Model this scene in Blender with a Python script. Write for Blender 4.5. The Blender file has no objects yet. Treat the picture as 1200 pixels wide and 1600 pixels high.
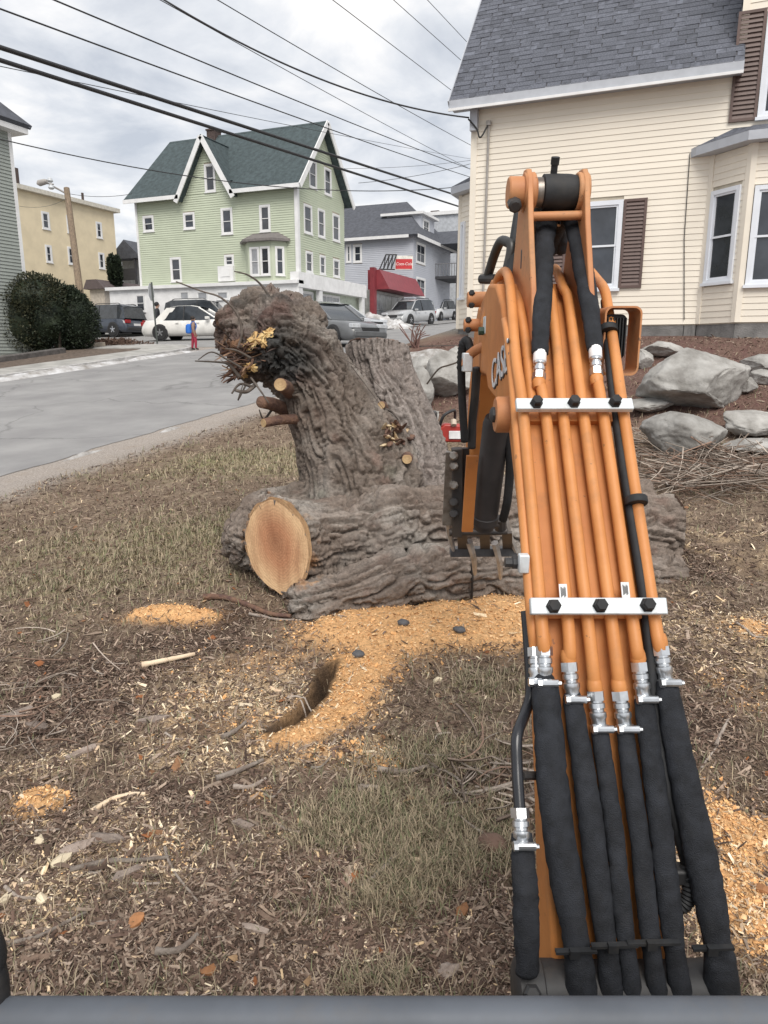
import bpy, bmesh, math, random
import numpy as np
from mathutils import Vector, Matrix
random.seed(7); rng = np.random.default_rng(7)
S = bpy.context.scene
COL = S.collection
# ---------------------------------------------------------------- camera
# world: X = across the road (right), Y = along the road (away, uphill), Z = up
FPX = 1110.0; PITCH = math.radians(12.7); CAMH = 1.90; YAW = math.radians(22.4)
CP, SP = math.cos(PITCH), math.sin(PITCH); CY, SY = math.cos(YAW), math.sin(YAW)
cam_d = bpy.data.cameras.new('camera'); cam = bpy.data.objects.new('camera', cam_d); COL.objects.link(cam)
cam.location = (0, 0, CAMH)
cam.rotation_euler = (math.radians(90) - PITCH, 0, YAW)
cam_d.sensor_fit = 'VERTICAL'; cam_d.sensor_height = 36.0; cam_d.lens = 36.0 * FPX / 1600.0
cam_d.clip_start = 0.05; cam_d.clip_end = 3000
S.camera = cam
S.render.resolution_x = 768; S.render.resolution_y = 1024
# ---------------------------------------------------------------- sky and light
W = bpy.data.worlds.new('World'); S.world = W; W.use_nodes = True
nt = W.node_tree; nt.nodes.clear()
def N(t, typ, **kw):
    n = t.nodes.new(typ)
    for k, v in kw.items():
        if k.startswith('i_'): n.inputs[k[2:].replace('_', ' ')].default_value = v
        else: setattr(n, k, v)
    return n
SUN_EL, SUN_AZ = math.radians(50), math.radians(150)      # azimuth from +Y towards +X
sky = N(nt, 'ShaderNodeTexSky', sky_type='NISHITA'); sky.sun_disc = False
sky.sun_elevation = SUN_EL; sky.sun_rotation = SUN_AZ; sky.dust_density = 2.0; sky.air_density = 1.0
tc = N(nt, 'ShaderNodeTexCoord')
sep = N(nt, 'ShaderNodeSeparateXYZ'); nt.links.new(tc.outputs['Generated'], sep.inputs[0])
zz = N(nt, 'ShaderNodeMath', operation='MAXIMUM'); zz.inputs[1].default_value = 0.0; nt.links.new(sep.outputs['Z'], zz.inputs[0])
za = N(nt, 'ShaderNodeMath', operation='ADD'); za.inputs[1].default_value = 0.22; nt.links.new(zz.outputs[0], za.inputs[0])
dx = N(nt, 'ShaderNodeMath', operation='DIVIDE'); nt.links.new(sep.outputs['X'], dx.inputs[0]); nt.links.new(za.outputs[0], dx.inputs[1])
dy = N(nt, 'ShaderNodeMath', operation='DIVIDE'); nt.links.new(sep.outputs['Y'], dy.inputs[0]); nt.links.new(za.outputs[0], dy.inputs[1])
cmb = N(nt, 'ShaderNodeCombineXYZ'); nt.links.new(dx.outputs[0], cmb.inputs[0]); nt.links.new(dy.outputs[0], cmb.inputs[1])
n1 = N(nt, 'ShaderNodeTexNoise'); n1.inputs['Scale'].default_value = 2.6; n1.inputs['Detail'].default_value = 9; n1.inputs['Roughness'].default_value = 0.56; n1.inputs['Distortion'].default_value = 0.35
n2 = N(nt, 'ShaderNodeTexNoise'); n2.inputs['Scale'].default_value = 0.9; n2.inputs['Detail'].default_value = 4
nt.links.new(cmb.outputs[0], n1.inputs['Vector']); nt.links.new(cmb.outputs[0], n2.inputs['Vector'])
r1 = N(nt, 'ShaderNodeValToRGB')
r1.color_ramp.elements[0].position = 0.36; r1.color_ramp.elements[0].color = (0.315, 0.335, 0.37, 1)
r1.color_ramp.elements[1].position = 0.62; r1.color_ramp.elements[1].color = (0.56, 0.55, 0.54, 1)
e = r1.color_ramp.elements.new(0.49); e.color = (0.425, 0.437, 0.458, 1)
nt.links.new(n1.outputs['Fac'], r1.inputs[0])
r2 = N(nt, 'ShaderNodeValToRGB')
r2.color_ramp.elements[0].position = 0.36; r2.color_ramp.elements[0].color = (0.84, 0.84, 0.84, 1)
r2.color_ramp.elements[1].position = 0.60; r2.color_ramp.elements[1].color = (1, 1, 1, 1)
nt.links.new(n2.outputs['Fac'], r2.inputs[0])
b_sky = N(nt, 'ShaderNodeBackground'); b_sky.inputs[1].default_value = 0.05; nt.links.new(sky.outputs[0], b_sky.inputs[0])
b_cl = N(nt, 'ShaderNodeBackground'); b_cl.inputs[1].default_value = 1.0; nt.links.new(r1.outputs[0], b_cl.inputs[0])
mx = N(nt, 'ShaderNodeMixShader'); nt.links.new(r2.outputs[0], mx.inputs[0]); nt.links.new(b_sky.outputs[0], mx.inputs[1]); nt.links.new(b_cl.outputs[0], mx.inputs[2])
wo = N(nt, 'ShaderNodeOutputWorld'); nt.links.new(mx.outputs[0], wo.inputs[0])
sl = bpy.data.lights.new('sun', 'SUN'); sl.energy = 1.5; sl.angle = math.radians(35); sl.color = (1.0, 0.95, 0.88)
sun = bpy.data.objects.new('sun', sl); COL.objects.link(sun)
sd = Vector((math.sin(SUN_AZ) * math.cos(SUN_EL), math.cos(SUN_AZ) * math.cos(SUN_EL), math.sin(SUN_EL)))
sun.rotation_euler = sd.to_track_quat('Z', 'Y').to_euler(); sun.location = (-20, 10, 30)
S.view_settings.view_transform = 'Standard'; S.view_settings.look = 'None'; S.view_settings.gamma = 1.0
S.view_settings.exposure = 1.05; S.view_settings.use_curve_mapping = False
# ---------------------------------------------------------------- pixel helpers (photo 1200x1600)
def loc2w(xr, yf, z): return Vector((xr * CY - yf * SY, xr * SY + yf * CY, z))
def rayl(px, py):
    x = (px - 600) / FPX; y = (800 - py) / FPX
    return Vector((x, CP + y * SP, y * CP - SP))
def rayw(px, py):
    d = rayl(px, py); return Vector((d.x * CY - d.y * SY, d.x * SY + d.y * CY, d.z))
CAMP = Vector((0, 0, CAMH))
def atd(px, py, t): return CAMP + rayw(px, py) * t
def onY(px, py, Y): d = rayw(px, py); return CAMP + d * (Y / d.y)
def onX(px, py, X): d = rayw(px, py); return CAMP + d * (X / d.x)
def locd(px, py, t): d = rayl(px, py); return Vector((d.x * t, d.y * t, CAMH + d.z * t))
# ---------------------------------------------------------------- numpy noise
_perm = np.random.default_rng(3).permutation(256); _perm = np.concatenate([_perm, _perm, _perm])
_grad = np.random.default_rng(4).normal(size=(256, 3)); _grad /= np.linalg.norm(_grad, axis=1)[:, None]
def pnoise(p):
    p = np.asarray(p, float); i = np.floor(p).astype(int); f = p - i; i &= 255
    u = f * f * f * (f * (f * 6 - 15) + 10); r = 0
    for a in (0, 1):
        for b in (0, 1):
            for c in (0, 1):
                h = _perm[_perm[_perm[i[:, 0] + a] + i[:, 1] + b] + i[:, 2] + c]
                g = _grad[h]; d = g[:, 0] * (f[:, 0] - a) + g[:, 1] * (f[:, 1] - b) + g[:, 2] * (f[:, 2] - c)
                w = (u[:, 0] if a else 1 - u[:, 0]) * (u[:, 1] if b else 1 - u[:, 1]) * (u[:, 2] if c else 1 - u[:, 2])
                r = r + w * d
    return r * 1.5
def fbm(p, o=4, lac=2.0, g=0.5):
    p = np.asarray(p, float); r = 0; a = 1; s = 0
    for k in range(o):
        r = r + a * pnoise(p + 17.3 * k); s += a; a *= g; p = p * lac
    return r / s
def sstep(a, b, x):
    t = np.clip((np.asarray(x, float) - a) / (b - a), 0, 1); return t * t * (3 - 2 * t)
# ---------------------------------------------------------------- terrain height
RX0, RX1 = -15.6, -7.0                       # road, far and near edge
def zroad(Y):
    Y = np.asarray(Y, float)
    k = 1.2; f = np.log1p(np.exp(np.clip((Y - 22) / k, -40, 40))) * k        # softplus
    g = np.log1p(np.exp(np.clip((Y - 70) / 4, -40, 40))) * 4
    return 0.093 * Y - 0.028 * f - 0.05 * g
def zbase(X, Y):
    X = np.asarray(X, float); Y = np.asarray(Y, float)
    z = zroad(Y)
    side = sstep(-6.3, -4.6, X + 0.10 * (Y - 11))
    bank = 0.42 * sstep(8.6, 10.6, Y + 0.12 * X) + 0.42 * sstep(10.6, 13.0, Y)
    z = z + side * bank * (1 - sstep(15, 30, Y) * 0.2)
    z = z + 0.10 * np.exp(-((X + 6.5) / 0.6) ** 2) * 0   # verge kept flush
    return z
def zg(x, y): return float(zbase(np.array([x]), np.array([y]))[0])
def onG(px, py, dz=0.0):
    d = rayw(px, py); t = 0.5
    while t < 200:
        p = CAMP + d * t
        if p.z <= zg(p.x, p.y) + dz: break
        t += 0.05 if t < 20 else 0.2
    return CAMP + d * t
# ---------------------------------------------------------------- materials
MATS = {}
def mat(name, col, rough=0.7, var=0.15, scale=6.0, bump=0.0, bscale=None, metal=0.0, col2=None, spec=0.5, detail=4, coat=0.0, objvar=0.0, stretch=None):
    if name in MATS: return MATS[name]
    m = bpy.data.materials.new(name); m.use_nodes = True; t = m.node_tree; b = t.nodes['Principled BSDF']
    b.inputs['Roughness'].default_value = rough; b.inputs['Metallic'].default_value = metal
    b.inputs['Specular IOR Level'].default_value = spec; b.inputs['Coat Weight'].default_value = coat
    c = N(t, 'ShaderNodeTexCoord'); vec = c.outputs['Object']
    if stretch:
        mp = N(t, 'ShaderNodeMapping'); mp.inputs['Scale'].default_value = stretch; t.links.new(vec, mp.inputs[0]); vec = mp.outputs[0]
    nz = N(t, 'ShaderNodeTexNoise'); nz.inputs['Scale'].default_value = scale; nz.inputs['Detail'].default_value = detail; nz.inputs['Roughness'].default_value = 0.6
    t.links.new(vec, nz.inputs['Vector'])
    r = N(t, 'ShaderNodeValToRGB'); a = col2 if col2 else tuple(max(0, x * (1 - var)) for x in col); d = col if col2 else tuple(min(1, x * (1 + var)) for x in col)
    r.color_ramp.elements[0].position = 0.35; r.color_ramp.elements[1].position = 0.65
    r.color_ramp.elements[0].color = (*a, 1); r.color_ramp.elements[1].color = (*d, 1)
    t.links.new(nz.outputs['Fac'], r.inputs[0]); out = r.outputs[0]
    if objvar:
        oi = N(t, 'ShaderNodeObjectInfo'); mr = N(t, 'ShaderNodeMapRange'); mr.inputs['To Min'].default_value = 1 - objvar; mr.inputs['To Max'].default_value = 1 + objvar
        t.links.new(oi.outputs['Random'], mr.inputs['Value'])
        mm = N(t, 'ShaderNodeMix', data_type='RGBA', blend_type='MULTIPLY'); mm.inputs['Factor'].default_value = 1
        t.links.new(out, mm.inputs[6]); t.links.new(mr.outputs[0], mm.inputs[7]); out = mm.outputs[2]
    t.links.new(out, b.inputs['Base Color'])
    if bump:
        nb = N(t, 'ShaderNodeTexNoise'); nb.inputs['Scale'].default_value = bscale or scale * 4; nb.inputs['Detail'].default_value = 5
        t.links.new(vec, nb.inputs['Vector'])
        bp = N(t, 'ShaderNodeBump'); bp.inputs['Strength'].default_value = bump; bp.inputs['Distance'].default_value = 0.02
        t.links.new(nb.outputs['Fac'], bp.inputs['Height']); t.links.new(bp.outputs[0], b.inputs['Normal'])
    MATS[name] = m; return m
def attr_mat(name, rough=0.9, attr='col', bump=0.0, bscale=60, nvar=0.2, nscale=40, spec=0.3):
    """colour from a vertex colour attribute (own colours, plus any painted shade), with fine grain"""
    if name in MATS: return MATS[name]
    m = bpy.data.materials.new(name); m.use_nodes = True; t = m.node_tree; b = t.nodes['Principled BSDF']
    b.inputs['Roughness'].default_value = rough; b.inputs['Specular IOR Level'].default_value = spec
    at = N(t, 'ShaderNodeAttribute', attribute_name=attr); c = N(t, 'ShaderNodeTexCoord')
    nz = N(t, 'ShaderNodeTexNoise'); nz.inputs['Scale'].default_value = nscale; nz.inputs['Detail'].default_value = 6; nz.inputs['Roughness'].default_value = 0.7
    t.links.new(c.outputs['Object'], nz.inputs['Vector'])
    mr = N(t, 'ShaderNodeMapRange'); mr.inputs['From Min'].default_value = 0.3; mr.inputs['From Max'].default_value = 0.7
    mr.inputs['To Min'].default_value = 1 - nvar; mr.inputs['To Max'].default_value = 1 + nvar; t.links.new(nz.outputs['Fac'], mr.inputs['Value'])
    mm = N(t, 'ShaderNodeMix', data_type='RGBA', blend_type='MULTIPLY'); mm.inputs['Factor'].default_value = 1
    t.links.new(at.outputs['Color'], mm.inputs[6]); t.links.new(mr.outputs[0], mm.inputs[7]); t.links.new(mm.outputs[2], b.inputs['Base Color'])
    if bump:
        nb = N(t, 'ShaderNodeTexNoise'); nb.inputs['Scale'].default_value = bscale; nb.inputs['Detail'].default_value = 6; nb.inputs['Roughness'].default_value = 0.7
        t.links.new(c.outputs['Object'], nb.inputs['Vector'])
        bp = N(t, 'ShaderNodeBump'); bp.inputs['Strength'].default_value = bump; bp.inputs['Distance'].default_value = 0.02
        t.links.new(nb.outputs['Fac'], bp.inputs['Height']); t.links.new(bp.outputs[0], b.inputs['Normal'])
    MATS[name] = m; return m
def grime(m, dirt=(0.16, 0.085, 0.045), amt=0.6, scale=7.0, chip=0.0):
    """worn paint: dust film, smears and small chips over a painted surface"""
    t = m.node_tree; b = t.nodes['Principled BSDF']; src = b.inputs['Base Color'].links[0].from_socket; c = N(t, 'ShaderNodeTexCoord')
    n1 = N(t, 'ShaderNodeTexNoise'); n1.inputs['Scale'].default_value = scale; n1.inputs['Detail'].default_value = 12; n1.inputs['Roughness'].default_value = .72; t.links.new(c.outputs['Object'], n1.inputs['Vector'])
    r = N(t, 'ShaderNodeValToRGB'); r.color_ramp.elements[0].position = .52; r.color_ramp.elements[0].color = (0, 0, 0, 1); r.color_ramp.elements[1].position = .74; r.color_ramp.elements[1].color = (amt, amt, amt, 1); t.links.new(n1.outputs['Fac'], r.inputs[0])
    mx_ = N(t, 'ShaderNodeMix', data_type='RGBA'); t.links.new(r.outputs[0], mx_.inputs[0]); t.links.new(src, mx_.inputs[6]); mx_.inputs[7].default_value = (*dirt, 1); out = mx_.outputs[2]
    if chip:
        n2_ = N(t, 'ShaderNodeTexNoise'); n2_.inputs['Scale'].default_value = 55; n2_.inputs['Detail'].default_value = 3; t.links.new(c.outputs['Object'], n2_.inputs['Vector']); r2_ = N(t, 'ShaderNodeValToRGB'); r2_.color_ramp.elements[0].position = .70; r2_.color_ramp.elements[0].color = (0, 0, 0, 1); r2_.color_ramp.elements[1].position = .73; r2_.color_ramp.elements[1].color = (chip, chip, chip, 1); t.links.new(n2_.outputs['Fac'], r2_.inputs[0])
        m3 = N(t, 'ShaderNodeMix', data_type='RGBA'); t.links.new(r2_.outputs[0], m3.inputs[0]); t.links.new(out, m3.inputs[6]); m3.inputs[7].default_value = (.07, .045, .035, 1); out = m3.outputs[2]
    t.links.new(out, b.inputs['Base Color']); rr = N(t, 'ShaderNodeMapRange'); rr.inputs['To Min'].default_value = b.inputs['Roughness'].default_value - .05; rr.inputs['To Max'].default_value = min(1, b.inputs['Roughness'].default_value + .3); t.links.new(n1.outputs['Fac'], rr.inputs['Value']); t.links.new(rr.outputs[0], b.inputs['Roughness']); return m
def cracks(m, scale=.30, dark=.72):
    """crack network and patched tar over asphalt"""
    t = m.node_tree; b = t.nodes['Principled BSDF']; src = b.inputs['Base Color'].links[0].from_socket; c = N(t, 'ShaderNodeTexCoord'); nz = N(t, 'ShaderNodeTexNoise'); nz.inputs['Scale'].default_value = 1.2; nz.inputs['Detail'].default_value = 6; t.links.new(c.outputs['Object'], nz.inputs['Vector'])
    va = N(t, 'ShaderNodeVectorMath', operation='MULTIPLY_ADD'); va.inputs[1].default_value = (1.2, 1.2, 0); t.links.new(nz.outputs['Color'], va.inputs[0]); t.links.new(c.outputs['Object'], va.inputs[2])
    v = N(t, 'ShaderNodeTexVoronoi', feature='DISTANCE_TO_EDGE'); v.inputs['Scale'].default_value = scale; t.links.new(va.outputs[0], v.inputs['Vector'])
    r = N(t, 'ShaderNodeValToRGB'); r.color_ramp.elements[0].position = .0; r.color_ramp.elements[0].color = (dark, dark, dark, 1); r.color_ramp.elements[1].position = .012; r.color_ramp.elements[1].color = (1, 1, 1, 1); t.links.new(v.outputs['Distance'], r.inputs[0])
    mm = N(t, 'ShaderNodeMix', data_type='RGBA', blend_type='MULTIPLY'); mm.inputs['Factor'].default_value = 1; t.links.new(src, mm.inputs[6]); t.links.new(r.outputs[0], mm.inputs[7]); t.links.new(mm.outputs[2], b.inputs['Base Color']); return m
# ---------------------------------------------------------------- object helpers
WM = {}                                        # world matrices of parents
def adopt(o, parent, local=False):
    if parent is not None:
        o.parent = parent
        if not local: o.matrix_parent_inverse = WM.get(parent.name, Matrix()).inverted()
    WM[o.name] = (WM.get(parent.name, Matrix()) if (local and parent) else Matrix()) @ o.matrix_basis
def tag(o, label=None, cat=None, group=None, kind=None):
    if label: o['label'] = label
    if cat: o['category'] = cat
    if group: o['group'] = group
    if kind: o['kind'] = kind
    return o
def thing(name, label, cat, loc=(0, 0, 0), group=None, rz=0.0):
    o = bpy.data.objects.new(name, None); COL.objects.link(o); o.location = loc; o.rotation_euler = (0, 0, rz); o.empty_display_size = 0.2
    WM[o.name] = Matrix.Translation(Vector(loc)) @ Matrix.Rotation(rz, 4, 'Z')
    return tag(o, label, cat, group)
def mesh_obj(name, V, F, mats, parent=None, smooth=True, angle=40, mi=None, local=False, col=None):
    me = bpy.data.meshes.new(name)
    if isinstance(V, np.ndarray) and isinstance(F, np.ndarray):
        me.vertices.add(len(V)); me.vertices.foreach_set('co', V.astype(np.float32).ravel())
        k = F.shape[1]; me.loops.add(F.size); me.loops.foreach_set('vertex_index', F.astype(np.int32).ravel())
        me.polygons.add(len(F)); me.polygons.foreach_set('loop_start', (np.arange(len(F)) * k).astype(np.int32))
        me.update(calc_edges=True)
    else:
        me.from_pydata([tuple(v) for v in V], [], [tuple(f) for f in F]); me.update()
    if not isinstance(mats, (list, tuple)): mats = [mats]
    for m in mats: me.materials.append(m)
    if mi is not None: me.polygons.foreach_set('material_index', np.asarray(mi, np.int32))
    if smooth:
        me.polygons.foreach_set('use_smooth', np.ones(len(me.polygons), bool))
        if angle < 180: me.set_sharp_from_angle(angle=math.radians(angle))
    if col is not None:
        a = me.attributes.new('col', 'FLOAT_COLOR', 'POINT'); c4 = np.ones((len(V), 4), np.float32); c4[:, :3] = col; a.data.foreach_set('color', c4.ravel())
    o = bpy.data.objects.new(name, me); COL.objects.link(o); adopt(o, parent, local); return o
class MB:
    def __init__(s): s.V = []; s.F = []; s.M = []
    def add(s, V, F, m=0):
        k = len(s.V); s.V += [tuple(v) for v in V]; s.F += [tuple(i + k for i in f) for f in F]; s.M += [m] * len(F); return s
    def box(s, a, b, m=0):
        x0, y0, z0 = a; x1, y1, z1 = b
        return s.add([(x0,y0,z0),(x1,y0,z0),(x1,y1,z0),(x0,y1,z0),(x0,y0,z1),(x1,y0,z1),(x1,y1,z1),(x0,y1,z1)],
                     [(0,3,2,1),(4,5,6,7),(0,1,5,4),(1,2,6,5),(2,3,7,6),(3,0,4,7)], m)
    def obox(s, c, ex, ey, ez, m=0):           # oriented box, half-vectors
        c, ex, ey, ez = map(Vector, (c, ex, ey, ez)); V = []
        for kz in (-1, 1):
            for kx, ky in ((-1,-1),(1,-1),(1,1),(-1,1)): V.append(c + ex*kx + ey*ky + ez*kz)
        return s.add(V, [(0,3,2,1),(4,5,6,7),(0,1,5,4),(1,2,6,5),(2,3,7,6),(3,0,4,7)], m)
    def beam(s, a, b, w, h, up=(0, 0, 1), m=0):
        a, b = Vector(a), Vector(b); d = (b - a); L = d.length; d.normalize(); u = Vector(up)
        sd_ = d.cross(u)
        if sd_.length < 1e-4: sd_ = d.cross(Vector((1, 0, 0)))
        sd_.normalize(); u = sd_.cross(d)
        return s.obox((a + b) / 2, d * L / 2, sd_ * w / 2, u * h / 2, m)
    def tube(s, pts, r, n=10, m=0, cap=True, squash=None):
        pts = [Vector(p) for p in pts]; R = r if isinstance(r, (list, tuple)) else [r] * len(pts)
        V = []; F = []; prev = None
        for i, p in enumerate(pts):
            d = (pts[min(i+1, len(pts)-1)] - pts[max(i-1, 0)]).normalized()
            if prev is None:
                a = d.cross(Vector((0, 0, 1)))
                if a.length < 1e-3: a = d.cross(Vector((1, 0, 0)))
                a.normalize()
            else: a = (prev - d * prev.dot(d)).normalized()
            prev = a; b = d.cross(a)
            for k in range(n):
                t = 2 * math.pi * k / n; V.append(p + (a * math.cos(t) + b * math.sin(t)) * R[i])
        for i in range(len(pts) - 1):
            for k in range(n):
                F.append((i*n+k, i*n+(k+1) % n, (i+1)*n+(k+1) % n, (i+1)*n+k))
        if cap: F.append(tuple(range(n))[::-1]); F.append(tuple((len(pts)-1)*n + k for k in range(n)))
        return s.add(V, F, m)
    def cyl(s, a, b, r, n=14, m=0): return s.tube([a, b], r, n, m)
    def prism(s, poly, ext, m=0):              # planar polygon (3D points) extruded by a vector
        ext = Vector(ext); n = len(poly); P = [Vector(p) for p in poly]
        nrm = Vector((0, 0, 0))
        for i in range(n): nrm += P[i].cross(P[(i+1) % n])
        if nrm.dot(ext) > 0: P = P[::-1]
        V = P + [p + ext for p in P]
        return s.add(V, [tuple(range(n)), tuple(range(2*n-1, n-1, -1))] + [((i+1) % n, i, n+i, n+(i+1) % n) for i in range(n)], m)
    def lathe(s, o, ax, prof, n=16, m=0):      # prof: (r, h) along axis
        o = Vector(o); ax = Vector(ax).normalized(); a = ax.cross(Vector((0, 0, 1)))
        if a.length < 1e-3: a = ax.cross(Vector((1, 0, 0)))
        a.normalize(); b = ax.cross(a); V = []; F = []
        for r, h in prof:
            for k in range(n):
                t = 2*math.pi*k/n; V.append(o + ax*h + (a*math.cos(t) + b*math.sin(t))*r)
        for i in range(len(prof)-1):
            for k in range(n): F.append((i*n+k, i*n+(k+1) % n, (i+1)*n+(k+1) % n, (i+1)*n+k))
        F.append(tuple(range(n))[::-1]); F.append(tuple((len(prof)-1)*n+k for k in range(n)))
        return s.add(V, F, m)
    def build(s, name, mats, parent=None, smooth=True, angle=35, local=False, bevel=0.0):
        o = mesh_obj(name, s.V, s.F, mats, parent, smooth, angle, s.M, local)
        if bevel:
            b = o.modifiers.new('bevel', 'BEVEL'); b.width = bevel; b.segments = 2; b.limit_method = 'ANGLE'; b.angle_limit = math.radians(40)
            o.data.set_sharp_from_angle(angle=math.radians(60))
        return o
def spline(pts, k=6):
    P = [Vector(p) for p in pts]; out = []
    for i in range(len(P)-1):
        p0 = P[max(i-1, 0)]; p1 = P[i]; p2 = P[i+1]; p3 = P[min(i+2, len(P)-1)]
        for j in range(k):
            t = j/k; out.append(0.5*((2*p1) + (p2-p0)*t + (2*p0-5*p1+4*p2-p3)*t*t + (3*p1-p0-3*p2+p3)*t**3))
    out.append(P[-1]); return out
def text_obj(name, txt, size, matrix, m, parent, extrude=0.001, shear=0.0):
    cu = bpy.data.curves.new(name, 'FONT'); cu.body = txt; cu.size = size; cu.extrude = extrude; cu.align_x = 'CENTER'; cu.align_y = 'CENTER'; cu.shear = shear
    tmp = bpy.data.objects.new('tmp', cu); COL.objects.link(tmp)
    dg = bpy.context.evaluated_depsgraph_get(); me = bpy.data.meshes.new_from_object(tmp.evaluated_get(dg)); bpy.data.objects.remove(tmp)
    me.transform(matrix); me.materials.clear(); me.materials.append(m)
    o = bpy.data.objects.new(name, me); COL.objects.link(o); adopt(o, parent); return o
def child_copy(src, parent, M, name):
    """shares the mesh of src; M is the piece's world matrix"""
    o = bpy.data.objects.new(name, src); COL.objects.link(o); o.parent = parent
    o.matrix_parent_inverse = WM.get(parent.name, Matrix()).inverted(); o.matrix_basis = M; return o
# ================================================================ ground
def axis(fine0, fine1, st, lo, hi, g=1.16):
    a = list(np.arange(fine0, fine1, st)); s = st; x = a[-1]
    while x < hi: s = min(s * g, 25); x += s; a.append(x)
    s = st; x = a[0]; b = []
    while x > lo: s = min(s * g, 25); x -= s; b.append(x)
    return np.array(b[::-1] + a)
gx = axis(-6.6, 3.6, 0.027, -400, 400); gy = axis(0.2, 10.5, 0.027, -120, 600)
GX, GY = np.meshgrid(gx, gy); gX, gY = GX.ravel(), GY.ravel()
P2 = np.stack([gX, gY, np.zeros_like(gX)], 1)
def blob_mask(blobs, X, Y):
    m = np.zeros_like(X)
    for px, py, rx, ry, a in blobs:
        c = onG(px, py); dxr = (X - c.x) * CY + (Y - c.y) * SY; dyf = -(X - c.x) * SY + (Y - c.y) * CY
        m = np.maximum(m, a * np.exp(-((dxr / rx) ** 2 + (dyf / ry) ** 2)))
    return m
SAW = [(425, 1035, .5, .22, .50), (385, 1140, .45, .2, .50), (540, 1180, .4, .14, .55), (330, 1090, .35, .14, .42), (1150, 1080, .2, .25, .5), (240, 1340, .3, .12, .42), (620, 985, .60, .38, 1.25), (760, 975, .55, .40, 1.2), (560, 1050, .26, .22, 1.15), (540, 1080, .22, .16, 1.2), (520, 1110, .22, .14, 1.2), (490, 1140, .20, .11, 1.15), (450, 1160, .20, .09, 1.05), (690, 1000, .5, .22, 1.0),
       (270, 962, .34, .13, 1.05), (60, 1262, .13, .10, 1.0), (220, 968, .2, .1, .8), (1165, 1320, .22, .22, 1.05), (1175, 1440, .2, .2, 1.1), (1130, 1290, .15, .2, .9), (1120, 1400, .15, .2, .9),
       (600, 1205, .12, .10, .62), (400, 1245, .10, .06, .62), (1180, 985, .25, .2, .7)]
CHIP = [(400, 1090, .9, .5, 1.0), (330, 1180, .7, .3, .9), (560, 1180, .5, .2, .85), (200, 1330, .9, .4, .8), (1150, 1000, .7, .8, .95), (1150, 1400, .5, .5, .95), (60, 1400, .5, .4, .8), (600, 1480, .5, .2, .7), (90, 1210, .4, .2, .8), (1130, 850, 1.0, .8, .7), (760, 1200, .5, .3, .5)]
GRASS = [(260, 860, 2.0, 1.5, .62), (80, 900, 2.0, 1.2, .58), (620, 1330, .55, .40, 1.0), (680, 1180, .6, .25, .85), (420, 720, 2.5, 1.2, .7), (560, 1530, .45, .12, .7), (760, 1090, .4, .3, .6)]
DARK = [(120, 1105, .6, .25, .95), (300, 1250, .5, .2, .8), (90, 1310, .5, .2, .85), (680, 1500, .5, .2, .85), (1090, 1130, .25, .3, .9), (1070, 880, .5, .6, .9), (420, 1390, .5, .2, .85), (260, 1010, .8, .25, .8), (180, 1500, .6, .15, .8), (330, 970, .45, .25, 1.0), (150, 1060, .7, .3, .9), (480, 1080, .10, .2, 1.0), (450, 1500, .35, .2, 1.0), (300, 1010, .3, .15, .9), (1080, 1020, .4, .6, .9), (740, 1450, .35, .3, .8), (350, 1440, .6, .2, .8), (1100, 950, .4, .3, .8), (60, 1150, .5, .2, .8)]
TRENCH = [(512, 1048), (505, 1075), (492, 1105), (465, 1135), (430, 1150)]
trench_pts = [onG(*p) for p in TRENCH]
def seg_dist(X, Y, pts):
    d = np.full_like(X, 1e9)
    for a, b in zip(pts[:-1], pts[1:]):
        vx, vy = b.x - a.x, b.y - a.y; L = vx * vx + vy * vy
        t = np.clip(((X - a.x) * vx + (Y - a.y) * vy) / L, 0, 1)
        d = np.minimum(d, np.hypot(X - a.x - t * vx, Y - a.y - t * vy))
    return d
lawn = sstep(-6.5, -6.0, gX + 0.25 * fbm(P2 * 0.8, 3)) * (1 - sstep(14, 18, gY))
near = lawn * (1 - sstep(9, 13, gY))
saw = blob_mask(SAW, gX, gY); chip = blob_mask(CHIP, gX, gY); grs = blob_mask(GRASS, gX, gY); drk = blob_mask(DARK, gX, gY)
nA = fbm(P2 * 1.3, 4); nB = fbm(P2 * 4.0 + 9, 4); nC = fbm(P2 * 14 + 31, 3); nD = fbm(P2 * 34 + 3, 2)
saw_m = np.clip(sstep(0.40, 0.80, saw + 0.34 * nB + 0.22 * nC + .10 * nD), 0, 1) * lawn; saw_h = sstep(.08, .7, saw + .3 * nB + .2 * nC) * lawn
chip_m = sstep(0.42, 0.78, chip * 0.8 + 0.45 * nB + 0.35 * nC + 0.15 * nD) * lawn
grs_m = sstep(0.35, 0.70, grs * 0.85 + 0.35 * nA + 0.45 * nC + 0.25 * nD) * lawn
drk_m = sstep(0.40, 0.75, drk + 0.45 * nB + 0.3 * nC) * lawn * (1 - 0.8 * saw_m)
gZ = zbase(gX, gY)
gZ = gZ + near * (0.035 * nA + 0.026 * nB + 0.016 * nC + 0.009 * nD * (1 - 0.55 * saw_m)) + 0.045 * saw_m * near * np.clip(saw, 0, 1)
td = seg_dist(gX, gY, trench_pts); tw = 0.034 + 0.025 * nC
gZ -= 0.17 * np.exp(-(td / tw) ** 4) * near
for px, py, r, dep in [(1185, 885, .22, .16), (148, 1258, .05, .06), (330, 985, .25, .05), (450, 1500, .22, .06)]:
    c = onG(px, py); gZ -= dep * np.exp(-((gX - c.x) ** 2 + (gY - c.y) ** 2) / r ** 2)
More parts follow.
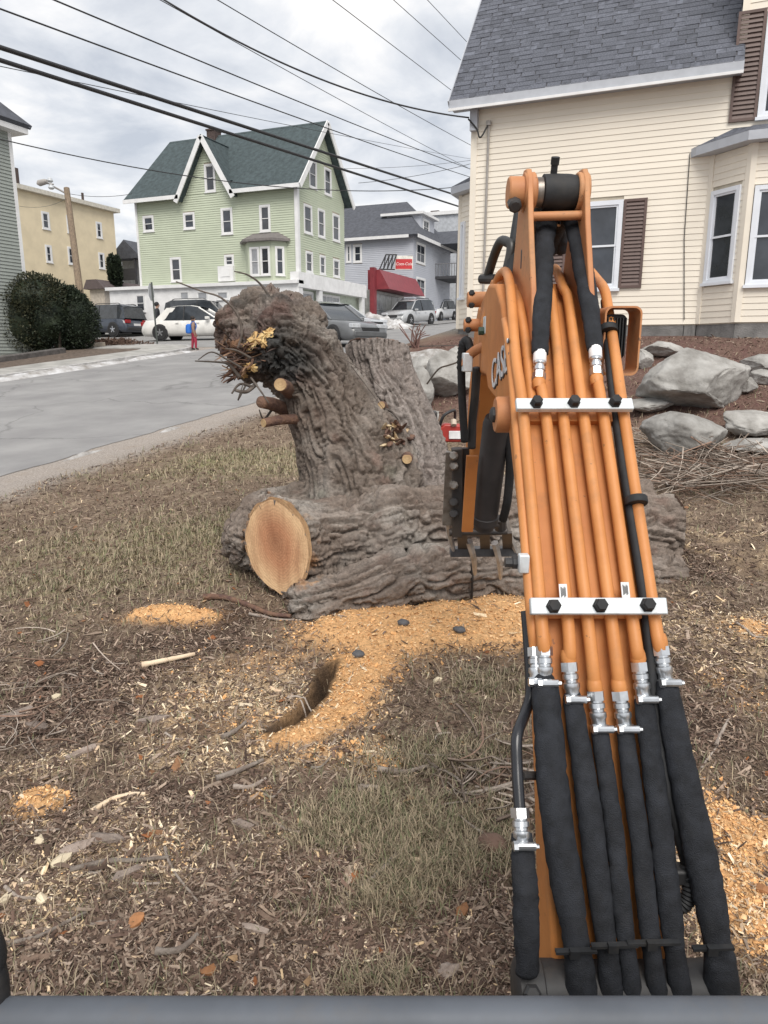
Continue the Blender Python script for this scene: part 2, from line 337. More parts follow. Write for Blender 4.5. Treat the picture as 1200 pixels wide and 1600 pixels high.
# colours: the ground's own, with shade painted into the trench
def mixc(c, k, m): return c * (1 - m[:, None]) + np.array(k)[None, :] * m[:, None]
base = np.ones((len(gX), 3)) * np.array([0.20, 0.148, 0.108])
base = mixc(base, (0.30, 0.235, 0.17), sstep(-0.1, 0.5, nB + 0.5 * nD))
base = mixc(base, (0.105, 0.072, 0.053), sstep(0.05, 0.5, nC + 0.7 * nA) * 0.8)
gcol = mixc(np.ones_like(base) * np.array([0.330, 0.289, 0.173]), (0.247, 0.239, 0.124), sstep(-0.05, 0.45, nA + 0.7 * nC) * .8)
base = base * (1 - grs_m[:, None]) + gcol * grs_m[:, None]
base = mixc(base, (0.072, 0.049, 0.037), drk_m * 0.9)
base = mixc(base, (0.62, 0.46, 0.29), chip_m * 0.62)
base = mixc(base, (0.56, 0.34, 0.18), saw_h * .45)
base = mixc(base, (0.74, 0.435, 0.205), saw_m * 0.96)
base = mixc(base, (0.72, 0.47, 0.25), saw_m * sstep(0.1, 0.5, nC) * 0.5)
base = mixc(base, (0.04, 0.028, 0.021), np.exp(-(td / 0.075) ** 4) * .95 * near)  # painted shade: soil colour darkened along the inside of the trench
# verge: worn footpath strip beside the road, mulch bed beside the house
verge = (1 - sstep(-6.6, -5.75, gX + 0.28 * fbm(P2 * 1.1 + 5, 4)))
base = mixc(base, (0.396, 0.355, 0.322), verge * (0.85 - 0.25 * sstep(0, .5, nB)))
far_g = 1 - lawn
base = mixc(base, (0.314, 0.297, 0.272), far_g * (1 - verge))
bed = sstep(-5.2, -4.2, gX) * sstep(8.8, 9.8, gY + 0.12 * gX) * (1 - sstep(15, 16, gY))
base = mixc(base, (0.140, 0.079, 0.069), bed * (0.7 + 0.3 * sstep(-.2, .3, nC)))
hills = sstep(60, 140, gY); base = mixc(base, (0.198, 0.198, 0.148), hills)
GV = np.stack([gX, gY, gZ], 1); nx_, ny_ = len(gx), len(gy)
ii = np.arange(nx_ * ny_).reshape(ny_, nx_)
GF = np.stack([ii[:-1, :-1], ii[:-1, 1:], ii[1:, 1:], ii[1:, :-1]], -1).reshape(-1, 4)
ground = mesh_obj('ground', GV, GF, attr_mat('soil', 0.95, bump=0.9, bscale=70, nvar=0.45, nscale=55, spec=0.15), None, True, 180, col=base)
tag(ground, kind='structure')
from bisect import bisect_right
gZm = gZ.reshape(ny_, nx_)
def gh(x, y):                                   # height of the built ground surface
    i = min(max(bisect_right(gx.tolist() if False else _gxl, x) - 1, 0), nx_ - 2); j = min(max(bisect_right(_gyl, y) - 1, 0), ny_ - 2)
    a = (x - gx[i]) / (gx[i+1] - gx[i]); b = (y - gy[j]) / (gy[j+1] - gy[j])
    return float((gZm[j, i]*(1-a) + gZm[j, i+1]*a)*(1-b) + (gZm[j+1, i]*(1-a) + gZm[j+1, i+1]*a)*b)
_gxl = gx.tolist(); _gyl = gy.tolist()
def ghv(x, y):
    i = np.clip(np.searchsorted(gx, x) - 1, 0, nx_-2); j = np.clip(np.searchsorted(gy, y) - 1, 0, ny_-2)
    a = (x-gx[i])/(gx[i+1]-gx[i]); b = (y-gy[j])/(gy[j+1]-gy[j])
    return (gZm[j, i]*(1-a)+gZm[j, i+1]*a)*(1-b)+(gZm[j+1, i]*(1-a)+gZm[j+1, i+1]*a)*b
def gmask(arr, x, y):
    i = np.clip(np.searchsorted(gx, x) - 1, 0, nx_-2); j = np.clip(np.searchsorted(gy, y) - 1, 0, ny_-2); return arr.reshape(ny_, nx_)[j, i]
# ================================================================ roads
def sheet(name, xs, ys, dz, m, zf=None):
    XX, YY = np.meshgrid(xs, ys); V = np.stack([XX.ravel(), YY.ravel(), zbase(XX.ravel(), YY.ravel()) + dz], 1)
    a, b = len(xs), len(ys); i = np.arange(a*b).reshape(b, a)
    F = np.stack([i[:-1, :-1], i[:-1, 1:], i[1:, 1:], i[1:, :-1]], -1).reshape(-1, 4)
    return tag(mesh_obj(name, V, F, m, None, True, 180), kind='structure')
asph = mat('asphalt', (0.31, 0.305, 0.30), 0.9, col2=(0.235, 0.23, 0.23), scale=0.9, detail=10, bump=0.4, bscale=90, spec=0.25)
cracks(asph); asph2 = mat('asphalt_worn', (0.30, 0.295, 0.29), 0.9, col2=(0.24, 0.235, 0.23), scale=1.3, detail=10, bump=0.4, bscale=90, spec=0.25)
# near edge of the carriageway is ragged: build it as a strip with an uneven right edge
ys = np.concatenate([np.arange(-12, 40, 0.12), np.arange(40, 140, 2.0)])
edge = RX1 + 0.16 * fbm(np.stack([ys * 0.9, ys * 0 + 3, ys * 0], 1), 4) + 0.05 * fbm(np.stack([ys * 6, ys * 0 + 8, ys * 0], 1), 2)
cols_ = 10; V = []; 
for k in range(cols_ + 1):
    x = RX0 + (edge - RX0) * (k / cols_); V.append(np.stack([x, ys, zbase(x, ys) + 0.012 - 0.006 * (k == cols_)], 1))
V = np.stack(V, 1).reshape(-1, 3); i = np.arange(len(V)).reshape(len(ys), cols_ + 1)
F = np.stack([i[:-1, :-1], i[:-1, 1:], i[1:, 1:], i[1:, :-1]], -1).reshape(-1, 4)
tag(mesh_obj('road', V, F, asph, None, True, 180), kind='structure')
CS0, CS1 = 22.6, 33.2                           # cross street between these Y
sheet('side_road', np.linspace(-120, RX0 + 0.02, 40), np.linspace(CS0, CS1, 14), 0.010, asph2)
sheet('parking_lot', np.linspace(RX1 - 0.05, -5.6, 5), np.linspace(16.5, 60, 40), 0.014, asph2)
# kerb and pavement on the far side of the road
conc = mat('concrete', (0.36, 0.35, 0.33), 0.9, var=0.2, scale=2.2, bump=0.3, bscale=60, spec=0.2)
def strip(name, pts_in, pts_out, h, m):
    """raised strip between two plan polylines, following the ground"""
    n = len(pts_in); V = []; F = []
    for (a, b) in zip(pts_in, pts_out):
        za, zb = zg(*a), zg(*b)
        V += [(a[0], a[1], za - 0.05), (a[0], a[1], za + h), (b[0], b[1], zb + h), (b[0], b[1], zb - 0.05)]
    for i in range(n-1):
        for k in range(3): F.append((4*i+k, 4*i+k+1, 4*i+4+k+1, 4*i+4+k))
    F.append((0, 1, 2, 3)); F.append((4*n-1, 4*n-2, 4*n-3, 4*n-4))
    return tag(mesh_obj(name, V, F, m, None, False), kind='structure')
def corner_path(off, y0, ycorner, r=3.0):
    """along the far road edge then round the corner into the side road"""
    pts = [(RX0 - off, y) for y in np.arange(y0, ycorner - r, 0.6)]
    for a in np.linspace(0, 90, 9):
        pts.append((RX0 - r + (r - off) * math.cos(math.radians(a)), ycorner - r + (r - off) * math.sin(math.radians(a))))
    pts += [(x, ycorner - off) for x in np.arange(RX0 - r - 1, RX0 - 26, -1.0)]
    return pts
strip('kerb', corner_path(0.0, -10, CS0), corner_path(0.16, -10, CS0), 0.13, mat('granite_kerb', (0.42, 0.41, 0.40), 0.8, var=0.25, scale=5))
strip('pavement', corner_path(0.165, -10, CS0), corner_path(1.75, -10, CS0), 0.12, conc)
# planting bed edge beyond the pavement
sheet('garden_bed', np.linspace(-30, RX0 - 1.8, 30), np.linspace(-8, CS0 - 2.0, 40), 0.10, mat('mulch', (0.12, 0.09, 0.07), 0.95, var=0.4, scale=8, bump=0.8))
# far block kerb in front of the green house
strip('kerb', [(x, CS1) for x in np.arange(-60, RX0 + 0.1, 1.0)], [(x, CS1 + 0.2) for x in np.arange(-60, RX0 + 0.1, 1.0)], 0.12, conc)
sheet('forecourt', np.linspace(-60, RX0, 40), np.linspace(CS1 + 0.2, 70, 40), 0.05, asph2)
# dirty snow and road salt crusts along the edges
snow_m = mat('dirty_snow', (0.62, 0.62, 0.63), 0.8, col2=(0.26, 0.24, 0.22), scale=3.0, detail=8, bump=0.6)
def snow_heap(label, cx, cy, lx, ly, h, seed, rot=0.0):
    n, k = 36, 14; V = []; F = []
    for j in range(k + 1):
        r = j / k
        for i in range(n):
            a = 2*math.pi*i/n; V.append((math.cos(a)*r*lx, math.sin(a)*r*ly, 0))
    V = np.array(V); R = np.hypot(V[:, 0]/lx, V[:, 1]/ly)
    nn = fbm(V*1.6 + seed*11.7, 4); V[:, :2] *= (1 + 0.35*fbm(V*0.9 + seed*5.1, 3))[:, None]
    hz = h*(np.clip(1 - R**1.6, 0, 1))*(0.75 + 0.9*nn) - 0.03*R
    c, s = math.cos(rot), math.sin(rot); X = cx + V[:, 0]*c - V[:, 1]*s; Y = cy + V[:, 0]*s + V[:, 1]*c
    V = np.stack([X, Y, zbase(X, Y) + 0.01 + hz], 1)
    for j in range(k):
        for i in range(n): F.append((j*n+i, (j+1)*n+i, (j+1)*n+(i+1) % n, j*n+(i+1) % n))
    o = mesh_obj('snow_heap', V, np.array(F), snow_m, None, True, 180); return tag(o, label, 'snow', 'old dirty snow beside the roads')
p = onG(583, 512); snow_heap('long low heap of dirty snow beside the silver sedan', p.x, p.y, 2.6, 1.2, 1.0, 1, 0.5)
p = onG(612, 514); snow_heap('small bright snow heap in front of the silver suv', p.x, p.y, 1.3, .8, .65, 2)
p = onG(60, 584); snow_heap('thin snow crust along the far kerb beside the bush', RX0 + 0.1, p.y, .35, 4.5, .16, 3)
p = onG(190, 560); snow_heap('thin snow crust along the far kerb before the corner', RX0 + 0.05, p.y + 0.5, .3, 2.2, .13, 4)
snow_m = mat('gritty_snow', (0.46, 0.45, 0.44), 0.9, col2=(0.22, 0.20, 0.18), scale=9.0, detail=8, bump=0.6)
p = onG(130, 712); snow_heap('narrow patch of old snow at the lawn edge of the road', p.x, p.y, .06, .45, .035, 5)
p = onG(265, 672); snow_heap('broken snow crust on the worn verge', p.x, p.y, .08, .35, .035, 6)
p = onG(665, 556); snow_heap('snow remnant on the boulders below the timber edging', p.x, p.y, .8, .25, .14, 7, 0.1)
# ================================================================ house building kit
GLASS = mat('window_glass', (0.035, 0.04, 0.05), 0.06, var=0.5, scale=1.2, spec=0.8)
GLASS2 = mat('window_glass_blinds', (0.30, 0.31, 0.33), 0.15, var=0.2, scale=2.0, spec=0.7)
WHITE = mat('white_trim', (0.72, 0.72, 0.72), 0.5, var=0.06, scale=3)
WHITEB = mat('white_vinyl_frame', (0.70, 0.73, 0.78), 0.4, var=0.04, scale=3)
class Panel:
    """vertical wall plane: s along D, z up, outwards = Nn"""
    def __init__(s, O, D, Nn): s.O = Vector((O[0], O[1], 0)); s.D = Vector(D).normalized(); s.N = Vector(Nn).normalized()
    def pt(s, a, z, o=0.0): return s.O + s.D * a + Vector((0, 0, z)) + s.N * o
    def hit(s, px, py):
        d = rayw(px, py); t = (s.O - CAMP).dot(s.N) / d.dot(s.N); p = CAMP + d * t; return ((p - s.O).dot(s.D), p.z)
    def rect(s, x0, y0, x1, y1):               # pixel rectangle -> s0,s1,z0,z1 (centre-line based)
        xm, ym = (x0+x1)/2, (y0+y1)/2; a = s.hit(x0, ym)[0]; b = s.hit(x1, ym)[0]; c = s.hit(xm, y1)[1]; d = s.hit(xm, y0)[1]
        return (min(a, b), max(a, b), c, d)
def clip_iv(iv, holes):
    out = [iv]
    for a, b in holes:
        nw = []
        for x, y in out:
            if b <= x or a >= y: nw.append((x, y)); continue
            if a > x: nw.append((x, a))
            if b < y: nw.append((b, y))
        out = nw
    return [o for o in out if o[1]-o[0] > 0.02]
def poly_iv(poly, z):
    xs = []
    for (a, b) in zip(poly, poly[1:] + poly[:1]):
        if (a[1]-z)*(b[1]-z) < 0: xs.append(a[0] + (b[0]-a[0])*(z-a[1])/(b[1]-a[1]))
    return (min(xs), max(xs)) if len(xs) >= 2 else None
def siding_mesh(P, poly, holes, pitch, lap=0.030, z0=None):
    """lap siding of one wall, joined (courses too fine to pick apart): each course a tilted strip with a real drip edge"""
    mb = MB(); zs = [p[1] for p in poly]; z = z0 if z0 is not None else min(zs); zt = max(zs)
    while z < zt - 0.01:
        zb = min(z + pitch, zt); iv = poly_iv(poly, (z+zb)/2)
        if iv:
            hs = [(h[0], h[1]) for h in holes if h[2] < zb - 0.01 and h[3] > z + 0.01]
            for a, b in clip_iv(iv, hs):
                mb.add([P.pt(a, z, 0), P.pt(b, z, 0), P.pt(b, z, lap), P.pt(a, z, lap), P.pt(b, zb, 0.002), P.pt(a, zb, 0.002)],
                       [(0, 1, 2, 3), (3, 2, 4, 5), (0, 3, 5), (1, 4, 2)])
        z = zb
    return mb
def window(parent, P, r, trim=0.09, m=WHITE, glass=GLASS, sash=True, sill=True, name='window', depth=0.05, blind=0.0, mull=0):
    s0, s1, z0, z1 = r; mb = MB(); w = trim
    def fr(a, b, c, d, o0, o1): mb.obox(P.pt((a+b)/2, (c+d)/2, (o0+o1)/2), P.D*(b-a)/2, P.N*(o1-o0)/2, Vector((0, 0, (d-c)/2)))
    fr(s0, s0+w, z0, z1, -.02, depth); fr(s1-w, s1, z0, z1, -.02, depth); fr(s0+w, s1-w, z1-w, z1, -.02, depth+.004); fr(s0+w, s1-w, z0, z0+w*.7, -.02, depth)
    if sill: fr(s0-.03, s1+.03, z0-.05, z0+.0, -.02, depth+.03)
    win = mb.build(name, m, parent, smooth=False)
    mb = MB(); a, b, c, d = s0+w, s1-w, z0+w*.7, z1-w; zm = (c+d)/2; k = min(.035, (b-a)*.12)
    def sashf(c0, d0, o):
        fr(a, a+k, c0, d0, o-.02, o+.02); fr(b-k, b, c0, d0, o-.02, o+.02); fr(a+k, b-k, d0-k, d0, o-.02, o+.022); fr(a+k, b-k, c0, c0+k, o-.02, o+.022)
    if sash: sashf(zm-k/2, d, .014); sashf(c, zm+k/2, .006)
    else: sashf(c, d, 0.005)
    for q in range(mull):
        x = a + (b-a)*(q+1)/(mull+1); fr(x-k/2, x+k/2, c+k, d-k, -.01, .02)
    mb.build('sash', m, win, smooth=False)
    for (c0, d0, o) in (((zm, d-k, .006), (c+k, zm, .003)) if sash else ((c+k, d-k, .003),)):
        mb = MB(); fr(a+k*.5, b-k*.5, c0, d0, o-.006, o+.001); mb.build('pane', glass, win, smooth=False)
    return win
def slab(parent, name, pts, th, m, up=None):
    """thin solid from a planar outline"""
    P = [Vector(p) for p in pts]; n = (P[1]-P[0]).cross(P[2]-P[0]).normalized()
    if n.z < 0: n = -n
    mb = MB(); mb.prism(P, -n*th); return mb.build(name, m, parent, smooth=False)
# ================================================================ cream clapboard house on the right
YW = 14.46
HX0 = onY(735, 340, YW).x; HX1 = HX0 + 12.0
zb = onY(735, 511, YW).z; ze = onY(735, 172, YW).z
PY = Panel((HX0, YW), (1, 0, 0), (0, -1, 0))
house = thing('clapboard_house', 'cream clapboard house with grey shingled roof, brown shutters and bay windows', 'house', (HX0, YW, zg(HX0, YW)))
CREAM = mat('cream_siding', (0.78, 0.72, 0.62), 0.55, var=0.05, scale=1.5, spec=0.3, objvar=0.03)
SHUT = mat('brown_shutter', (0.115, 0.075, 0.065), 0.5, var=0.12, scale=4)
SHINGLE = mat('grey_shingle', (0.10, 0.107, 0.13), 0.85, var=0.35, scale=9, bump=0.4, bscale=120, objvar=0.17, detail=6)
FOUND = mat('concrete_block', (0.17, 0.165, 0.16), 0.9, var=0.25, scale=4, bump=0.5, bscale=40, objvar=0.1)
BACK = mat('wall_sheathing', (0.45, 0.40, 0.32), 0.9)
GREYTRIM = mat('grey_fascia', (0.42, 0.44, 0.48), 0.5, var=0.06)
def board_mesh(p):
    mb = MB(); V = [(0,-.004,0),(1,-.004,0),(1,.014,0),(0,.014,0),(1,.012,.012),(0,.012,.012),(1,.003,p+.004),(0,.003,p+.004),(1,-.004,p+.004),(0,-.004,p+.004)]
    mb.add(V, [(0,1,2,3),(3,2,4,5),(5,4,6,7),(7,6,8,9),(0,3,5,7,9),(1,8,6,4,2),(1,0,9,8)])
    me = bpy.data.meshes.new('siding_board'); me.from_pydata(mb.V, [], mb.F); me.materials.append(CREAM); return me
PITCHY = 0.1035
BM = board_mesh(PITCHY)
def siding_boards(wallobj, P, poly, holes, z0):
    zs = [p[1] for p in poly]; z = z0; zt = max(zs)
    while z < zt - 0.02:
        iv = poly_iv(poly, min(z + PITCHY/2, zt-0.005))
        if iv:
            hs = [(h[0], h[1]) for h in holes if h[2] < z+PITCHY-.02 and h[3] > z+.02]
            for a, b in clip_iv(iv, hs):
                o = P.pt(a, z, 0.0)
                M = Matrix(((P.D.x*(b-a), P.N.x, 0, o.x), (P.D.y*(b-a), P.N.y, 0, o.y), (0, 0, 1, o.z), (0, 0, 0, 1)))
                child_copy(BM, wallobj, M, 'siding_board')
        z += PITCHY
def backing(name, P, poly, holes, parent, th=0.12):
    """solid sheathing behind the boards, with the window openings left as shallow recesses"""
    mb = MB(); mb.prism([P.pt(a, z, -0.006) for a, z in poly], -P.N*th); return mb.build(name, BACK, parent, smooth=False)
# main wall outline: eave height up to the roof edge, then the wall dormer rises
sE = PY.hit(1160, 130)[0]; eave_z = ze + 0.02
sEnd = 9.0; ztop = eave_z + 3.2
bay0 = PY.hit(1089, 500)[0]
mw = PY.rect(878, 316, 970, 452)                # first-floor window
mw = (mw[1]-0.98, mw[1], mw[2], mw[3])
dw = PY.rect(1192, 10, 1300, 178); dw = (dw[0], dw[0]+1.0, dw[2], dw[3])
poly = [(0.06, zb), (sEnd, zb), (sEnd, ztop), (sE+.02, ztop), (sE+.02, eave_z-.02), (0.06, eave_z-.02)]
bayL = 3.2
holes = [mw, dw, (bay0, bay0+bayL, zb-1, zb+3.05)]
wall = backing('wall', PY, [(0.0, zb-.02), (sEnd, zb-.02), (sEnd, ztop), (sE, ztop), (sE, eave_z), (0.0, eave_z)], holes, house)
siding_boards(wall, PY, [(0.10, zb), (sE-.10, zb), (sE-.10, eave_z-.04), (0.10, eave_z-.04)], [mw, holes[2]], zb)
siding_boards(wall, PY, [(sE-.10, zb), (sEnd, zb), (sEnd, ztop), (sE-.10, ztop)], [dw, holes[2]], zb)
mb = MB(); 
def trimbox(P, a, b, c, d, o0=-.01, o1=.022): mb.obox(P.pt((a+b)/2, (c+d)/2, (o0+o1)/2), P.D*(b-a)/2, P.N*(o1-o0)/2, Vector((0, 0, (d-c)/2)))
trimbox(PY, -0.02, 0.10, zb-.02, eave_z-.02); mb.build('corner_board', CREAM, house, smooth=False)
mb = MB(); s_ = PY.hit(1158, 40)[0]; trimbox(PY, s_-.0, s_+.11, PY.hit(1158, 68)[1], ztop, -.01, .026); mb.build('corner_board', CREAM, house, smooth=False)
# left side wall (faces the road) and the bay on it
PL = Panel((HX0, YW), (0, 1, 0), (-1, 0, 0)); depthL = 9.0
wl = backing('wall', PL, [(-.0, zb-.02), (depthL, zb-.02), (depthL, eave_z), (depthL/2, eave_z+4.6), (0, eave_z)], [], house)
mbs = siding_mesh(PL, [(0.02, zb), (depthL, zb), (depthL, eave_z), (depthL/2, eave_z+4.6), (0.02, eave_z)], [], PITCHY); mbs.build('siding', CREAM, wl, smooth=False)
# foundation blocks, one by one
zf = zb - 0.42
mb = MB(); mb.obox(PY.pt(sEnd/2, (zf+zb)/2 - .3, -.12), PY.D*sEnd/2, PY.N*.06, Vector((0, 0, (zb-zf)/2+.29))); fnd = mb.build('foundation', FOUND, house, smooth=False)
mb = MB(); mb.box((0, -.03, 0), (1, .03, .40)); bmesh_ = bpy.data.meshes.new('stone_block'); bmesh_.from_pydata(mb.V, [], mb.F); bmesh_.materials.append(FOUND)
x = 0.02
while x < bay0:
    L = min(random.uniform(1.0, 1.7), bay0-x); o = PY.pt(x, zf, -.035 + random.uniform(-.006, .006))
    child_copy(bmesh_, fnd, Matrix(((L-.012, 0, 0, o.x), (0, 1, 0, o.y), (0, 0, 1, o.z), (0, 0, 0, 1))), 'stone_block'); x += L
def found_facet(P, L, n):
    for k in range(n):
        a = L*k/n; l = L/n-.012; o = P.pt(a, zf, -.035)
        child_copy(bmesh_, fnd, Matrix(((P.D.x*l, P.N.x, 0, o.x), (P.D.y*l, P.N.y, 0, o.y), (0, 0, 1, o.z), (0, 0, 0, 1))), 'stone_block')
# bay windows: an angled facet, a front facet
def bay(cx0, P0, w1, wf, h, zroof, facets, win_rects, roofm, sgn=1):
    b0 = P0.pt(cx0, 0); d45 = (P0.D + P0.N).normalized(); p1 = b0 + d45*w1; p2 = p1 + P0.D*wf; d45b = (P0.D - P0.N).normalized(); p3 = p2 + d45b*w1
    Ps = [Panel(b0, d45, (P0.N - P0.D)), Panel(p1, P0.D, P0.N), Panel(p2, d45b, (P0.N + P0.D))]
    Ls = [w1, wf, w1]
    for k in facets:
        P = Ps[k]; L = Ls[k]; wins = win_rects(k, P, L)
        wobj = backing('bay_wall', P, [(0, zb-.02), (L, zb-.02), (L, zroof), (0, zroof)], [], house, 0.08)
        siding_boards(wobj, P, [(0.07, zb), (L-.07, zb), (L-.07, zroof-.03), (0.07, zroof-.03)], wins, zb)
        for r in wins: window(house, P, r, 0.07, WHITEB)
        for e_ in (0.0, L):
            mbt = MB(); mbt.obox(P.pt(e_ + (.03 if e_ == 0 else -.03), (zb+zroof)/2, .006), P.D*.045, P.N*.022, Vector((0, 0, (zroof-zb)/2))); mbt.build('corner_board', CREAM, wobj, smooth=False)
        found_facet(P, L, 1 if L < 1.2 else 2)
    # hipped roof of the bay
    ov = 0.22; rp = [b0 - P0.D*ov*1.6 + P0.N*0, b0 - P0.D*ov*1.2 + P0.N*ov*.6, p1 + (P0.N*1.1 - P0.D*.45)*ov, p2 + (P0.N*1.1 + P0.D*.45)*ov, p3 + P0.D*ov*1.2 + P0.N*ov*.6, p3 + P0.D*ov*1.6]
    tp = [b0 + P0.D*.35, b0 + P0.D*.35, p1 - P0.N*(w1*.707) + P0.D*.0, p2 - P0.N*(w1*.707), p3 - P0.D*.35, p3 - P0.D*.35]
    mbr = MB(); V = [Vector((q.x, q.y, zroof)) for q in rp] + [Vector((q.x, q.y, zroof + .14)) for q in rp] + [Vector((q.x, q.y, zroof + .42)) for q in tp]
    n = 6; F = [tuple(range(n))[::-1]] + [(i, i+1, n+i+1, n+i) for i in range(n-1)]
    ro = mesh_obj('bay_fascia', V[:12], F + [tuple(range(n, 2*n))], GREYTRIM, house, False)
    mesh_obj('bay_roof', [v + Vector((0, 0, .003)) for v in V[6:]], [(i, i+1, 6+i+1, 6+i) for i in range(n-1)], roofm, house, False)
    return Ps
def right_wins(k, P, L):
    if k == 0: return [P.rect(1108, 296, 1152, 440)]
    if k == 1:
        r = P.rect(1172, 288, 1260, 444); return [(r[0], min(r[1], L-.2), r[2], r[3])]
    return []
# facet width so that its outer corner falls on the photographed corner board
best = min(np.arange(0.5, 2.0, 0.02), key=lambda w: abs((lambda q: 600 + FPX*((q.x*CY + q.y*SY) / ((-q.x*SY + q.y*CY)*CP - (zb-CAMH)*SP)))(PY.pt(bay0, 0) + (PY.D+PY.N).normalized()*w) - 1149))
bzr = PY.hit(1089, 246)[1] + .0
bay(bay0, PY, float(best), 1.9, 3, bzr, (0, 1, 2), right_wins, SHINGLE)
def left_wins(k, P, L):
    if k == 0: r = P.rect(706, 350, 727, 466); return [(max(r[0], .12), min(r[1], L-.12), r[2], r[3])]
    return [(L*.25, L*.75, zb+.55, zb+2.1)]
PLm = Panel((HX0, YW + 5.2), (0, -1, 0), (-1, 0, 0))
bl = onY(702, 400, YW).x
# bay on the road side: its near facet faces the camera
wL = 0.75
PB0 = Panel((HX0 - .0, YW + 0.55), (0, 1, 0), (-1, 0, 0))
b0 = PB0.pt(0, 0); d45 = (PB0.D + PB0.N).normalized(); p1 = b0 + d45*wL
PA = Panel(p1, -d45, (PB0.N - PB0.D)); PF = Panel(p1 + PB0.D*1.8, -PB0.D, PB0.N)
zbl = PA.hit(715, 308)[1]
for P, L, wins in ((PA, wL, [(lambda r: (max(r[0], .1), min(r[1], wL-.06), r[2], r[3]))(PA.rect(706, 350, 727, 466))]), (PF, 1.8, [(.4, 1.4, zb+.6, zb+2.2)])):
    wobj = backing('bay_wall', P, [(0, zb-.02), (L, zb-.02), (L, zbl), (0, zbl)], [], house, 0.08)
    siding_boards(wobj, P, [(0.06, zb), (L-.02, zb), (L-.02, zbl-.03), (0.06, zbl-.03)], wins, zb)
    for r in wins: window(house, P, r, 0.06, WHITEB)
    found_facet(P, L, 1)
mbt = MB(); mbt.beam((p1.x, p1.y, zb), (p1.x, p1.y, zbl), .07, .07, (1, 0, 0)); mbt.build('corner_board', CREAM, house, smooth=False)
mbf = MB(); q = [b0 + Vector((0, -.18, 0)), p1 + Vector((-.16, -.2, 0)), p1 + Vector((-.16, 1.95, 0)), b0 + Vector((0, 3.1, 0))]
mbf.prism([(v.x, v.y, zbl) for v in q], (0, 0, .14)); mbf.build('bay_fascia', GREYTRIM, house, smooth=False)
V = [Vector((v.x, v.y, zbl+.143)) for v in q] + [Vector((HX0, v.y, zbl+.42)) for v in q]
mesh_obj('bay_roof', V, [(i, i+1, 4+i+1, 4+i) for i in range(3)], SHINGLE, house, False)
# windows and shutters of the main wall
window(house, PY, mw, 0.08, WHITEB); window(house, PY, dw, 0.08, WHITEB)
def shutter(P, r):
    s0, s1, z0, z1 = r; mb = MB()
    def fr(a, b, c, d, o0, o1): mb.obox(P.pt((a+b)/2, (c+d)/2, (o0+o1)/2), P.D*(b-a)/2, P.N*(o1-o0)/2, Vector((0, 0, (d-c)/2)))
    w = .045; fr(s0, s0+w, z0, z1, .012, .05); fr(s1-w, s1, z0, z1, .012, .05); fr(s0+w, s1-w, z0, z0+w, .012, .048); fr(s0+w, s1-w, z1-w, z1, .012, .048); fr(s0+w, s1-w, z0+w, z1-w, .010, .016)
    sh = mb.build('shutter', SHUT, house, smooth=False)
    n = 22; L = s1-s0-2*w; hh = (z1-z0-2*w)/n
    mb = MB(); mb.add([(0,-.014,0),(1,-.014,0),(1,.016,-.3),(0,.016,-.3),(0,-.014,.9),(1,-.014,.9)], [(0,1,2,3),(3,2,5,4),(0,3,4),(1,5,2),(0,4,5,1)])
    me = bpy.data.meshes.get('shutter_slat_mesh')
    if me is None: me = bpy.data.meshes.new('shutter_slat_mesh'); me.from_pydata(mb.V, [], mb.F); me.materials.append(SHUT)
    for k in range(n):
        o = P.pt(s0+w, z0+w+hh*(k+.3), .030); child_copy(me, sh, Matrix(((P.D.x*L, P.N.x, 0, o.x), (P.D.y*L, P.N.y, 0, o.y), (0, 0, hh, o.z), (0, 0, 0, 1))), 'slat')
sw = 0.40
shutter(PY, (mw[1]+.01, mw[1]+.01+sw, mw[2]-.0, mw[3])); shutter(PY, (mw[0]-.01-sw, mw[0]-.01, mw[2], mw[3]))
shutter(PY, (dw[0]-.01-.42, dw[0]-.01, dw[2]-.03, dw[3]+.04)); shutter(PY, (dw[1]+.01, dw[1]+.43, dw[2]-.03, dw[3]+.04))
# roof: eave overhang, shingles laid one by one
tilt = math.radians(50); ov = 0.30
eL = onY(703, 160, YW-ov).x; eR = onY(1163, 100, YW-ov).x
re = Vector((0, YW-ov, eave_z+.10)); ru = Vector((0, math.cos(tilt), math.sin(tilt))); rn = Vector((0, -math.sin(tilt), math.cos(tilt)))
rl = 4.4
roof = slab(house, 'roof', [Vector((eL, re.y, re.z)), Vector((eR, re.y, re.z)), Vector((eR, re.y, re.z)) + ru*rl, Vector((eL, re.y, re.z)) + ru*rl], 0.06, mat('roof_deck', (0.07, 0.07, 0.08), 0.9))
slab(roof, 'roof_slope', [Vector((eL, re.y+2*rl*ru.y, re.z)), Vector((eR+4, re.y+2*rl*ru.y, re.z)), Vector((eR+4, re.y, re.z)) + ru*rl, Vector((eL, re.y, re.z)) + ru*rl], 0.06, SHINGLE)
mb = MB(); mb.box((eL-.01, YW-ov-.02, eave_z-.06), (eR, YW-ov+.01, eave_z+.10)); mb.box((eL, YW-ov+.012, eave_z-.04), (eR-.01, YW+.0, eave_z-.02)); mb.build('soffit', GREYTRIM, house, smooth=False)
mb = MB(); mb.box((eL-.02, YW-ov-.05, eave_z-.10), (eR, YW-ov-.022, eave_z-.055)); mb.build('fascia_edge', WHITE, house, smooth=False)
mb = MB(); a = Vector((eL-.012, re.y-.02, re.z-.09)); mb.beam(a, a + ru*rl, .025, .16, rn); mb.build('rake_board', GREYTRIM, house, smooth=False)
mb = MB(); mb.box((HX0-.02, YW-.14, eave_z-.42), (HX0+.12, YW-.02, eave_z-.05)); mb.build('eave_return', GREYTRIM, house, smooth=False)
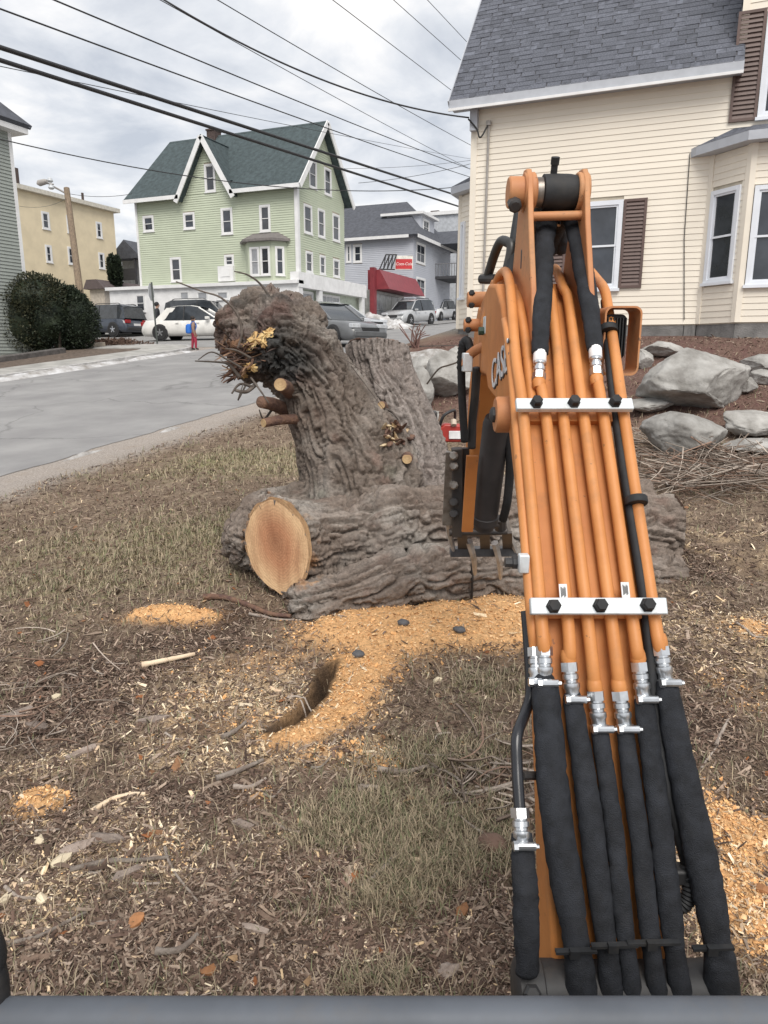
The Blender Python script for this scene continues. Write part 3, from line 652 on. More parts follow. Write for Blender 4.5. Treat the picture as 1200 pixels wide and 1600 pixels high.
# dormer side return on the roof
mbd = MB(); 
cs = 0.135; ncourse = int(rl/cs)
def shingle_mesh(k):
    r_ = random.Random(k); w = r_.uniform(.9, 1.0); mb = MB(); mb.add([(0,0,0),(w,0,0),(w,1.25,0),(0,1.25,0),(0,0,.010),(w,0,.010),(w,1.25,.002),(0,1.25,.002)], [(4,5,6,7),(0,1,5,4),(1,2,6,5),(3,0,4,7)])
    me = bpy.data.meshes.new('shingle'); me.from_pydata(mb.V, [], mb.F); me.materials.append(SHINGLE); return me
SM = [shingle_mesh(k) for k in range(5)]
sh_list = []
for c in range(ncourse):
    x = eL - random.uniform(0, .25)
    while x < eR:
        wdt = random.choice((.12, .16, .2, .26, .3)); x0 = max(x, eL); x1 = min(x+wdt, eR)
        if x1-x0 > .03: sh_list.append((c, x0, x1-x0, random.choice((0, 0, .004))))
        x += wdt
random.shuffle(sh_list); sh_list.sort(key=lambda q: (-int(q[2]*12), q[0]))
rest = MB(); nsh = 0
for (c, x0, w, dz) in sh_list:
    o = Vector((x0, re.y, re.z)) + ru*(c*cs - .02) + rn*(.004 + dz)
    if nsh < 300 and c < 26:
        M = Matrix(((w, 0, 0, o.x), (0, ru.y*cs, rn.y, o.y), (0, ru.z*cs, rn.z, o.z), (0, 0, 0, 1))); child_copy(SM[nsh % 5], roof, M, 'shingle'); nsh += 1
    else:
        ex = Vector((w*.96, 0, 0)); eu = ru*cs*1.25
        rest.add([o, o+ex, o+ex+eu, o+eu, o+rn*.010, o+ex+rn*.010, o+ex+eu+rn*.002, o+eu+rn*.002], [(4,5,6,7),(0,1,5,4),(1,2,6,5),(3,0,4,7)], random.randrange(4))
ms = [mat('grey_shingle_%s' % n, tuple(f*k for k in (0.10, 0.107, 0.13)), 0.85, var=0.3, scale=9, bump=0.4, bscale=120, detail=6) for n, f in (('dark', .82), ('mid', .95), ('pale', 1.06), ('light', 1.18))]
tag(rest.build('shingles', ms, roof, smooth=False), kind='stuff')
# service mast, conduit, cable on the wall
PIPE = mat('conduit_grey', (0.33, 0.31, 0.29), 0.5, var=0.1); CABLE = mat('black_cable', (0.02, 0.02, 0.022), 0.6)
mb = MB(); a = PY.hit(765, 196); b = PY.hit(760, 505); mb.tube([PY.pt(a[0], a[1], .07), PY.pt(a[0], a[1]-.1, .05), PY.pt(a[0]-.02, b[1], .05)], .024, 8); mb.cyl(PY.pt(a[0], a[1]-.02, .07), PY.pt(a[0], a[1]+.06, .07), .05, 8); cd = mb.build('service_conduit', PIPE, house)
mb = MB(); h0 = PY.hit(740, 190); h1 = PY.hit(748, 205)
mb.tube(spline([PY.pt(h0[0]-.05, h0[1], .2), PY.pt(h1[0], h1[1], .14), PY.pt(h1[0]+.05, h1[1]-.14, .14), PY.pt(a[0]-.1, h1[1]-.12, .14), PY.pt(a[0], a[1]-.0, .09)]), .016, 6); mb.build('service_loop', CABLE, house)
mb = MB(); c0 = PY.hit(1078, 240); c1 = PY.hit(1069, 500); mb.tube([PY.pt(c0[0], c0[1], .03), PY.pt((c0[0]*2+c1[0])/3-.02, (c0[1]+c1[1])/2, .03), PY.pt(c1[0], c1[1], .03)], .007, 5); mb.build('wall_cable', CABLE, house)
# ================================================================ green three-storey house
def simple_house(label, cat, name, base): return thing(name, label, cat, base)
YG = 34.1; GXc = onY(463, 300, YG).x
PGf = Panel((GXc, YG), (-1, 0, 0), (0, -1, 0)); PGs = Panel((GXc, YG), (0, 1, 0), (1, 0, 0))
gzb = zg(GXc, YG) ; gband = PGf.hit(463, 441)[1]; gev = PGf.hit(460, 288)[1]
gw = PGf.hit(216, 380)[0]; gd = PGs.hit(538, 400)[0]
GREEN = mat('green_siding', (0.50, 0.545, 0.425), 0.6, var=0.04, scale=1.0, spec=0.3); GROOF = mat('dark_green_shingle', (0.055, 0.075, 0.08), 0.9, var=0.25, scale=5, bump=0.4, bscale=40)
gh_ = thing('green_house', 'pale green three-storey house with dark green gabled roof above a white ground floor', 'house', (GXc, YG, gzb))
wr = [PGf.rect(*r) for r in ((224, 337, 241, 362), (287, 332, 305, 358), (346, 325, 364, 366), (406, 320, 423, 362), (267, 402, 284, 440), (351, 398, 366, 416), (320, 256, 337, 300))]
gable_c = PGf.hit(319, 215); gab_l = PGf.hit(290, 300)[0]; gab_r = PGf.hit(362, 288)[0]; gab_w = abs(gab_l-gab_r)/2; gab_s = (gab_l+gab_r)/2
fpoly = [(0, gband), (gw, gband), (gw, gev), (gab_s+gab_w, gev), (gab_s, gable_c[1]-.1), (gab_s-gab_w, gev), (0, gev)]
def fpoly_iv():
    pass
mbs = siding_mesh(PGf, [(0.1, gband), (gw-.1, gband), (gw-.1, gev), (0.1, gev)], wr, 0.115)
m2 = siding_mesh(PGf, [(gab_s-gab_w, gev), (gab_s+gab_w, gev), (gab_s, gable_c[1]-.1)], wr, 0.115); mbs.V_ = None
mbs.add(m2.V, m2.F); 
bk = MB(); bk.prism([PGf.pt(a, z, -.004) for a, z in [(0, gband), (gw, gband), (gw, gev), (0, gev)]], -PGf.N*.1); bk.prism([PGf.pt(a, z, -.004) for a, z in [(gab_s-gab_w, gev+.003), (gab_s+gab_w, gev+.003), (gab_s, gable_c[1]-.1)]], -PGf.N*.1)
gwl = bk.build('wall', BACK, gh_, smooth=False); mbs.build('siding', GREEN, gwl, smooth=False)
for r in wr: window(gh_, PGf, r, 0.10, WHITE)
# side wall with gable
rz = PGs.hit(503, 195); gd2 = gd; rs = rz[0]; rs = gd2/2
gpk = PGf.hit(463, 193)[1] 
d_ = rayw(505, 193); gpk = (CAMP + d_*((GXc)/d_.x)).z
wr2 = [PGs.rect(*r) for r in ((474, 320, 487, 365), (496, 327, 507, 371), (519, 335, 530, 377), (477, 393, 488, 426), (499, 399, 508, 429), (520, 405, 530, 433), (482, 250, 494, 294), (506, 263, 517, 305))]
spoly = [(0, gband), (gd2, gband), (gd2, gev), (gd2/2, gpk-.15), (0, gev)]
mbs = siding_mesh(PGs, spoly, wr2, 0.115)
bk = MB(); bk.prism([PGs.pt(a, z, -.004) for a, z in spoly], -PGs.N*.1); gws = bk.build('wall', BACK, gh_, smooth=False); mbs.build('siding', GREEN, gws, smooth=False)
for r in wr2: window(gh_, PGs, r, 0.10, WHITE)
mb = MB(); mb.beam((GXc+.03, YG-.03, gband), (GXc+.03, YG-.03, gev), .2, .2, (1, 0, 0)); mb.build('corner_board', WHITE, gh_, smooth=False)
mb = MB(); q = PGf.pt(gw-.05, 0); mb.beam((q.x, q.y-.03, gband), (q.x, q.y-.03, gev), .1, .12, (1, 0, 0)); mb.build('downspout', WHITE, gh_, smooth=False)
# main roof
ex = .45; xr0 = GXc + ex; xl0 = GXc - gw - ex; xh = xl0 + 0.9
yf0 = YG - ex; yb0 = YG + gd2 + ex; ym = YG + gd2/2; ez = gev - .05; 
gA, gB = sorted((PGf.pt(gab_s-gab_w-.05, 0).x, PGf.pt(gab_s+gab_w+.05, 0).x)); kz = (YG+.05-yf0)/(ym-yf0); zc_ = ez + (gpk-ez)*kz
xhl = lambda f: xl0 + (xh-xl0)*f
slab(gh_, 'roof', [(gB, yf0, ez), (xr0, yf0, ez), (xr0, ym, gpk), (gB, ym, gpk)], .14, GROOF)
slab(gh_, 'roof_slope', [(xl0, yf0, ez), (gA, yf0, ez), (gA, ym, gpk), (xh, ym, gpk)], .14, GROOF)
slab(gh_, 'roof_slope', [(gA, YG+.05, zc_), (gB, YG+.05, zc_), (gB, ym, gpk), (gA, ym, gpk)], .14, GROOF)
slab(gh_, 'roof_slope', [(xl0, yb0, ez), (xr0, yb0, ez), (xr0, ym, gpk-.01), (xh, ym, gpk-.01)], .14, GROOF)
slab(gh_, 'roof_slope', [(xl0, yf0+.02, ez), (xl0, yb0-.02, ez), (xh, ym, gpk-.02)], .12, GROOF)
mb = MB(); mb.beam((xr0+.02, yf0, ez-.12), (xr0+.02, ym, gpk-.10), .06, .28, (0, 0, 1)); mb.beam((xr0+.02, yb0, ez-.12), (xr0+.02, ym, gpk-.10), .06, .28, (0, 0, 1)); mb.build('rake_board', WHITE, gh_, smooth=False)
gl = PGf.pt(gab_s-gab_w-.15, 0).x; gr = PGf.pt(gab_s+gab_w+.15, 0).x
for a_, b_ in ((max(gl, gr), xr0), (xl0, min(gl, gr))):
    mb = MB(); mb.box((a_, yf0-.06, ez-.2), (b_, yf0, ez-.0)); mb.build('gutter', WHITE, gh_, smooth=False)
# front cross gable roof
gx_ = PGf.pt(gab_s, 0).x; gw2 = gab_w + .35; gz0 = ez - .25; gzp = gable_c[1] + .05; yb_ = YG + (gzp-ez)/(gpk-ez)*(ym-yf0)
for sg in (-1, 1):
    slab(gh_, 'gable_slope', [(gx_, yf0+.0, gzp), (gx_ + sg*gw2, yf0+.0, gz0), (gx_ + sg*gw2, YG+.6, gz0), (gx_, yb_, gzp)], .12, GROOF)
    mb = MB(); mb.beam((gx_, yf0-.03, gzp-.10), (gx_ + sg*gw2, yf0-.03, gz0-.12), .06, .26, (0, 0, 1)); mb.build('gable_rake', WHITE, gh_, smooth=False)
BRICKD = mat('chimney_brick', (0.07, 0.05, 0.045), 0.9, var=0.3, scale=12)
ch = onY(334, 205, ym); mb = MB(); mb.box((ch.x-.28, ym-.3, gpk-.6), (ch.x+.28, ym+.3, gpk+.22)); mb.box((ch.x-.32, ym-.35, gpk+.22), (ch.x+.32, ym+.35, gpk+.30)); mb.build('chimney', BRICKD, gh_, smooth=False)
# bay on the front
bs0 = PGf.hit(449, 410)[0]; bs1 = PGf.hit(384, 410)[0]; bz1 = PGf.hit(415, 380)[1]; bz0 = gband
c0 = PGf.pt(bs0, 0); c3 = PGf.pt(bs1, 0); c1 = c0 + Vector((-.55, -.6, 0)); c2 = c3 + Vector((.55, -.6, 0))
mb = MB(); mb.prism([(v.x, v.y, bz0) for v in (c0, c1, c2, c3)], (0, 0, bz1-bz0)); by = mb.build('bay_wall', GREEN, gh_, smooth=False)
Pb = Panel(c1, (c2-c1), (0, -1, 0)); Lb = (c2-c1).length
for a, b in ((.08, .48), (.52, .92)): window(by, Pb, (Lb*a, Lb*b, bz0+.35, bz1-.25), .08, WHITE, glass=GLASS2 if a > .5 else GLASS)
Pb2 = Panel(c0, (c1-c0), Vector((c1-c0).cross(Vector((0, 0, -1))))); Lb2 = (c1-c0).length
if Pb2.N.y > 0: Pb2.N = -Pb2.N
window(by, Pb2, (Lb2*.2, Lb2*.8, bz0+.35, bz1-.25), .08, WHITE)
mb = MB(); rp = [c0 + Vector((.25, -.1, 0)), c1 + Vector((.1, -.3, 0)), c2 + Vector((-.1, -.3, 0)), c3 + Vector((-.25, -.1, 0))]
V = [Vector((v.x, v.y, bz1)) for v in rp] + [Vector((v.x, v.y, bz1+.12)) for v in rp] + [Vector((c0.x-.5, YG, bz1+.5)), Vector((c3.x+.5, YG, bz1+.5))]
mesh_obj('bay_roof', V, [(0,1,2,3),(0,4,5,1),(1,5,6,2),(2,6,7,3),(4,8,5),(5,8,9,6),(6,9,7)], mat('bay_shingle', (0.17, 0.155, 0.15), 0.9), gh_, False)
mb = MB(); r = PGf.rect(344, 416, 368, 440); mb.obox(PGf.pt((r[0]+r[1])/2, (r[2]+r[3])/2, .10), PGf.D*(r[1]-r[0])/2, PGf.N*.12, Vector((0, 0, (r[3]-r[2])/2))); mb.obox(PGf.pt((r[0]+r[1])/2, (r[2]+r[3])/2+.05, .23), PGf.D*(r[1]-r[0])*.3, PGf.N*.02, Vector((0, 0, (r[3]-r[2])*.26))); mb.build('air_conditioner', WHITE, gh_, smooth=False)
# white ground floor: long low front wall, and the shop front on the road side
WB = mat('white_painted_block', (0.75, 0.75, 0.75), 0.7, var=0.08, scale=2.5, bump=0.4, bscale=14)
yfr = YG - .5; xsl = onY(172, 470, yfr).x
PGw = Panel((GXc + .25, yfr), (-1, 0, 0), (0, -1, 0)); Lw = GXc + .25 - xsl
mb = MB(); mb.box((xsl, yfr, gzb-.8), (GXc+.25, YG-.01, gband-.1)); wb = mb.build('ground_floor_wall', WB, gh_, smooth=False)
mb = MB(); mb.box((xsl-.15, yfr-.18, gband-.1), (GXc+.30, YG-.003, gband+.07)); mb.build('ledge', WHITE, gh_, smooth=False)
for r in ((213, 460, 227, 487), (281, 455, 296, 469), (308, 455, 325, 469), (339, 455, 357, 468)): window(gh_, PGw, PGw.rect(*r), .06, WHITE, glass=GLASS2 if r[0] > 220 else GLASS, sash=r[0] < 220, depth=.04)
# courses of the painted block wall
PGr = Panel((GXc + .27, yfr), (0, 1, 0), (1, 0, 0)); sh_top = PGr.hit(467, 424)[1]; sh_bot = PGr.hit(467, 448)[1]; Ls_ = PGr.hit(572, 452)[0]
mb = MB(); mb.box((GXc-.2, yfr-.01, sh_bot), (GXc+.30, yfr+Ls_, sh_top)); mb.build('shop_fascia', WB, gh_, smooth=False)
mb = MB(); mb.box((GXc-.4, yfr+.05, gzb-.5), (GXc-.15, yfr+Ls_, sh_bot)); mb.build('shop_wall', mat('pale_green_shop_wall', (0.45, 0.50, 0.42), 0.7), gh_, smooth=False)
for a in (0.0, .27, .93):
    mb = MB(); y = yfr + .02 + Ls_*a; mb.box((GXc+.05, y, gzb-.5), (GXc+.27, y+.35, sh_bot)); mb.build('shop_post', WHITE, gh_, smooth=False)
Psw = Panel((GXc - .14, yfr), (0, 1, 0), (1, 0, 0)); window(gh_, Psw, (.6, 2.3, gzb+.3, sh_bot-.1), .1, WHITE, glass=GLASS2, sash=False, sill=False); window(gh_, Psw, (3.0, 5.6, gzb+.3, sh_bot-.1), .08, WHITE, glass=GLASS2, sash=False, sill=False, mull=2)
# ================================================================ grey house beyond the shop
XS = GXc + .0
GREYS = mat('grey_siding', (0.47, 0.49, 0.54), 0.6, var=0.04, scale=1); DKROOF = mat('charcoal_shingle', (0.075, 0.08, 0.095), 0.9, var=0.2, scale=4, bump=.3, bscale=30)
Yh = onX(646, 400, XS).y; hz = zg(XS, Yh); PHf = Panel((XS, Yh), (-1, 0, 0), (0, -1, 0)); PHs = Panel((XS, Yh), (0, 1, 0), (1, 0, 0))
hev = PHs.hit(648, 367)[1]; hpk = PHf.hit(640, 316)[1] + 1.2
gyh = thing('grey_house', 'grey clapboard house with charcoal roof and stacked side porches', 'house', (XS, Yh, hz))
Lf = 14.0; Ld = PHs.hit(694, 400)[0] + 2
wrs = [PHf.rect(*r) for r in ((541, 382, 549, 410), (552, 382, 566, 410))]
bk = MB(); bk.box((XS-Lf, Yh+.01, hz-1), (XS-.01, Yh+9, hev)); hw = bk.build('wall', BACK, gyh, smooth=False)
siding_mesh(PHf, [(0, hz-.5), (Lf, hz-.5), (Lf, hev), (0, hev)], wrs, .13).build('siding', GREYS, hw, smooth=False)
wrs2 = [PHs.rect(*r) for r in ((650, 380, 664, 412), (650, 434, 664, 464))]
siding_mesh(PHs, [(0, hz-.5), (9, hz-.5), (9, hev), (0, hev)], wrs2, .13).build('siding', GREYS, hw, smooth=False)
for r in wrs: window(gyh, PHf, r, .14, WHITE)
for r in wrs2: window(gyh, PHs, r, .14, WHITE, mull=1)
o_ = .5; ymh = Yh + 4.5; rpk = onY(640, 315, ymh).z; xpk = onY(636, 315, ymh).x
slab(gyh, 'roof', [(XS-Lf-o_, Yh-o_, hev-.05), (XS+o_, Yh-o_, hev-.05), (xpk, ymh, rpk), (XS-Lf-o_, ymh, rpk)], .16, DKROOF)
slab(gyh, 'roof_slope', [(XS+o_, Yh-o_, hev-.05), (XS+o_, Yh+9+o_, hev-.05), (xpk, ymh, rpk)], .16, DKROOF)
slab(gyh, 'roof_slope', [(XS-Lf-o_, Yh+9+o_, hev-.05), (XS+o_, Yh+9+o_, hev-.05), (xpk, ymh, rpk-.01), (XS-Lf-o_, ymh, rpk-.01)], .16, DKROOF)
mb = MB(); mb.box((XS-Lf, Yh-o_-.04, hev-.25), (XS-.2, Yh-o_, hev-.04)); mb.build('gutter', WHITE, gyh, smooth=False)
mb = MB(); mb.box((XS+o_, Yh-o_, hev-.28), (XS+o_+.05, Yh+9, hev-.04)); mb.build('gutter', WHITE, gyh, smooth=False)
# dormer facing the road
dzt = PHs.hit(660, 333)[1]; dY0 = Yh + 2.2; mb = MB(); mb.box((XS-3.0, dY0, hev+.1), (XS-.25, dY0+3.2, dzt)); mb.build('dormer_wall', GREYS, gyh, smooth=False)
mb = MB(); mb.box((XS-3.4, dY0-.3, dzt), (XS+.05, dY0+3.5, dzt+.18)); mb.build('dormer_roof', WHITE, gyh, smooth=False)
Pd = Panel((XS-.25, dY0), (0, 1, 0), (1, 0, 0)); window(gyh, Pd, (.5, 1.9, hev+.45, dzt-.2), .12, WHITE, mull=1)
# stacked porches on the road side
pY0, pY1 = Yh + 5.0, Yh + 9.0; DKW = mat('dark_stained_wood', (0.045, 0.045, 0.05), 0.7)
mb = MB()
for y in (pY0+.1, pY1-.1): mb.box((XS+1.75, y-.07, hz-.3), (XS+1.9, y+.07, hev))
mb.build('porch_post', DKW, gyh, smooth=False)
pf = PHs.hit(680, 432)[1]
mb = MB(); mb.box((XS, pY0, pf-.2), (XS+2, pY1, pf)); mb.build('porch_floor', DKW, gyh, smooth=False)
mb = MB(); mb.box((XS+1.8, pY0, pf+.9), (XS+1.88, pY1, pf+.97)); mb.box((XS, pY0+.02, pf+.9), (XS+1.8, pY0+.08, pf+.97))
for k in range(16): y = pY0 + (pY1-pY0)*k/16; mb.box((XS+1.82, y, pf), (XS+1.86, y+.04, pf+.9))
for k in range(8): x = XS + 1.8*k/8; mb.box((x, pY0+.03, pf), (x+.04, pY0+.07, pf+.9))
mb.build('porch_railing', mat('weathered_rail', (0.16, 0.16, 0.17), 0.7), gyh, smooth=False)
zp = hev - .1
mesh_obj('porch_roof', [(XS-.5, pY0-.4, zp), (XS+2.4, pY0-.4, zp), (XS+2.4, pY1+.4, zp), (XS-.5, pY1+.4, zp), (XS-.5, (pY0+pY1)/2, zp+1.3), (XS+2.4, (pY0+pY1)/2, zp+1.3)], [(3,2,1,0),(0,1,5,4),(2,3,4,5),(1,2,5),(0,4,3)], DKROOF, gyh, False)
mb = MB(); mb.beam((XS+2.43, pY0-.4, zp), (XS+2.43, (pY0+pY1)/2, zp+1.3), .05, .2); mb.beam((XS+2.43, pY1+.4, zp), (XS+2.43, (pY0+pY1)/2, zp+1.3), .05, .2); mb.beam((XS+2.43, pY0-.4, zp-.05), (XS+2.43, pY1+.4, zp-.05), .05, .16); mb.build('porch_gable_trim', WHITE, gyh, smooth=False)
mb = MB(); c = onX(678, 333, XS-3); mb.box((XS-4, ymh+2, rpk-1.5), (XS-3.3, ymh+2.7, rpk+.3)); mb.build('chimney', BRICKD, gyh, smooth=False)
# pale block further along
pal = thing('pale_flat_house', 'pale grey flat-roofed house beyond the grey porches', 'house', (XS+1, Yh+16, zg(XS, Yh+16)))
mb = MB(); ptz = onY(690, 336, Yh+14).z; mb.box((XS-8, Yh+14, hz-1), (XS+7.0, Yh+22, ptz)); plw = mb.build('wall', mat('pale_siding', (0.42, 0.44, 0.47), 0.7), pal, smooth=False)
mb = MB(); mb.box((XS-8.2, Yh+13.8, ptz), (XS+7.2, Yh+22.2, ptz+.3)); mb.build('cornice', WHITE, pal, smooth=False)
Pp = Panel((XS+7, Yh+14), (-1, 0, 0), (0, -1, 0)); 
for k in range(3): window(pal, Pp, (1.0+k*2.1, 2.0+k*2.1, hz+4.3, hz+6.0), .12, WHITE)
for k in range(3): window(pal, Pp, (1.0+k*2.1, 2.0+k*2.1, hz+1.0, hz+2.7), .12, WHITE)
mb = MB(); c = onY(679, 330, Yh+17); mb.box((c.x-.4, Yh+17, ptz), (c.x+.4, Yh+17.6, ptz+1.0)); mb.build('chimney', BRICKD, pal, smooth=False)
# ================================================================ red canopied shop
Xr = GXc + .45; y0r = onX(588, 480, Xr).y; y1r = onX(636, 480, Xr).y; rzb = zg(Xr, y0r)
RED = mat('dark_red_metal', (0.22, 0.035, 0.045), 0.5, var=0.12, scale=3)
shop = thing('red_shop', 'small shop with a dark red sloped canopy and tall glass front', 'shop', (Xr, (y0r+y1r)/2, rzb))
zt_ = onX(588, 452, Xr).z; zt2 = onX(588, 421, Xr).z
mb = MB(); mb.box((Xr-6, y0r+.02, rzb-.5), (Xr-.3, y1r, zt_)); mb.build('wall', mat('shop_block', (0.30, 0.31, 0.30), 0.8, var=.2), shop, smooth=False)
mb = MB(); mb.box((Xr-.3, y0r-.35, rzb-.4), (Xr+.02, y0r+.02, zt2+.1)); mb.build('corner_pier', RED, shop, smooth=False)
mb = MB(); mb.prism([(Xr-.6, y0r+.03, zt_), (Xr+.9, y0r+.03, zt_), (Xr+.2, y0r+.03, zt2), (Xr-.6, y0r+.03, zt2)], (0, y1r-y0r+1.2, 0)); mb.build('canopy', RED, shop, smooth=False)
Ps = Panel((Xr-.28, y0r+.1), (0, 1, 0), (1, 0, 0)); window(shop, Ps, (.0, y1r-y0r-.1, rzb+.05, zt_-.05), .1, mat('aluminium_frame', (0.5, 0.5, 0.5), 0.4, metal=.6), glass=GLASS2, sash=True, sill=False, mull=4)
# roof sign on a steel frame
sgn = thing('roof_sign', 'red rectangular soft drink sign on a black steel frame above the red shop', 'sign', (Xr, y0r+1.5, zt2))
s0 = atd(617, 404, 49.5); s1 = atd(645, 404, 49.5); zt3 = atd(631, 400, 49.5).z; zb3 = atd(631, 421, 49.5).z
dS = (s1-s0); dS.z = 0; Wd = dS.length; dS.normalize(); nS = Vector((dS.y, -dS.x, 0)); cS = Vector(((s0.x+s1.x)/2, (s0.y+s1.y)/2, (zt3+zb3)/2))
mb = MB(); mb.obox(cS, dS*Wd/2, nS*.12, Vector((0, 0, (zt3-zb3)/2))); mb.build('sign_box', mat('sign_white', (0.7, 0.68, 0.62), 0.5), sgn, smooth=False)
mb = MB(); hh = (zt3-zb3); mb.obox(cS - Vector((0, 0, hh*.1)), dS*(Wd/2-.05), nS*.126, Vector((0, 0, hh*.36))); mb.build('sign_face', mat('sign_red', (0.50, 0.035, 0.04), 0.4), sgn, smooth=False)
Mt = Matrix(((dS.x, 0, nS.x, 0), (dS.y, 0, nS.y, 0), (0, 1, 0, 0), (0, 0, 0, 1)))
text_obj('sign_lettering', 'Coca-Cola', hh*.29, Matrix.Translation(cS + nS*.13 - Vector((0, 0, hh*.1))) @ Mt, mat('sign_letter_white', (0.8, 0.78, 0.75), 0.5), sgn, .006, shear=.25)
mb = MB()
f0 = [atd(593+6*k, 421, 48.6) for k in range(5)]; f1 = [atd(603+5.5*k, 398, 49.2) for k in range(5)]
for k in range(4): mb.cyl(f0[k], f1[k+0], .05, 6); 
for k in range(0, 3): mb.cyl(f0[k+1], f1[k], .04, 6)
mb.cyl(f1[0], f1[3], .05, 6); mb.cyl(f1[3], s0, .05, 6); mb.cyl(f0[0], f0[4], .05, 6)
mb.build('sign_frame', mat('black_steel', (0.02, 0.02, 0.022), 0.6), sgn)
# ================================================================ yellow apartment block on the left
XA = onX(181, 330, -41.5).x; PAp = Panel((XA, onX(181, 380, -41.5).y), (0, -1, 0), (1, 0, 0)); La = 16; az = 1.5; at_ = PAp.hit(181, 333)[1]
TAN = mat('yellow_stucco', (0.70, 0.60, 0.42), 0.8, var=0.06, scale=1.2, bump=.15)
ap = thing('apartment_block', 'flat-roofed pale yellow three-storey apartment block behind the utility pole', 'building', (XA, PAp.O.y, 3))
mb = MB(); mb.box((XA-12, PAp.O.y-La, az), (XA, PAp.O.y, at_)); mb.build('wall', TAN, ap, smooth=False)
mb = MB(); mb.box((XA-12.2, PAp.O.y-La, at_), (XA+.35, PAp.O.y+.35, at_+.28)); mb.build('cornice', mat('cream_cornice', (0.55, 0.52, 0.45), .7), ap, smooth=False)
for r in ((65, 331, 77, 358), (104, 337, 112, 364), (150, 347, 159, 372), (71, 383, 81, 410), (106, 386, 116, 413), (154, 395, 163, 420)): window(ap, PAp, PAp.rect(*r), .12, WHITE)
mb = MB(); c = PAp.hit(39, 290); q = PAp.pt(c[0], 0); mb.box((XA-2.0, q.y-.5, at_), (XA-1.0, q.y+.5, at_+1.6)); mb.build('chimney', BRICKD, ap, smooth=False)
mb = MB(); c = PAp.hit(140, 320); q = PAp.pt(c[0], 0); mb.cyl((XA-.6, q.y, at_), (XA-.6, q.y, at_+1.0), .09, 8); mb.build('vent_pipe', BRICKD, ap)
# ================================================================ grey-green house at the far left
XL = -21.7; PLf = Panel((XL, onX(38, 420, XL).y), (0, -1, 0), (1, 0, 0)); lz = zg(XL, PLf.O.y); lev = PLf.hit(22, 196)[1]
lh = thing('grey_green_house', 'grey-green clapboard house with white trim behind the dark evergreen bush', 'house', (XL, PLf.O.y, lz))
LG = mat('sage_siding', (0.29, 0.315, 0.29), 0.6, var=.04)
mb = MB(); mb.box((XL-8, PLf.O.y-9, lz-.5), (XL-.004, PLf.O.y, lev)); lw = mb.build('wall', BACK, lh, smooth=False)
siding_mesh(PLf, [(0.12, lz-.3), (9, lz-.3), (9, lev), (.12, lev)], [], .114).build('siding', LG, lw, smooth=False)
PLb = Panel((XL, PLf.O.y), (-1, 0, 0), (0, 1, 0))
mb = MB(); mb.box((XL-.01, PLf.O.y-.12, lz-.3), (XL+.03, PLf.O.y+.02, lev)); mb.build('corner_board', WHITE, lh, smooth=False)
window(lh, PLf, (3.0, 4.0, lz+3.5, lz+5.2), .1, WHITE)
mb = MB(); mb.box((XL-8, PLf.O.y-9, lev-.28), (XL+.40, PLf.O.y+.4, lev-.02)); mb.build('eave', WHITE, lh, smooth=False)
slab(lh, 'roof', [(XL+.5, PLf.O.y+.5, lev), (XL+.5, PLf.O.y-9, lev), (XL-4, PLf.O.y-9, lev+4.2), (XL-4, PLf.O.y-3, lev+4.2)], .15, DKROOF)
slab(lh, 'roof_slope', [(XL+.5, PLf.O.y+.5, lev), (XL-8.5, PLf.O.y+.5, lev), (XL-4, PLf.O.y-3, lev+4.2)], .15, DKROOF)
# small buildings between
sp = thing('porch_house', 'narrow white house with dark gabled porch behind the green house', 'house', tuple(atd(205, 450, 60)))
c = atd(206, 440, 60); zt_ = atd(206, 408, 60).z; z1_ = atd(206, 380, 60).z
mb = MB(); mb.box((c.x-.9, c.y, c.z-1), (c.x+3, c.y+4, zt_)); mb.build('wall', mat('pale_siding', (0.42, 0.44, 0.47), 0.7), sp, smooth=False)
mb = MB(); mb.prism([(c.x-1.3, c.y-1.2, zt_), (c.x+2.2, c.y-1.2, zt_), (c.x+.5, c.y-1.2, z1_)], (0, 4, 0)); mb.build('roof', DKROOF, sp, smooth=False)
mb = MB(); mb.box((c.x-1.0, c.y-1.1, c.z-1), (c.x-.85, c.y-.95, zt_)); mb.box((c.x+1.3, c.y-1.1, c.z-1), (c.x+1.45, c.y-.95, zt_)); mb.box((c.x-1, c.y-1.08, c.z), (c.x+1.4, c.y-1.0, c.z+.9)); mb.build('porch', DKW, sp, smooth=False)
gg = thing('garage', 'small tan garage with brown roof beside the apartment block', 'garage', tuple(atd(158, 480, 50)))
c = atd(143, 486, 50); d = atd(174, 486, 50); zt_ = atd(158, 453, 50).z; z2 = atd(158, 441, 50).z
mb = MB(); mb.box((c.x, c.y, 2), (d.x, c.y+4, zt_)); mb.build('wall', mat('garage_tan', (0.42, 0.38, 0.33), .8), gg, smooth=False)
mb = MB(); mb.prism([(c.x-.3, c.y-.3, zt_), (d.x+.3, c.y-.3, zt_), ((c.x+d.x)/2+.3, c.y-.3, z2+.1), ((c.x+d.x)/2-.6, c.y-.3, z2+.1)], (0, 5, 0)); mb.build('roof', mat('garage_roof', (0.10, 0.08, 0.08), .9), gg, smooth=False)
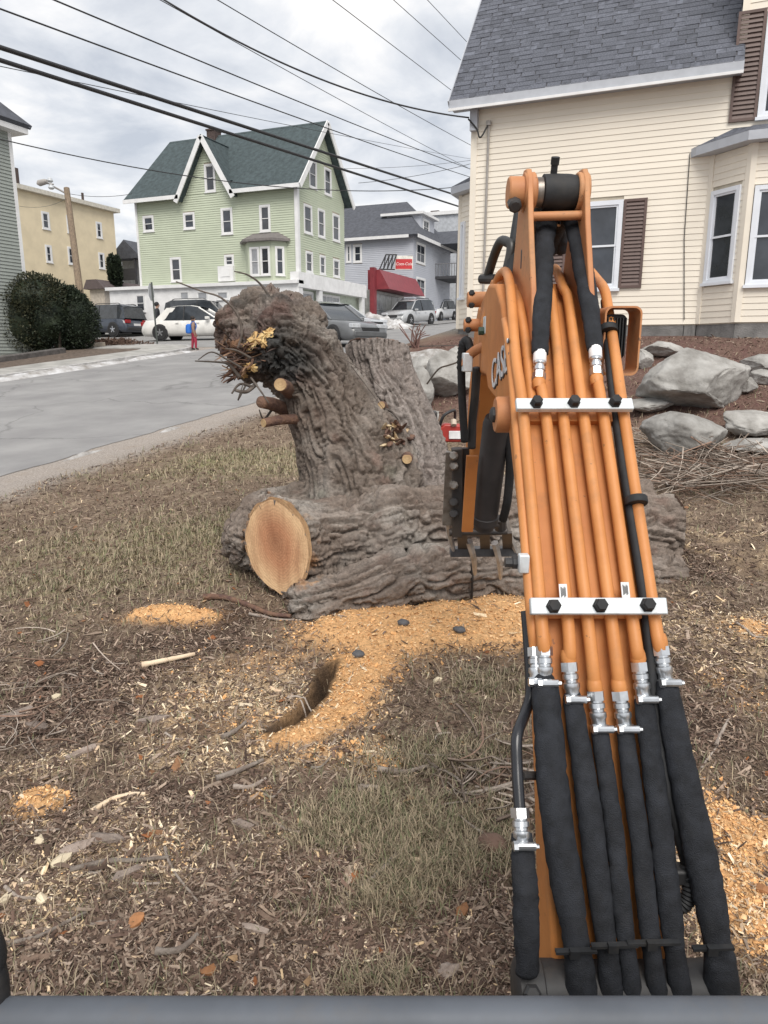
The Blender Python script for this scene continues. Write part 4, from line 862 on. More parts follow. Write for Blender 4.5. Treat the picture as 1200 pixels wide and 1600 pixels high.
# ================================================================ mini excavator (built in its own frame: x right, y forward, z up)
ORG = mat('excavator_orange', (0.56, 0.22, 0.06), 0.46, col2=(0.46, 0.165, 0.042), scale=3.5, detail=8, spec=0.45)
ORGP = mat('orange_pipe_paint', (0.61, 0.255, 0.08), 0.42, col2=(0.53, 0.21, 0.06), scale=9, detail=6, spec=0.5)
ORGD = mat('worn_orange', (0.56, 0.27, 0.12), 0.5, col2=(0.42, 0.16, 0.06), scale=6, detail=8)
BLK = mat('black_rubber', (0.018, 0.019, 0.021), 0.55, var=0.3, scale=20, spec=0.4)
SLEEVE = mat('black_nylon_sleeve', (0.017, 0.019, 0.024), 0.62, var=0.35, scale=30, bump=0.35, bscale=400, spec=0.35)
STEEL = mat('zinc_steel', (0.62, 0.64, 0.66), 0.28, var=0.12, scale=25, metal=0.9)
PLATE = mat('galvanised_plate', (0.66, 0.70, 0.72), 0.42, var=0.10, scale=14, metal=0.35)
DKST = mat('dark_bucket_steel', (0.055, 0.055, 0.058), 0.5, col2=(0.10, 0.085, 0.075), scale=8, detail=8, metal=0.4)
WORN = mat('worn_bright_steel', (0.38, 0.36, 0.33), 0.4, col2=(0.16, 0.13, 0.11), scale=16, metal=0.6)
BRI = mat('bright_tooth_steel', (0.55, 0.54, 0.52), 0.45, col2=(0.33, 0.31, 0.29), scale=14, metal=0.3)
CAST = mat('black_casting', (0.03, 0.03, 0.032), 0.45, var=0.25, scale=8, spec=0.5)
for m_, a_, c_ in ((ORG, .5, .5), (ORGP, .45, .45), (ORGD, .7, .7)): grime(m_, (.20, .115, .065), a_, 6.0, c_)
grime(PLATE, (.25, .20, .16), .5, 12.0); grime(CAST, (.10, .08, .065), .6, 6.0); grime(SLEEVE, (.035, .034, .034), .4, 14.0); grime(BLK, (.07, .06, .05), .5, 9.0)
ex_ = thing('mini_excavator', 'orange mini excavator with its boom raised and bucket resting against the felled log', 'excavator', (0, 0, 0), rz=YAW)
BP = [(1.17, .20), (1.20, .40), (1.26, .616), (1.40, .97), (1.555, 1.325), (1.72, 1.535), (1.908, 1.758), (2.06, 1.925), (2.18, 2.04), (2.30, 2.105), (2.46, 2.12), (2.75, 2.08), (3.02, 2.02), (3.20, 1.98)]
def bnorm(i):
    a = BP[max(i-1, 0)]; b = BP[min(i+1, len(BP)-1)]; t = Vector((0, b[0]-a[0], b[1]-a[1])).normalized(); return Vector((0, -t.z, t.y))
def surf(px, py, off=0.0):
    """where a photo ray meets the back face of the boom (lifted by off)"""
    d = rayl(px, py); best = None
    for i in range(len(BP)-1):
        n0, n1 = bnorm(i), bnorm(i+1)
        a = (BP[i][0]+n0.y*off, BP[i][1]+n0.z*off); b = (BP[i+1][0]+n1.y*off, BP[i+1][1]+n1.z*off)
        # t*dy = a0+s*(b0-a0); H+t*dz = a1+s*(b1-a1)
        det = d.y*-(b[1]-a[1]) + d.z*(b[0]-a[0])
        if abs(det) < 1e-9: continue
        rx, ry = a[0], a[1]-CAMH
        t = (rx*-(b[1]-a[1]) + ry*(b[0]-a[0]))/det; s = (d.y*ry - d.z*rx)/det
        if -1e-6 <= s <= 1+1e-6 and t > 0 and (best is None or t < best): best = t
    if best is None: best = 2.2
    return Vector((d.x*best, d.y*best, CAMH + d.z*best))
# boom body
XLb = [.37, .365, .36, .35, .345, .345, .345, .345, .345, .345, .345, .36, .39, .41]; XRb = [.66, .655, .65, .615, .60, .60, .60, .60, .60, .60, .60, .60, .59, .58]
TH = [.20, .20, .16, .10, .085, .085, .10, .24, .33, .34, .30, .26, .22, .18]
V = []; F = []
for i, (y, z) in enumerate(BP):
    n = bnorm(i); y2, z2 = y - n.y*TH[i], z - n.z*TH[i]
    V += [(XLb[i], y, z), (XRb[i], y, z), (XRb[i], y2, z2), (XLb[i], y2, z2)]
for i in range(len(BP)-1):
    for k in range(4): F.append((4*i+k, 4*i+(k+1) % 4, 4*i+4+(k+1) % 4, 4*i+4+k))
F.append((3, 2, 1, 0)); n = len(BP)-1; F.append((4*n, 4*n+1, 4*n+2, 4*n+3))
boom = mesh_obj('boom', V, [f[::-1] for f in F], ORG, ex_, True, 30, local=True)
b_ = boom.modifiers.new('bevel', 'BEVEL'); b_.width = .012; b_.segments = 3; b_.limit_method = 'ANGLE'; b_.angle_limit = math.radians(50)
def part(mb, name, m, parent=boom, bevel=0.0, angle=35): return mb.build(name, m, parent, True, angle, local=True, bevel=bevel)
# hydraulic pipes on the back of the boom
PR = .0145
pipes = [
 ([(850, 1010), (846, 968), (818, 650), (806, 560), (800, 480), (796, 440)], [(789, 424, 2.30), (778, 436, 2.42), (768, 470, 2.46), (757, 505, 2.5)]),
 ([(889, 1035), (887, 968), (853, 650), (842, 596)], []),
 ([(930, 1080), (918, 968), (880, 650), (872, 560), (862, 470), (858, 455)], []),
 ([(968, 1080), (955, 968), (912, 650), (900, 560), (888, 470), (880, 450)], [(868, 420, 2.36), (860, 424, 2.5)]),
 ([(998, 1035), (988, 968), (943, 650), (932, 590)], []),
 ([(1032, 1010), (1023, 968), (975, 650), (962, 560), (950, 480), (944, 452)], [(932, 435, 2.28), (918, 418, 2.40)]),
 ([(836, 1012), (828, 930), (806, 650), (799, 570), (792, 510)], [(784, 482, 2.28), (773, 478, 2.42), (761, 510, 2.5)]),
]
PIPES = []
for k, (pp, tail) in enumerate(pipes):
    pts = [surf(x, y, .027 if k < 6 else .008) for x, y in pp]
    if k == 0:
        pts = [surf(x, y, .030) for x, y in pp]
    pts += [locd(*t) for t in tail]
    mb = MB(); mb.tube(spline(pts, 6), PR if k < 6 else .013, 14)
    o = part(mb, 'hydraulic_pipe', ORGP); PIPES.append((o, pts))
# two further pipes that turn off the left flank
mb = MB(); mb.tube(spline([surf(832, 640, .006), surf(822, 540, .006), surf(812, 480, .008), locd(806, 452, 2.24)], 6), .015, 12); part(mb, 'hydraulic_pipe', ORGP)
def fitting(p, d, r, parent):
    d = d.normalized(); mb = MB(); mb.lathe(p, d, [(r*1.05, 0), (r*1.05, .020)], 6); part(mb, 'hose_nut', STEEL, parent)
    mb = MB(); mb.lathe(p + d*.020, d, [(r*.8, 0), (r*.8, .004), (r*.95, .006), (r*.95, .016), (r*.78, .019), (r*.78, .023), (r*1.0, .026), (r*1.0, .036), (r*.85, .04), (r*.85, .055)], 14); part(mb, 'hose_fitting', STEEL, parent)
def clampband(p, d, r, parent, side=Vector((1, 0, 0))):
    d = d.normalized(); mb = MB(); mb.lathe(p, d, [(r, 0), (r*1.03, .001), (r*1.03, .014), (r, .015)], 18); nrm = side.cross(d).normalized(); 
    if nrm.y > 0: nrm = -nrm
    c = p + d*.0075 + nrm*r*1.05; mb.cyl(c - side*.016, c + side*.024, .0085, 10); mb.cyl(c + side*.024, c + side*.031, .005, 6); mb.cyl(c - side*.021, c - side*.012, .0105, 6)
    part(mb, 'hose_clamp', STEEL, parent)
# sleeved hoses leaving the pipes at the bottom of the boom
hoses = [
 ([(850, 1010)], [(852, 1075), (858, 1150), (866, 1250), (885, 1380), (900, 1470), (908, 1540), (915, 1640)], [.020, .029, .032, .034, .033, .026, .032, .034]),
 ([(889, 1035)], [(896, 1100), (908, 1180), (921, 1270), (935, 1380), (948, 1480), (955, 1550), (962, 1640)], [.018, .022, .024, .026, .025, .021, .025, .026]),
 ([(930, 1080)], [(938, 1150), (950, 1230), (962, 1320), (972, 1420), (982, 1500), (990, 1570), (996, 1640)], [.017, .019, .020, .020, .020, .018, .021, .021]),
 ([(968, 1080)], [(978, 1150), (988, 1230), (1002, 1330), (1012, 1430), (1022, 1510), (1032, 1580), (1040, 1640)], [.017, .019, .0205, .021, .021, .019, .022, .022]),
 ([(998, 1035)], [(1008, 1110), (1020, 1200), (1034, 1310), (1046, 1410), (1055, 1490), (1066, 1570), (1072, 1640)], [.018, .022, .024, .025, .025, .021, .025, .026]),
 ([(1032, 1010)], [(1044, 1085), (1062, 1180), (1085, 1290), (1106, 1390), (1120, 1470), (1128, 1530), (1138, 1640)], [.019, .026, .030, .033, .034, .028, .035, .037]),
]
def crumple(pts, rad, n=18, amp=.10, seed=0.0):
    """soft fabric sleeve: a tube whose skin is wrinkled and slightly flattened"""
    pts = spline(pts, 10); R = np.interp(np.linspace(0, len(rad)-1, len(pts)), np.arange(len(rad)), rad)
    mb = MB(); mb.tube(pts, list(R), n); V = np.array(mb.V); C = np.repeat(np.array([tuple(p) for p in pts]), n, 0)
    D = V - C; q = V*np.array([22, 22, 15]) + seed*7.7
    w = .7*fbm(q, 2) + 1.1*(0.45-np.abs(pnoise(V*np.array([18, 18, 52]) + V[:, [1, 0, 2]]*np.array([14, -14, 0]) + seed*3.1)*1.6)) + .8*fbm(V*np.array([70, 70, 95]), 2); 
    nrm_ = np.array([0, -.83, .55]); D = D*1.0 - nrm_[None]*((D@nrm_)*.32)[:, None]; V = C + D*(1 + amp*w)[:, None]; mb.V = [tuple(v) for v in V]; return mb
for k, (st, path, rad) in enumerate(hoses):
    p0 = surf(*st[0], .030); p1 = surf(path[0][0], path[0][1], .030); d = (p1-p0).normalized()
    o = PIPES[k][0]; 
    mb = MB(); mb.lathe(p0 - d*.018, d, [(PR*1.0, -.01), (PR*1.16, 0), (PR*1.2, .012), (PR*1.0, .02)], 14); part(mb, 'pipe_flange', ORGP, boom)
    fitting(p0, d, .0185, boom)
    q0 = p0 + d*.072; clampband(q0, d, .0195, boom)
    offs = [.035, .045, .055, .062, .060, .055, .055]
    pts = [q0 + d*.004] + [surf(x, y, f) for (x, y), f in zip(path, offs)]
    part(crumple(pts, rad, 32, .10, k+1), 'sleeved_hose', SLEEVE, boom, angle=180)
p0 = surf(836, 1012, .012); d = (surf(838, 1060, .02)-p0).normalized(); fitting(p0, d, .0165, boom); clampband(p0 + d*.07, d, .0185, boom, Vector((1, 0, 0)))
# cable ties near the foot of the hoses
for x0, x1, yy in ((868, 932, 1487), (924, 996, 1478), (980, 1062, 1474), (1082, 1146, 1482)):
    a = surf(x0, yy, .095); b = surf(x1, yy-2, .095); mb = MB(); mb.beam(a, b, .012, .006, (0, 0, 1)); mb.obox(a*.55 + b*.45 + Vector((0, -.006, 0)), (.010, 0, 0), (0, .006, 0), (0, 0, .009)); part(mb, 'cable_tie', BLK, boom)
# zinc clamp bars with black hexagon bolts
for (xa, ya, xb, yb, w) in ((806, 634, 988, 632, .024), (828, 949, 1041, 946, .026)):
    a = surf(xa, ya, .060); b = surf(xb, yb, .060); c = (a+b)/2; dx_ = Vector((b.x-a.x, 0, 0)); up = Vector((0, 0, 0))
    i = min(range(len(BP)), key=lambda q: abs(BP[q][1]-c.z)); n_ = bnorm(i); t_ = Vector((0, n_.z, -n_.y)) * -1
    mb = MB(); mb.obox(c, dx_/2, t_*w*.72, n_*.0085); bar = part(mb, 'pipe_clamp', PLATE, boom, .003)
    mb = MB(); mb.obox(c - n_*.055, dx_*.46, t_*w*.8, n_*.012); part(mb, 'clamp_base', ORG, boom)
    for f in (.17, .49, .84) if xa < 820 else (.165, .505, .85):
        p = a*(1-f) + b*f; mb = MB(); mb.lathe(p + n_*.008, n_, [(.017, 0), (.017, .004), (.0145, .005), (.0145, .018), (.012, .021)], 6); part(mb, 'bolt', BLK, bar)
    for k in range(6): 
        pass
# printed labels on two pipes
for x, y in ((880, 925), (977, 922)):
    c = surf(x, y, .051); mb = MB(); i = 4; n_ = bnorm(4); t_ = Vector((0, n_.z, -n_.y)); mb.obox(c, (.009, 0, 0), t_*.018, n_*.0015); lb = part(mb, 'paper_label', mat('label_white', (0.75, 0.75, 0.75), .6), boom)
    mb = MB()
    for q in range(5): mb.obox(c + n_*.002 + Vector((-.005 + q*.0024, 0, 0)), (.0007, 0, 0), t_*(.012 - .002*(q % 3)), n_*.0004)
    part(mb, 'label_print', BLK, boom)
# black cables and corrugated conduit down the right flank
def conduit(pts, r, name, m=BLK, n=10): mb = MB(); mb.tube(spline(pts, 8), r, n); return part(mb, name, m, boom, angle=180)
conduit([surf(x, y, f) for x, y, f in ((945, 470, .01), (952, 560, .012), (962, 650, .012), (985, 800, .012), (1008, 950, .012), (1022, 1100, .02), (1040, 1220, .03), (1062, 1310, .03), (1076, 1360, .03))], .0125, 'cable_conduit')
conduit([surf(x, y, f) for x, y, f in ((956, 560, .004), (972, 690, .004), (992, 820, .004), (1014, 960, .004), (1030, 1100, .004))], .009, 'cable_conduit')
cp = spline([surf(x, y, f) for x, y, f in ((1072, 1350, .035), (1078, 1385, .035), (1072, 1410, .03), (1055, 1420, .02))], 8)
mb = MB(); mb.tube(cp, [(.017 if i % 2 else .014) for i in range(len(cp))], 12); part(mb, 'corrugated_conduit', BLK, boom)
for x, y in ((994, 782), (950, 515)):
    a = surf(x, y, .03); mb = MB(); mb.lathe(a + Vector((0, -.006, -.008)), Vector((0, .55, .8)), [(.026, 0), (.027, .002), (.027, .016), (.026, .018)], 14); part(mb, 'rubber_strap', BLK, boom)
a = surf(1066, 1365, .03); mb = MB(); mb.obox(a, (.032, 0, 0), (0, .018, 0), (0, 0, .018)); part(mb, 'hose_bracket', CAST, boom, .006)
# black steel pipe and hose down the left flank
conduit([surf(822, 955, -.03), surf(826, 1010, -.025), surf(829, 1082, -.02), locd(820, 1115, 1.60), locd(808, 1150, 1.555), locd(808, 1200, 1.53), locd(812, 1265, 1.50)], .013, 'steel_pipe', mat('black_paint_gloss', (.02, .021, .025), .25))
a = locd(812, 1262, 1.50); b = locd(815, 1310, 1.48); fitting(a, b-a, .019, boom); clampband(a + (b-a).normalized()*.065, b-a, .02, boom)
part(crumple([locd(815, 1302, 1.485), locd(820, 1380, 1.46), locd(822, 1440, 1.45), locd(824, 1520, 1.45)], [.021, .026, .026, .024], 16, .14, 9), 'sleeved_hose', SLEEVE, boom, angle=180)
mb = MB(); mb.cyl(locd(815, 1212, 1.53), locd(850, 1212, 1.58), .010, 8); part(mb, 'pipe_stay', CAST, boom)
a = locd(818, 880, 1.66); mb = MB(); mb.obox(a, (.012, 0, 0), (0, .012, 0), (0, 0, .022)); part(mb, 'stop_block', PLATE, boom, .003)
mb = MB(); mb.lathe(a + Vector((-.01, .02, -.004)), (-1, 0, 0), [(.016, 0), (.016, .012), (.012, .014), (.012, .03)], 8); part(mb, 'bolt', CAST, boom)
# foot casting and pin
fz = locd(850, 1535, 1.5); fc = Vector((0, 1.30, .60))
mb = MB(); mb.lathe((.275, 1.24, .585), (1, 0, 0), [(.050, 0), (.062, .006), (.064, .03), (.064, .055), (.060, .058), (.060, .40), (.062, .41), (.062, .44), (.05, .446)], 28); fp = part(mb, 'boom_foot_casting', CAST, ex_)
mb = MB(); mb.lathe((.30, 1.19, .632), (0, -.75, .66), [(.018, 0), (.018, .008), (.012, .014)], 6); part(mb, 'bolt', CAST, fp)
mb = MB(); mb.obox((.49, 1.16, .36), (.17, 0, 0), (0, .14, 0), (0, 0, .24)); part(mb, 'swing_post', CAST, ex_, .03)
# bracket that carries the arm cylinder
BRK = [(1.985, 1.80), (2.02, 1.95), (2.15, 2.26), (2.185, 2.385), (2.215, 2.415), (2.255, 2.42), (2.29, 2.395), (2.34, 2.26), (2.40, 2.10), (2.44, 1.98), (2.40, 1.80)]
for xx in (.418, .580):
    mb = MB(); mb.prism([(xx-.008, y, z) for y, z in BRK], (.016, 0, 0)); pl = part(mb, 'bracket_plate', ORGD, boom, .003)
    mb = MB(); mb.obox((xx, 2.235, 2.17), (.0095, 0, 0), (0, .012, 0), (0, 0, .032)); part(mb, 'slot', CAST, pl, .008)
    mb = MB(); mb.lathe((xx - .012 if xx < .5 else xx - .02, 2.235, 2.355), (1, 0, 0), [(.052, 0), (.055, .003), (.055, .030), (.052, .033)], 24); part(mb, 'pin_boss', ORGD, pl)
mb = MB(); mb.lathe((.362, 2.235, 2.355), (1, 0, 0), [(.040, 0), (.044, .004), (.044, .08), (.040, .083)], 24); part(mb, 'pin_end', ORGD, boom)
mb = MB(); mb.lathe((.43, 2.235, 2.355), (1, 0, 0), [(.038, 0), (.038, .03), (.05, .034), (.051, .075), (.050, .11), (.047, .13), (.040, .14)], 24); part(mb, 'cylinder_eye', BLK, boom)
mb = MB(); mb.lathe((.425, 2.235, 2.355), (1, 0, 0), [(.0415, 0), (.0415, .04)], 24); part(mb, 'worn_collar', WORN, boom)
mb = MB(); mb.cyl((.493, 2.235, 2.39), (.493, 2.22, 2.432), .010, 10); mb.cyl((.493, 2.222, 2.428), (.493, 2.214, 2.446), .0125, 10); part(mb, 'grease_nipple', BLK, boom)
mb = MB(); mb.cyl((.42, 2.20, 2.283), (.58, 2.20, 2.287), .013, 12); part(mb, 'cross_tube', ORGD, boom)
mb = MB(); mb.lathe((.378, 2.215, 2.325), (0, -.8, -.5), [(.02, 0), (.02, .03), (.014, .034)], 8); part(mb, 'lock_bolt', CAST, boom)
# arm cylinder running forward from the bracket
mb = MB(); mb.tube([(.50, 2.26, 2.35), (.50, 2.75, 2.23)], .048, 20); acyl = part(mb, 'arm_cylinder', CAST, ex_)
mb = MB(); mb.cyl((.50, 2.74, 2.235), (.50, 3.10, 2.06), .022, 14); part(mb, 'piston_rod', STEEL, acyl)
# the two upper sleeved hoses
for st, path, rad in (((842, 596), [(844, 545, .045), (847, 480, .07), (850, 400, None), (853, 355, None)], [.022, .026, .029, .030, .030, .028, .026]),
                      ((932, 590), [(930, 545, .045), (920, 470, .07), (908, 400, None), (898, 352, None)], [.022, .027, .030, .031, .031, .028, .026])):
    p0 = surf(*st, .030); p1 = surf(path[0][0], path[0][1], .045); d = (p1-p0).normalized()
    mb = MB(); mb.lathe(p0 - d*.012, d, [(PR, -.01), (PR*1.22, 0), (PR*1.22, .012), (PR, .02)], 14); part(mb, 'pipe_flange', ORGP, boom)
    fitting(p0 + d*.006, d, .0172, boom); mb = MB(); mb.lathe(p0 + d*.058, d, [(.016, 0), (.0178, .003), (.0178, .032), (.016, .036)], 14); part(mb, 'label_collar', mat('label_white', (0.75, 0.75, 0.75), .6), boom)
    pts = [p0 + d*.088, surf(path[1][0], path[1][1], .075), locd(path[2][0], path[2][1], 2.06), locd(path[3][0], path[3][1], 2.12)]
    cx_ = 872
    if st[0] < 900: pts += [locd(858, 338, 2.17), locd(868, 338, 2.24), locd(874, 362, 2.30), locd(876, 390, 2.36)]
    else: pts += [locd(888, 338, 2.17), locd(874, 346, 2.24), locd(866, 366, 2.30), locd(862, 390, 2.36)]
    part(crumple(pts, rad, 20, .12, st[0]), 'sleeved_hose', SLEEVE, boom, angle=180)
mb = MB(); mb.cyl(locd(872, 352, 2.16), locd(877, 338, 2.16), .008, 8); part(mb, 'hose_fitting', STEEL, boom)
# work light on the right flank: orange guard, black finned lamp
g0 = locd(983, 533, 1.99); gw_, ghh = .042, .100
def rrect(cx, cz, hw, hz, r, n=6):
    out = []
    for k, (sx, sz) in enumerate(((1, 1), (-1, 1), (-1, -1), (1, -1))):
        for j in range(n+1):
            a = math.pi/2*(k + j/n); out.append((cx + sx*(hw-r) + r*math.cos(a), cz + sz*(hz-r) + r*math.sin(a)))
    return out
o_ = rrect(g0.x-.020, g0.z, .052, .095, .022); i_ = rrect(g0.x-.020, g0.z, .047, .090, .018); nO = len(o_)
V = [(x, g0.y, z) for x, z in o_] + [(x, g0.y, z) for x, z in i_] + [(x, g0.y+.10, z) for x, z in o_] + [(x, g0.y+.10, z) for x, z in i_]; F = []
for k in range(nO):
    j = (k+1) % nO; F += [(k, nO+k, nO+j, j), (2*nO+k, 2*nO+j, 3*nO+j, 3*nO+k), (k, j, 2*nO+j, 2*nO+k), (nO+k, 3*nO+k, 3*nO+j, nO+j)]
lg = mesh_obj('work_light_guard', V, F, ORGD, boom, True, 40, local=True)
mb = MB(); mb.prism([(x, g0.y+.03, z) for x, z in rrect(g0.x-.032, g0.z+.012, .032, .062, .016)], (0, .06, 0)); wl_ = part(mb, 'work_light', BLK, boom, .002)
for k in range(7):
    mb = MB(); xx = g0.x-.058+k*.0085; mb.box((xx, g0.y+.018, g0.z-.04), (xx+.003, g0.y+.034, g0.z+.064)); part(mb, 'cooling_fin', BLK, boom)
mb = MB(); mb.beam((.60, g0.y+.06, g0.z-.02), (g0.x-.06, g0.y+.06, g0.z-.02), .03, .05); part(mb, 'light_bracket', ORG, boom)
# left flank: lettering, boss, underside notch
LET = mat('decal_silver', (0.62, 0.63, 0.65), .5, var=.1); LETK = mat('decal_black', (.03, .03, .035), .5)
def side_text(txt, size, y, z, ang, x, m, name, ex):
    c, s = math.cos(ang), math.sin(ang)
    M = Matrix(((0, 0, -1, x), (-c, s, 0, y), (s, c, 0, z), (0, 0, 0, 1)))
    o = text_obj(name, txt, size, M, m, boom, ex); o.matrix_parent_inverse = Matrix(); return o
tx = rayl(781, 576); tt = .343/tx.x
side_text('CASE', .132, tx.y*tt, CAMH + tx.z*tt, math.radians(14), .3435, LETK, 'lettering_outline', .0012)
side_text('CASE', .128, tx.y*tt+.004, CAMH + tx.z*tt + .003, math.radians(14), .3415, LET, 'lettering', .0012)
c = locd(798, 648, 1.98); mb = MB(); mb.lathe((.345, c.y, c.z), (-1, 0, 0), [(.05, -.02), (.05, .03), (.046, .036), (.03, .037)], 24); bs_ = part(mb, 'pivot_boss', ORGD, boom); mb = MB(); mb.lathe((.305, c.y, c.z), (-1, 0, 0), [(.022, -.01), (.022, .004), (.012, .010)], 10); part(mb, 'pin', CAST, bs_)
# pivot bosses, valve block and bent pipes at the boom tip
for x, y, t, r, L in ((742, 468, 2.78, .030, .10), (737, 508, 2.72, .024, .08)):
    c = locd(x, y, t); mb = MB(); mb.lathe(c + Vector((-.03, 0, 0)), (1, 0, 0), [(r*.9, 0), (r, .004), (r, L), (r*.9, L+.004)], 18); bo = part(mb, 'pivot_boss', ORGD, boom)
    for dz in (r*.9, -r*.9): mb = MB(); mb.lathe(c + Vector((-.012, -r*.5, dz*.75)), Vector((-.3, -.8, dz*9)), [(.012, 0), (.012, .014), (.009, .017)], 6); part(mb, 'bolt', BLK, bo)
a = locd(768, 508, 2.46); mb = MB(); mb.obox(a, (.026, 0, 0), (0, .03, 0), (0, 0, .03)); part(mb, 'valve_block', PLATE, boom, .004)
mb = MB(); mb.lathe(a + Vector((-.026, 0, -.02)), (-1, 0, 0), [(.014, 0), (.014, .018)], 8); part(mb, 'valve_plug', mat('green_cap', (.03, .07, .05), .5), boom)
for pts, r in (([(768, 500, 2.45), (778, 460, 2.44), (788, 425, 2.40)], .016), ([(757, 505, 2.52), (764, 470, 2.5), (774, 440, 2.46)], .015), ([(760, 540, 2.6), (742, 548, 2.66), (730, 560, 2.7), (728, 572, 2.7)], .018)):
    mb = MB(); mb.tube(spline([locd(*q) for q in pts], 6), r, 12); part(mb, 'hydraulic_pipe', ORGD, boom)
a = locd(730, 566, 2.70); mb = MB(); mb.obox(a, (.018, 0, 0), (0, .03, 0), (0, 0, .035)); part(mb, 'valve_block', PLATE, boom, .004)
# black tube guard beside the arm cylinder
mb = MB(); mb.tube(spline([locd(*q) for q in ((778, 470, 2.5), (790, 430, 2.46), (799, 388, 2.44), (792, 378, 2.46), (782, 378, 2.5), (772, 400, 2.58), (762, 432, 2.66))], 6), .017, 12); part(mb, 'hose_guard', mat('guard_black', (.035, .034, .033), .4, var=.3), boom, angle=180)
mb = MB(); mb.cyl(locd(752, 436, 2.68), locd(775, 436, 2.62), .018, 10); part(mb, 'hose_guard', CAST, boom)
mb = MB(); mb.tube([locd(797, 440, 2.42), locd(804, 380, 2.46), locd(812, 330, 2.5)], .02, 10); part(mb, 'arm_hose', BLK, boom)
# looping hose at the far left
hp = spline([locd(*q) for q in ((735, 545, 2.72), (730, 532, 2.72), (724, 538, 2.74), (721, 570, 2.78), (722, 620, 2.84), (726, 690, 2.92))], 10)
mb = MB(); mb.tube(hp, [.016 + (.004 if (i % 2 and 18 < i < 32) else 0) for i in range(len(hp))], 10); part(mb, 'looped_hose', BLK, boom, angle=180)
mb = MB(); mb.tube(spline([locd(*q) for q in ((745, 575, 2.75), (742, 620, 2.82), (738, 660, 2.9), (737, 700, 2.95))], 6), .017, 10); part(mb, 'looped_hose', CAST, boom, angle=180)
# ---- arm hanging from the boom tip
AR = [(3.06, 2.06, .14), (3.12, 1.98, .24), (3.26, 1.70, .26), (3.40, 1.30, .20), (3.50, 1.00, .13)]
V = []; F = []
for y, z, w in AR:
    hx = .055; xc = .455; V += [(xc-hx, y-w/2, z), (xc+hx, y-w/2, z), (xc+hx, y+w/2, z+.03), (xc-hx, y+w/2, z+.03)]
for i in range(len(AR)-1):
    for k in range(4): F.append((4*i+k, 4*i+4+k, 4*i+4+(k+1) % 4, 4*i+(k+1) % 4))
F.append((0, 1, 2, 3)); n = len(AR)-1; F.append((4*n+3, 4*n+2, 4*n+1, 4*n))
arm = mesh_obj('arm', V, [f[::-1] for f in F], ORG, ex_, True, 30, local=True); b_ = arm.modifiers.new('bevel', 'BEVEL'); b_.width = .01; b_.segments = 2; b_.limit_method = 'ANGLE'
# pale edge strip and nose plate on the arm
mb = MB(); mb.beam(locd(744, 625, 2.86), locd(738, 692, 2.96), .012, .03, (1, 0, 0)); part(mb, 'arm_edge', ORGD, arm)
mb = MB(); mb.beam(locd(738, 712, 3.05), locd(730, 830, 3.22), .016, .05, (1, 0, 0)); part(mb, 'arm_edge', ORG, arm)
# dark cylinder in front of the arm
ct, cb = locd(776, 662, 3.0), locd(756, 822, 3.28)
mb = MB(); d = (cb-ct); L = d.length; mb.lathe(ct, d, [(.05, -.03), (.058, 0), (.058, L*.88), (.062, L*.885), (.062, L*.95), (.05, L*.955), (.046, L*1.02)], 24); bc = part(mb, 'bucket_cylinder', mat('matt_black_cylinder', (.035, .032, .033), .55, var=.3, scale=6), arm)
mb = MB(); mb.tube(spline([locd(*q) for q in ((792, 670, 3.0), (797, 720, 3.05), (793, 780, 3.12), (786, 812, 3.2))], 6), .019, 10); part(mb, 'arm_hose', BLK, arm, angle=180)
mb = MB(); mb.cyl(locd(756, 820, 3.30), locd(782, 818, 3.34), .022, 12); mb.cyl(locd(782, 810, 3.32), locd(782, 826, 3.36), .028, 10); part(mb, 'linkage_pin', DKST, arm)
# ---- bucket linkage, side plate and tines
bk_ = MB(); bk_.beam(locd(714, 700, 3.30), locd(714, 838, 3.50), .035, .05, (1, 0, 0)); buck = part(bk_, 'bucket', DKST, ex_, .004)
mb = MB(); mb.beam(locd(705, 706, 3.30), locd(699, 820, 3.48), .014, .05, (1, 0, 0)); part(mb, 'bucket_side_plate', WORN, buck)
for y in (712, 728, 758, 785, 803):
    mb = MB(); c = locd(709, y, 3.28 + (y-700)*.0014); mb.lathe(c, (-.3, -.95, .1), [(.022, -.02), (.022, .006), (.015, .014)], 8); part(mb, 'bolt', DKST if y % 2 else WORN, buck)
mb = MB(); mb.beam(locd(727, 700, 3.34), locd(726, 820, 3.5), .02, .06, (1, 0, 0)); part(mb, 'bucket_link', CAST, buck)
mb = MB(); mb.beam(locd(703, 862, 3.72), locd(807, 861, 3.72), .06, .045, (0, 0, 1)); mb.build('cross_bar', mat('bucket_blue_steel', (.10, .105, .115), .4, var=.3, scale=12, metal=.5), buck, True, 30, local=True, bevel=.004)
for x in (722, 757, 792):
    mb = MB(); mb.beam(locd(x, 832, 3.5), locd(x+1, 858, 3.7), .012, .05, (1, 0, 0)); part(mb, 'bucket_rib', DKST, buck)
mb = MB(); mb.cyl(locd(702, 832, 3.5), locd(792, 830, 3.5), .02, 12); part(mb, 'bucket_pin', DKST, buck)
for p in (((699, 806, 3.50), (703, 835, 3.62), (709, 862, 3.70)), ((787, 806, 3.50), (796, 836, 3.62), (807, 864, 3.70)), ((733, 846, 3.62), (740, 872, 3.72), (742, 898, 3.95)), ((773, 848, 3.62), (780, 876, 3.72), (782, 904, 3.95))):
    P_ = [locd(*q) for q in p]; mb = MB(); mb.tube(spline(P_, 4), [.020, .020, .019, .018, .017, .016, .014, .012, .008], 6); part(mb, 'tine', BRI, buck)
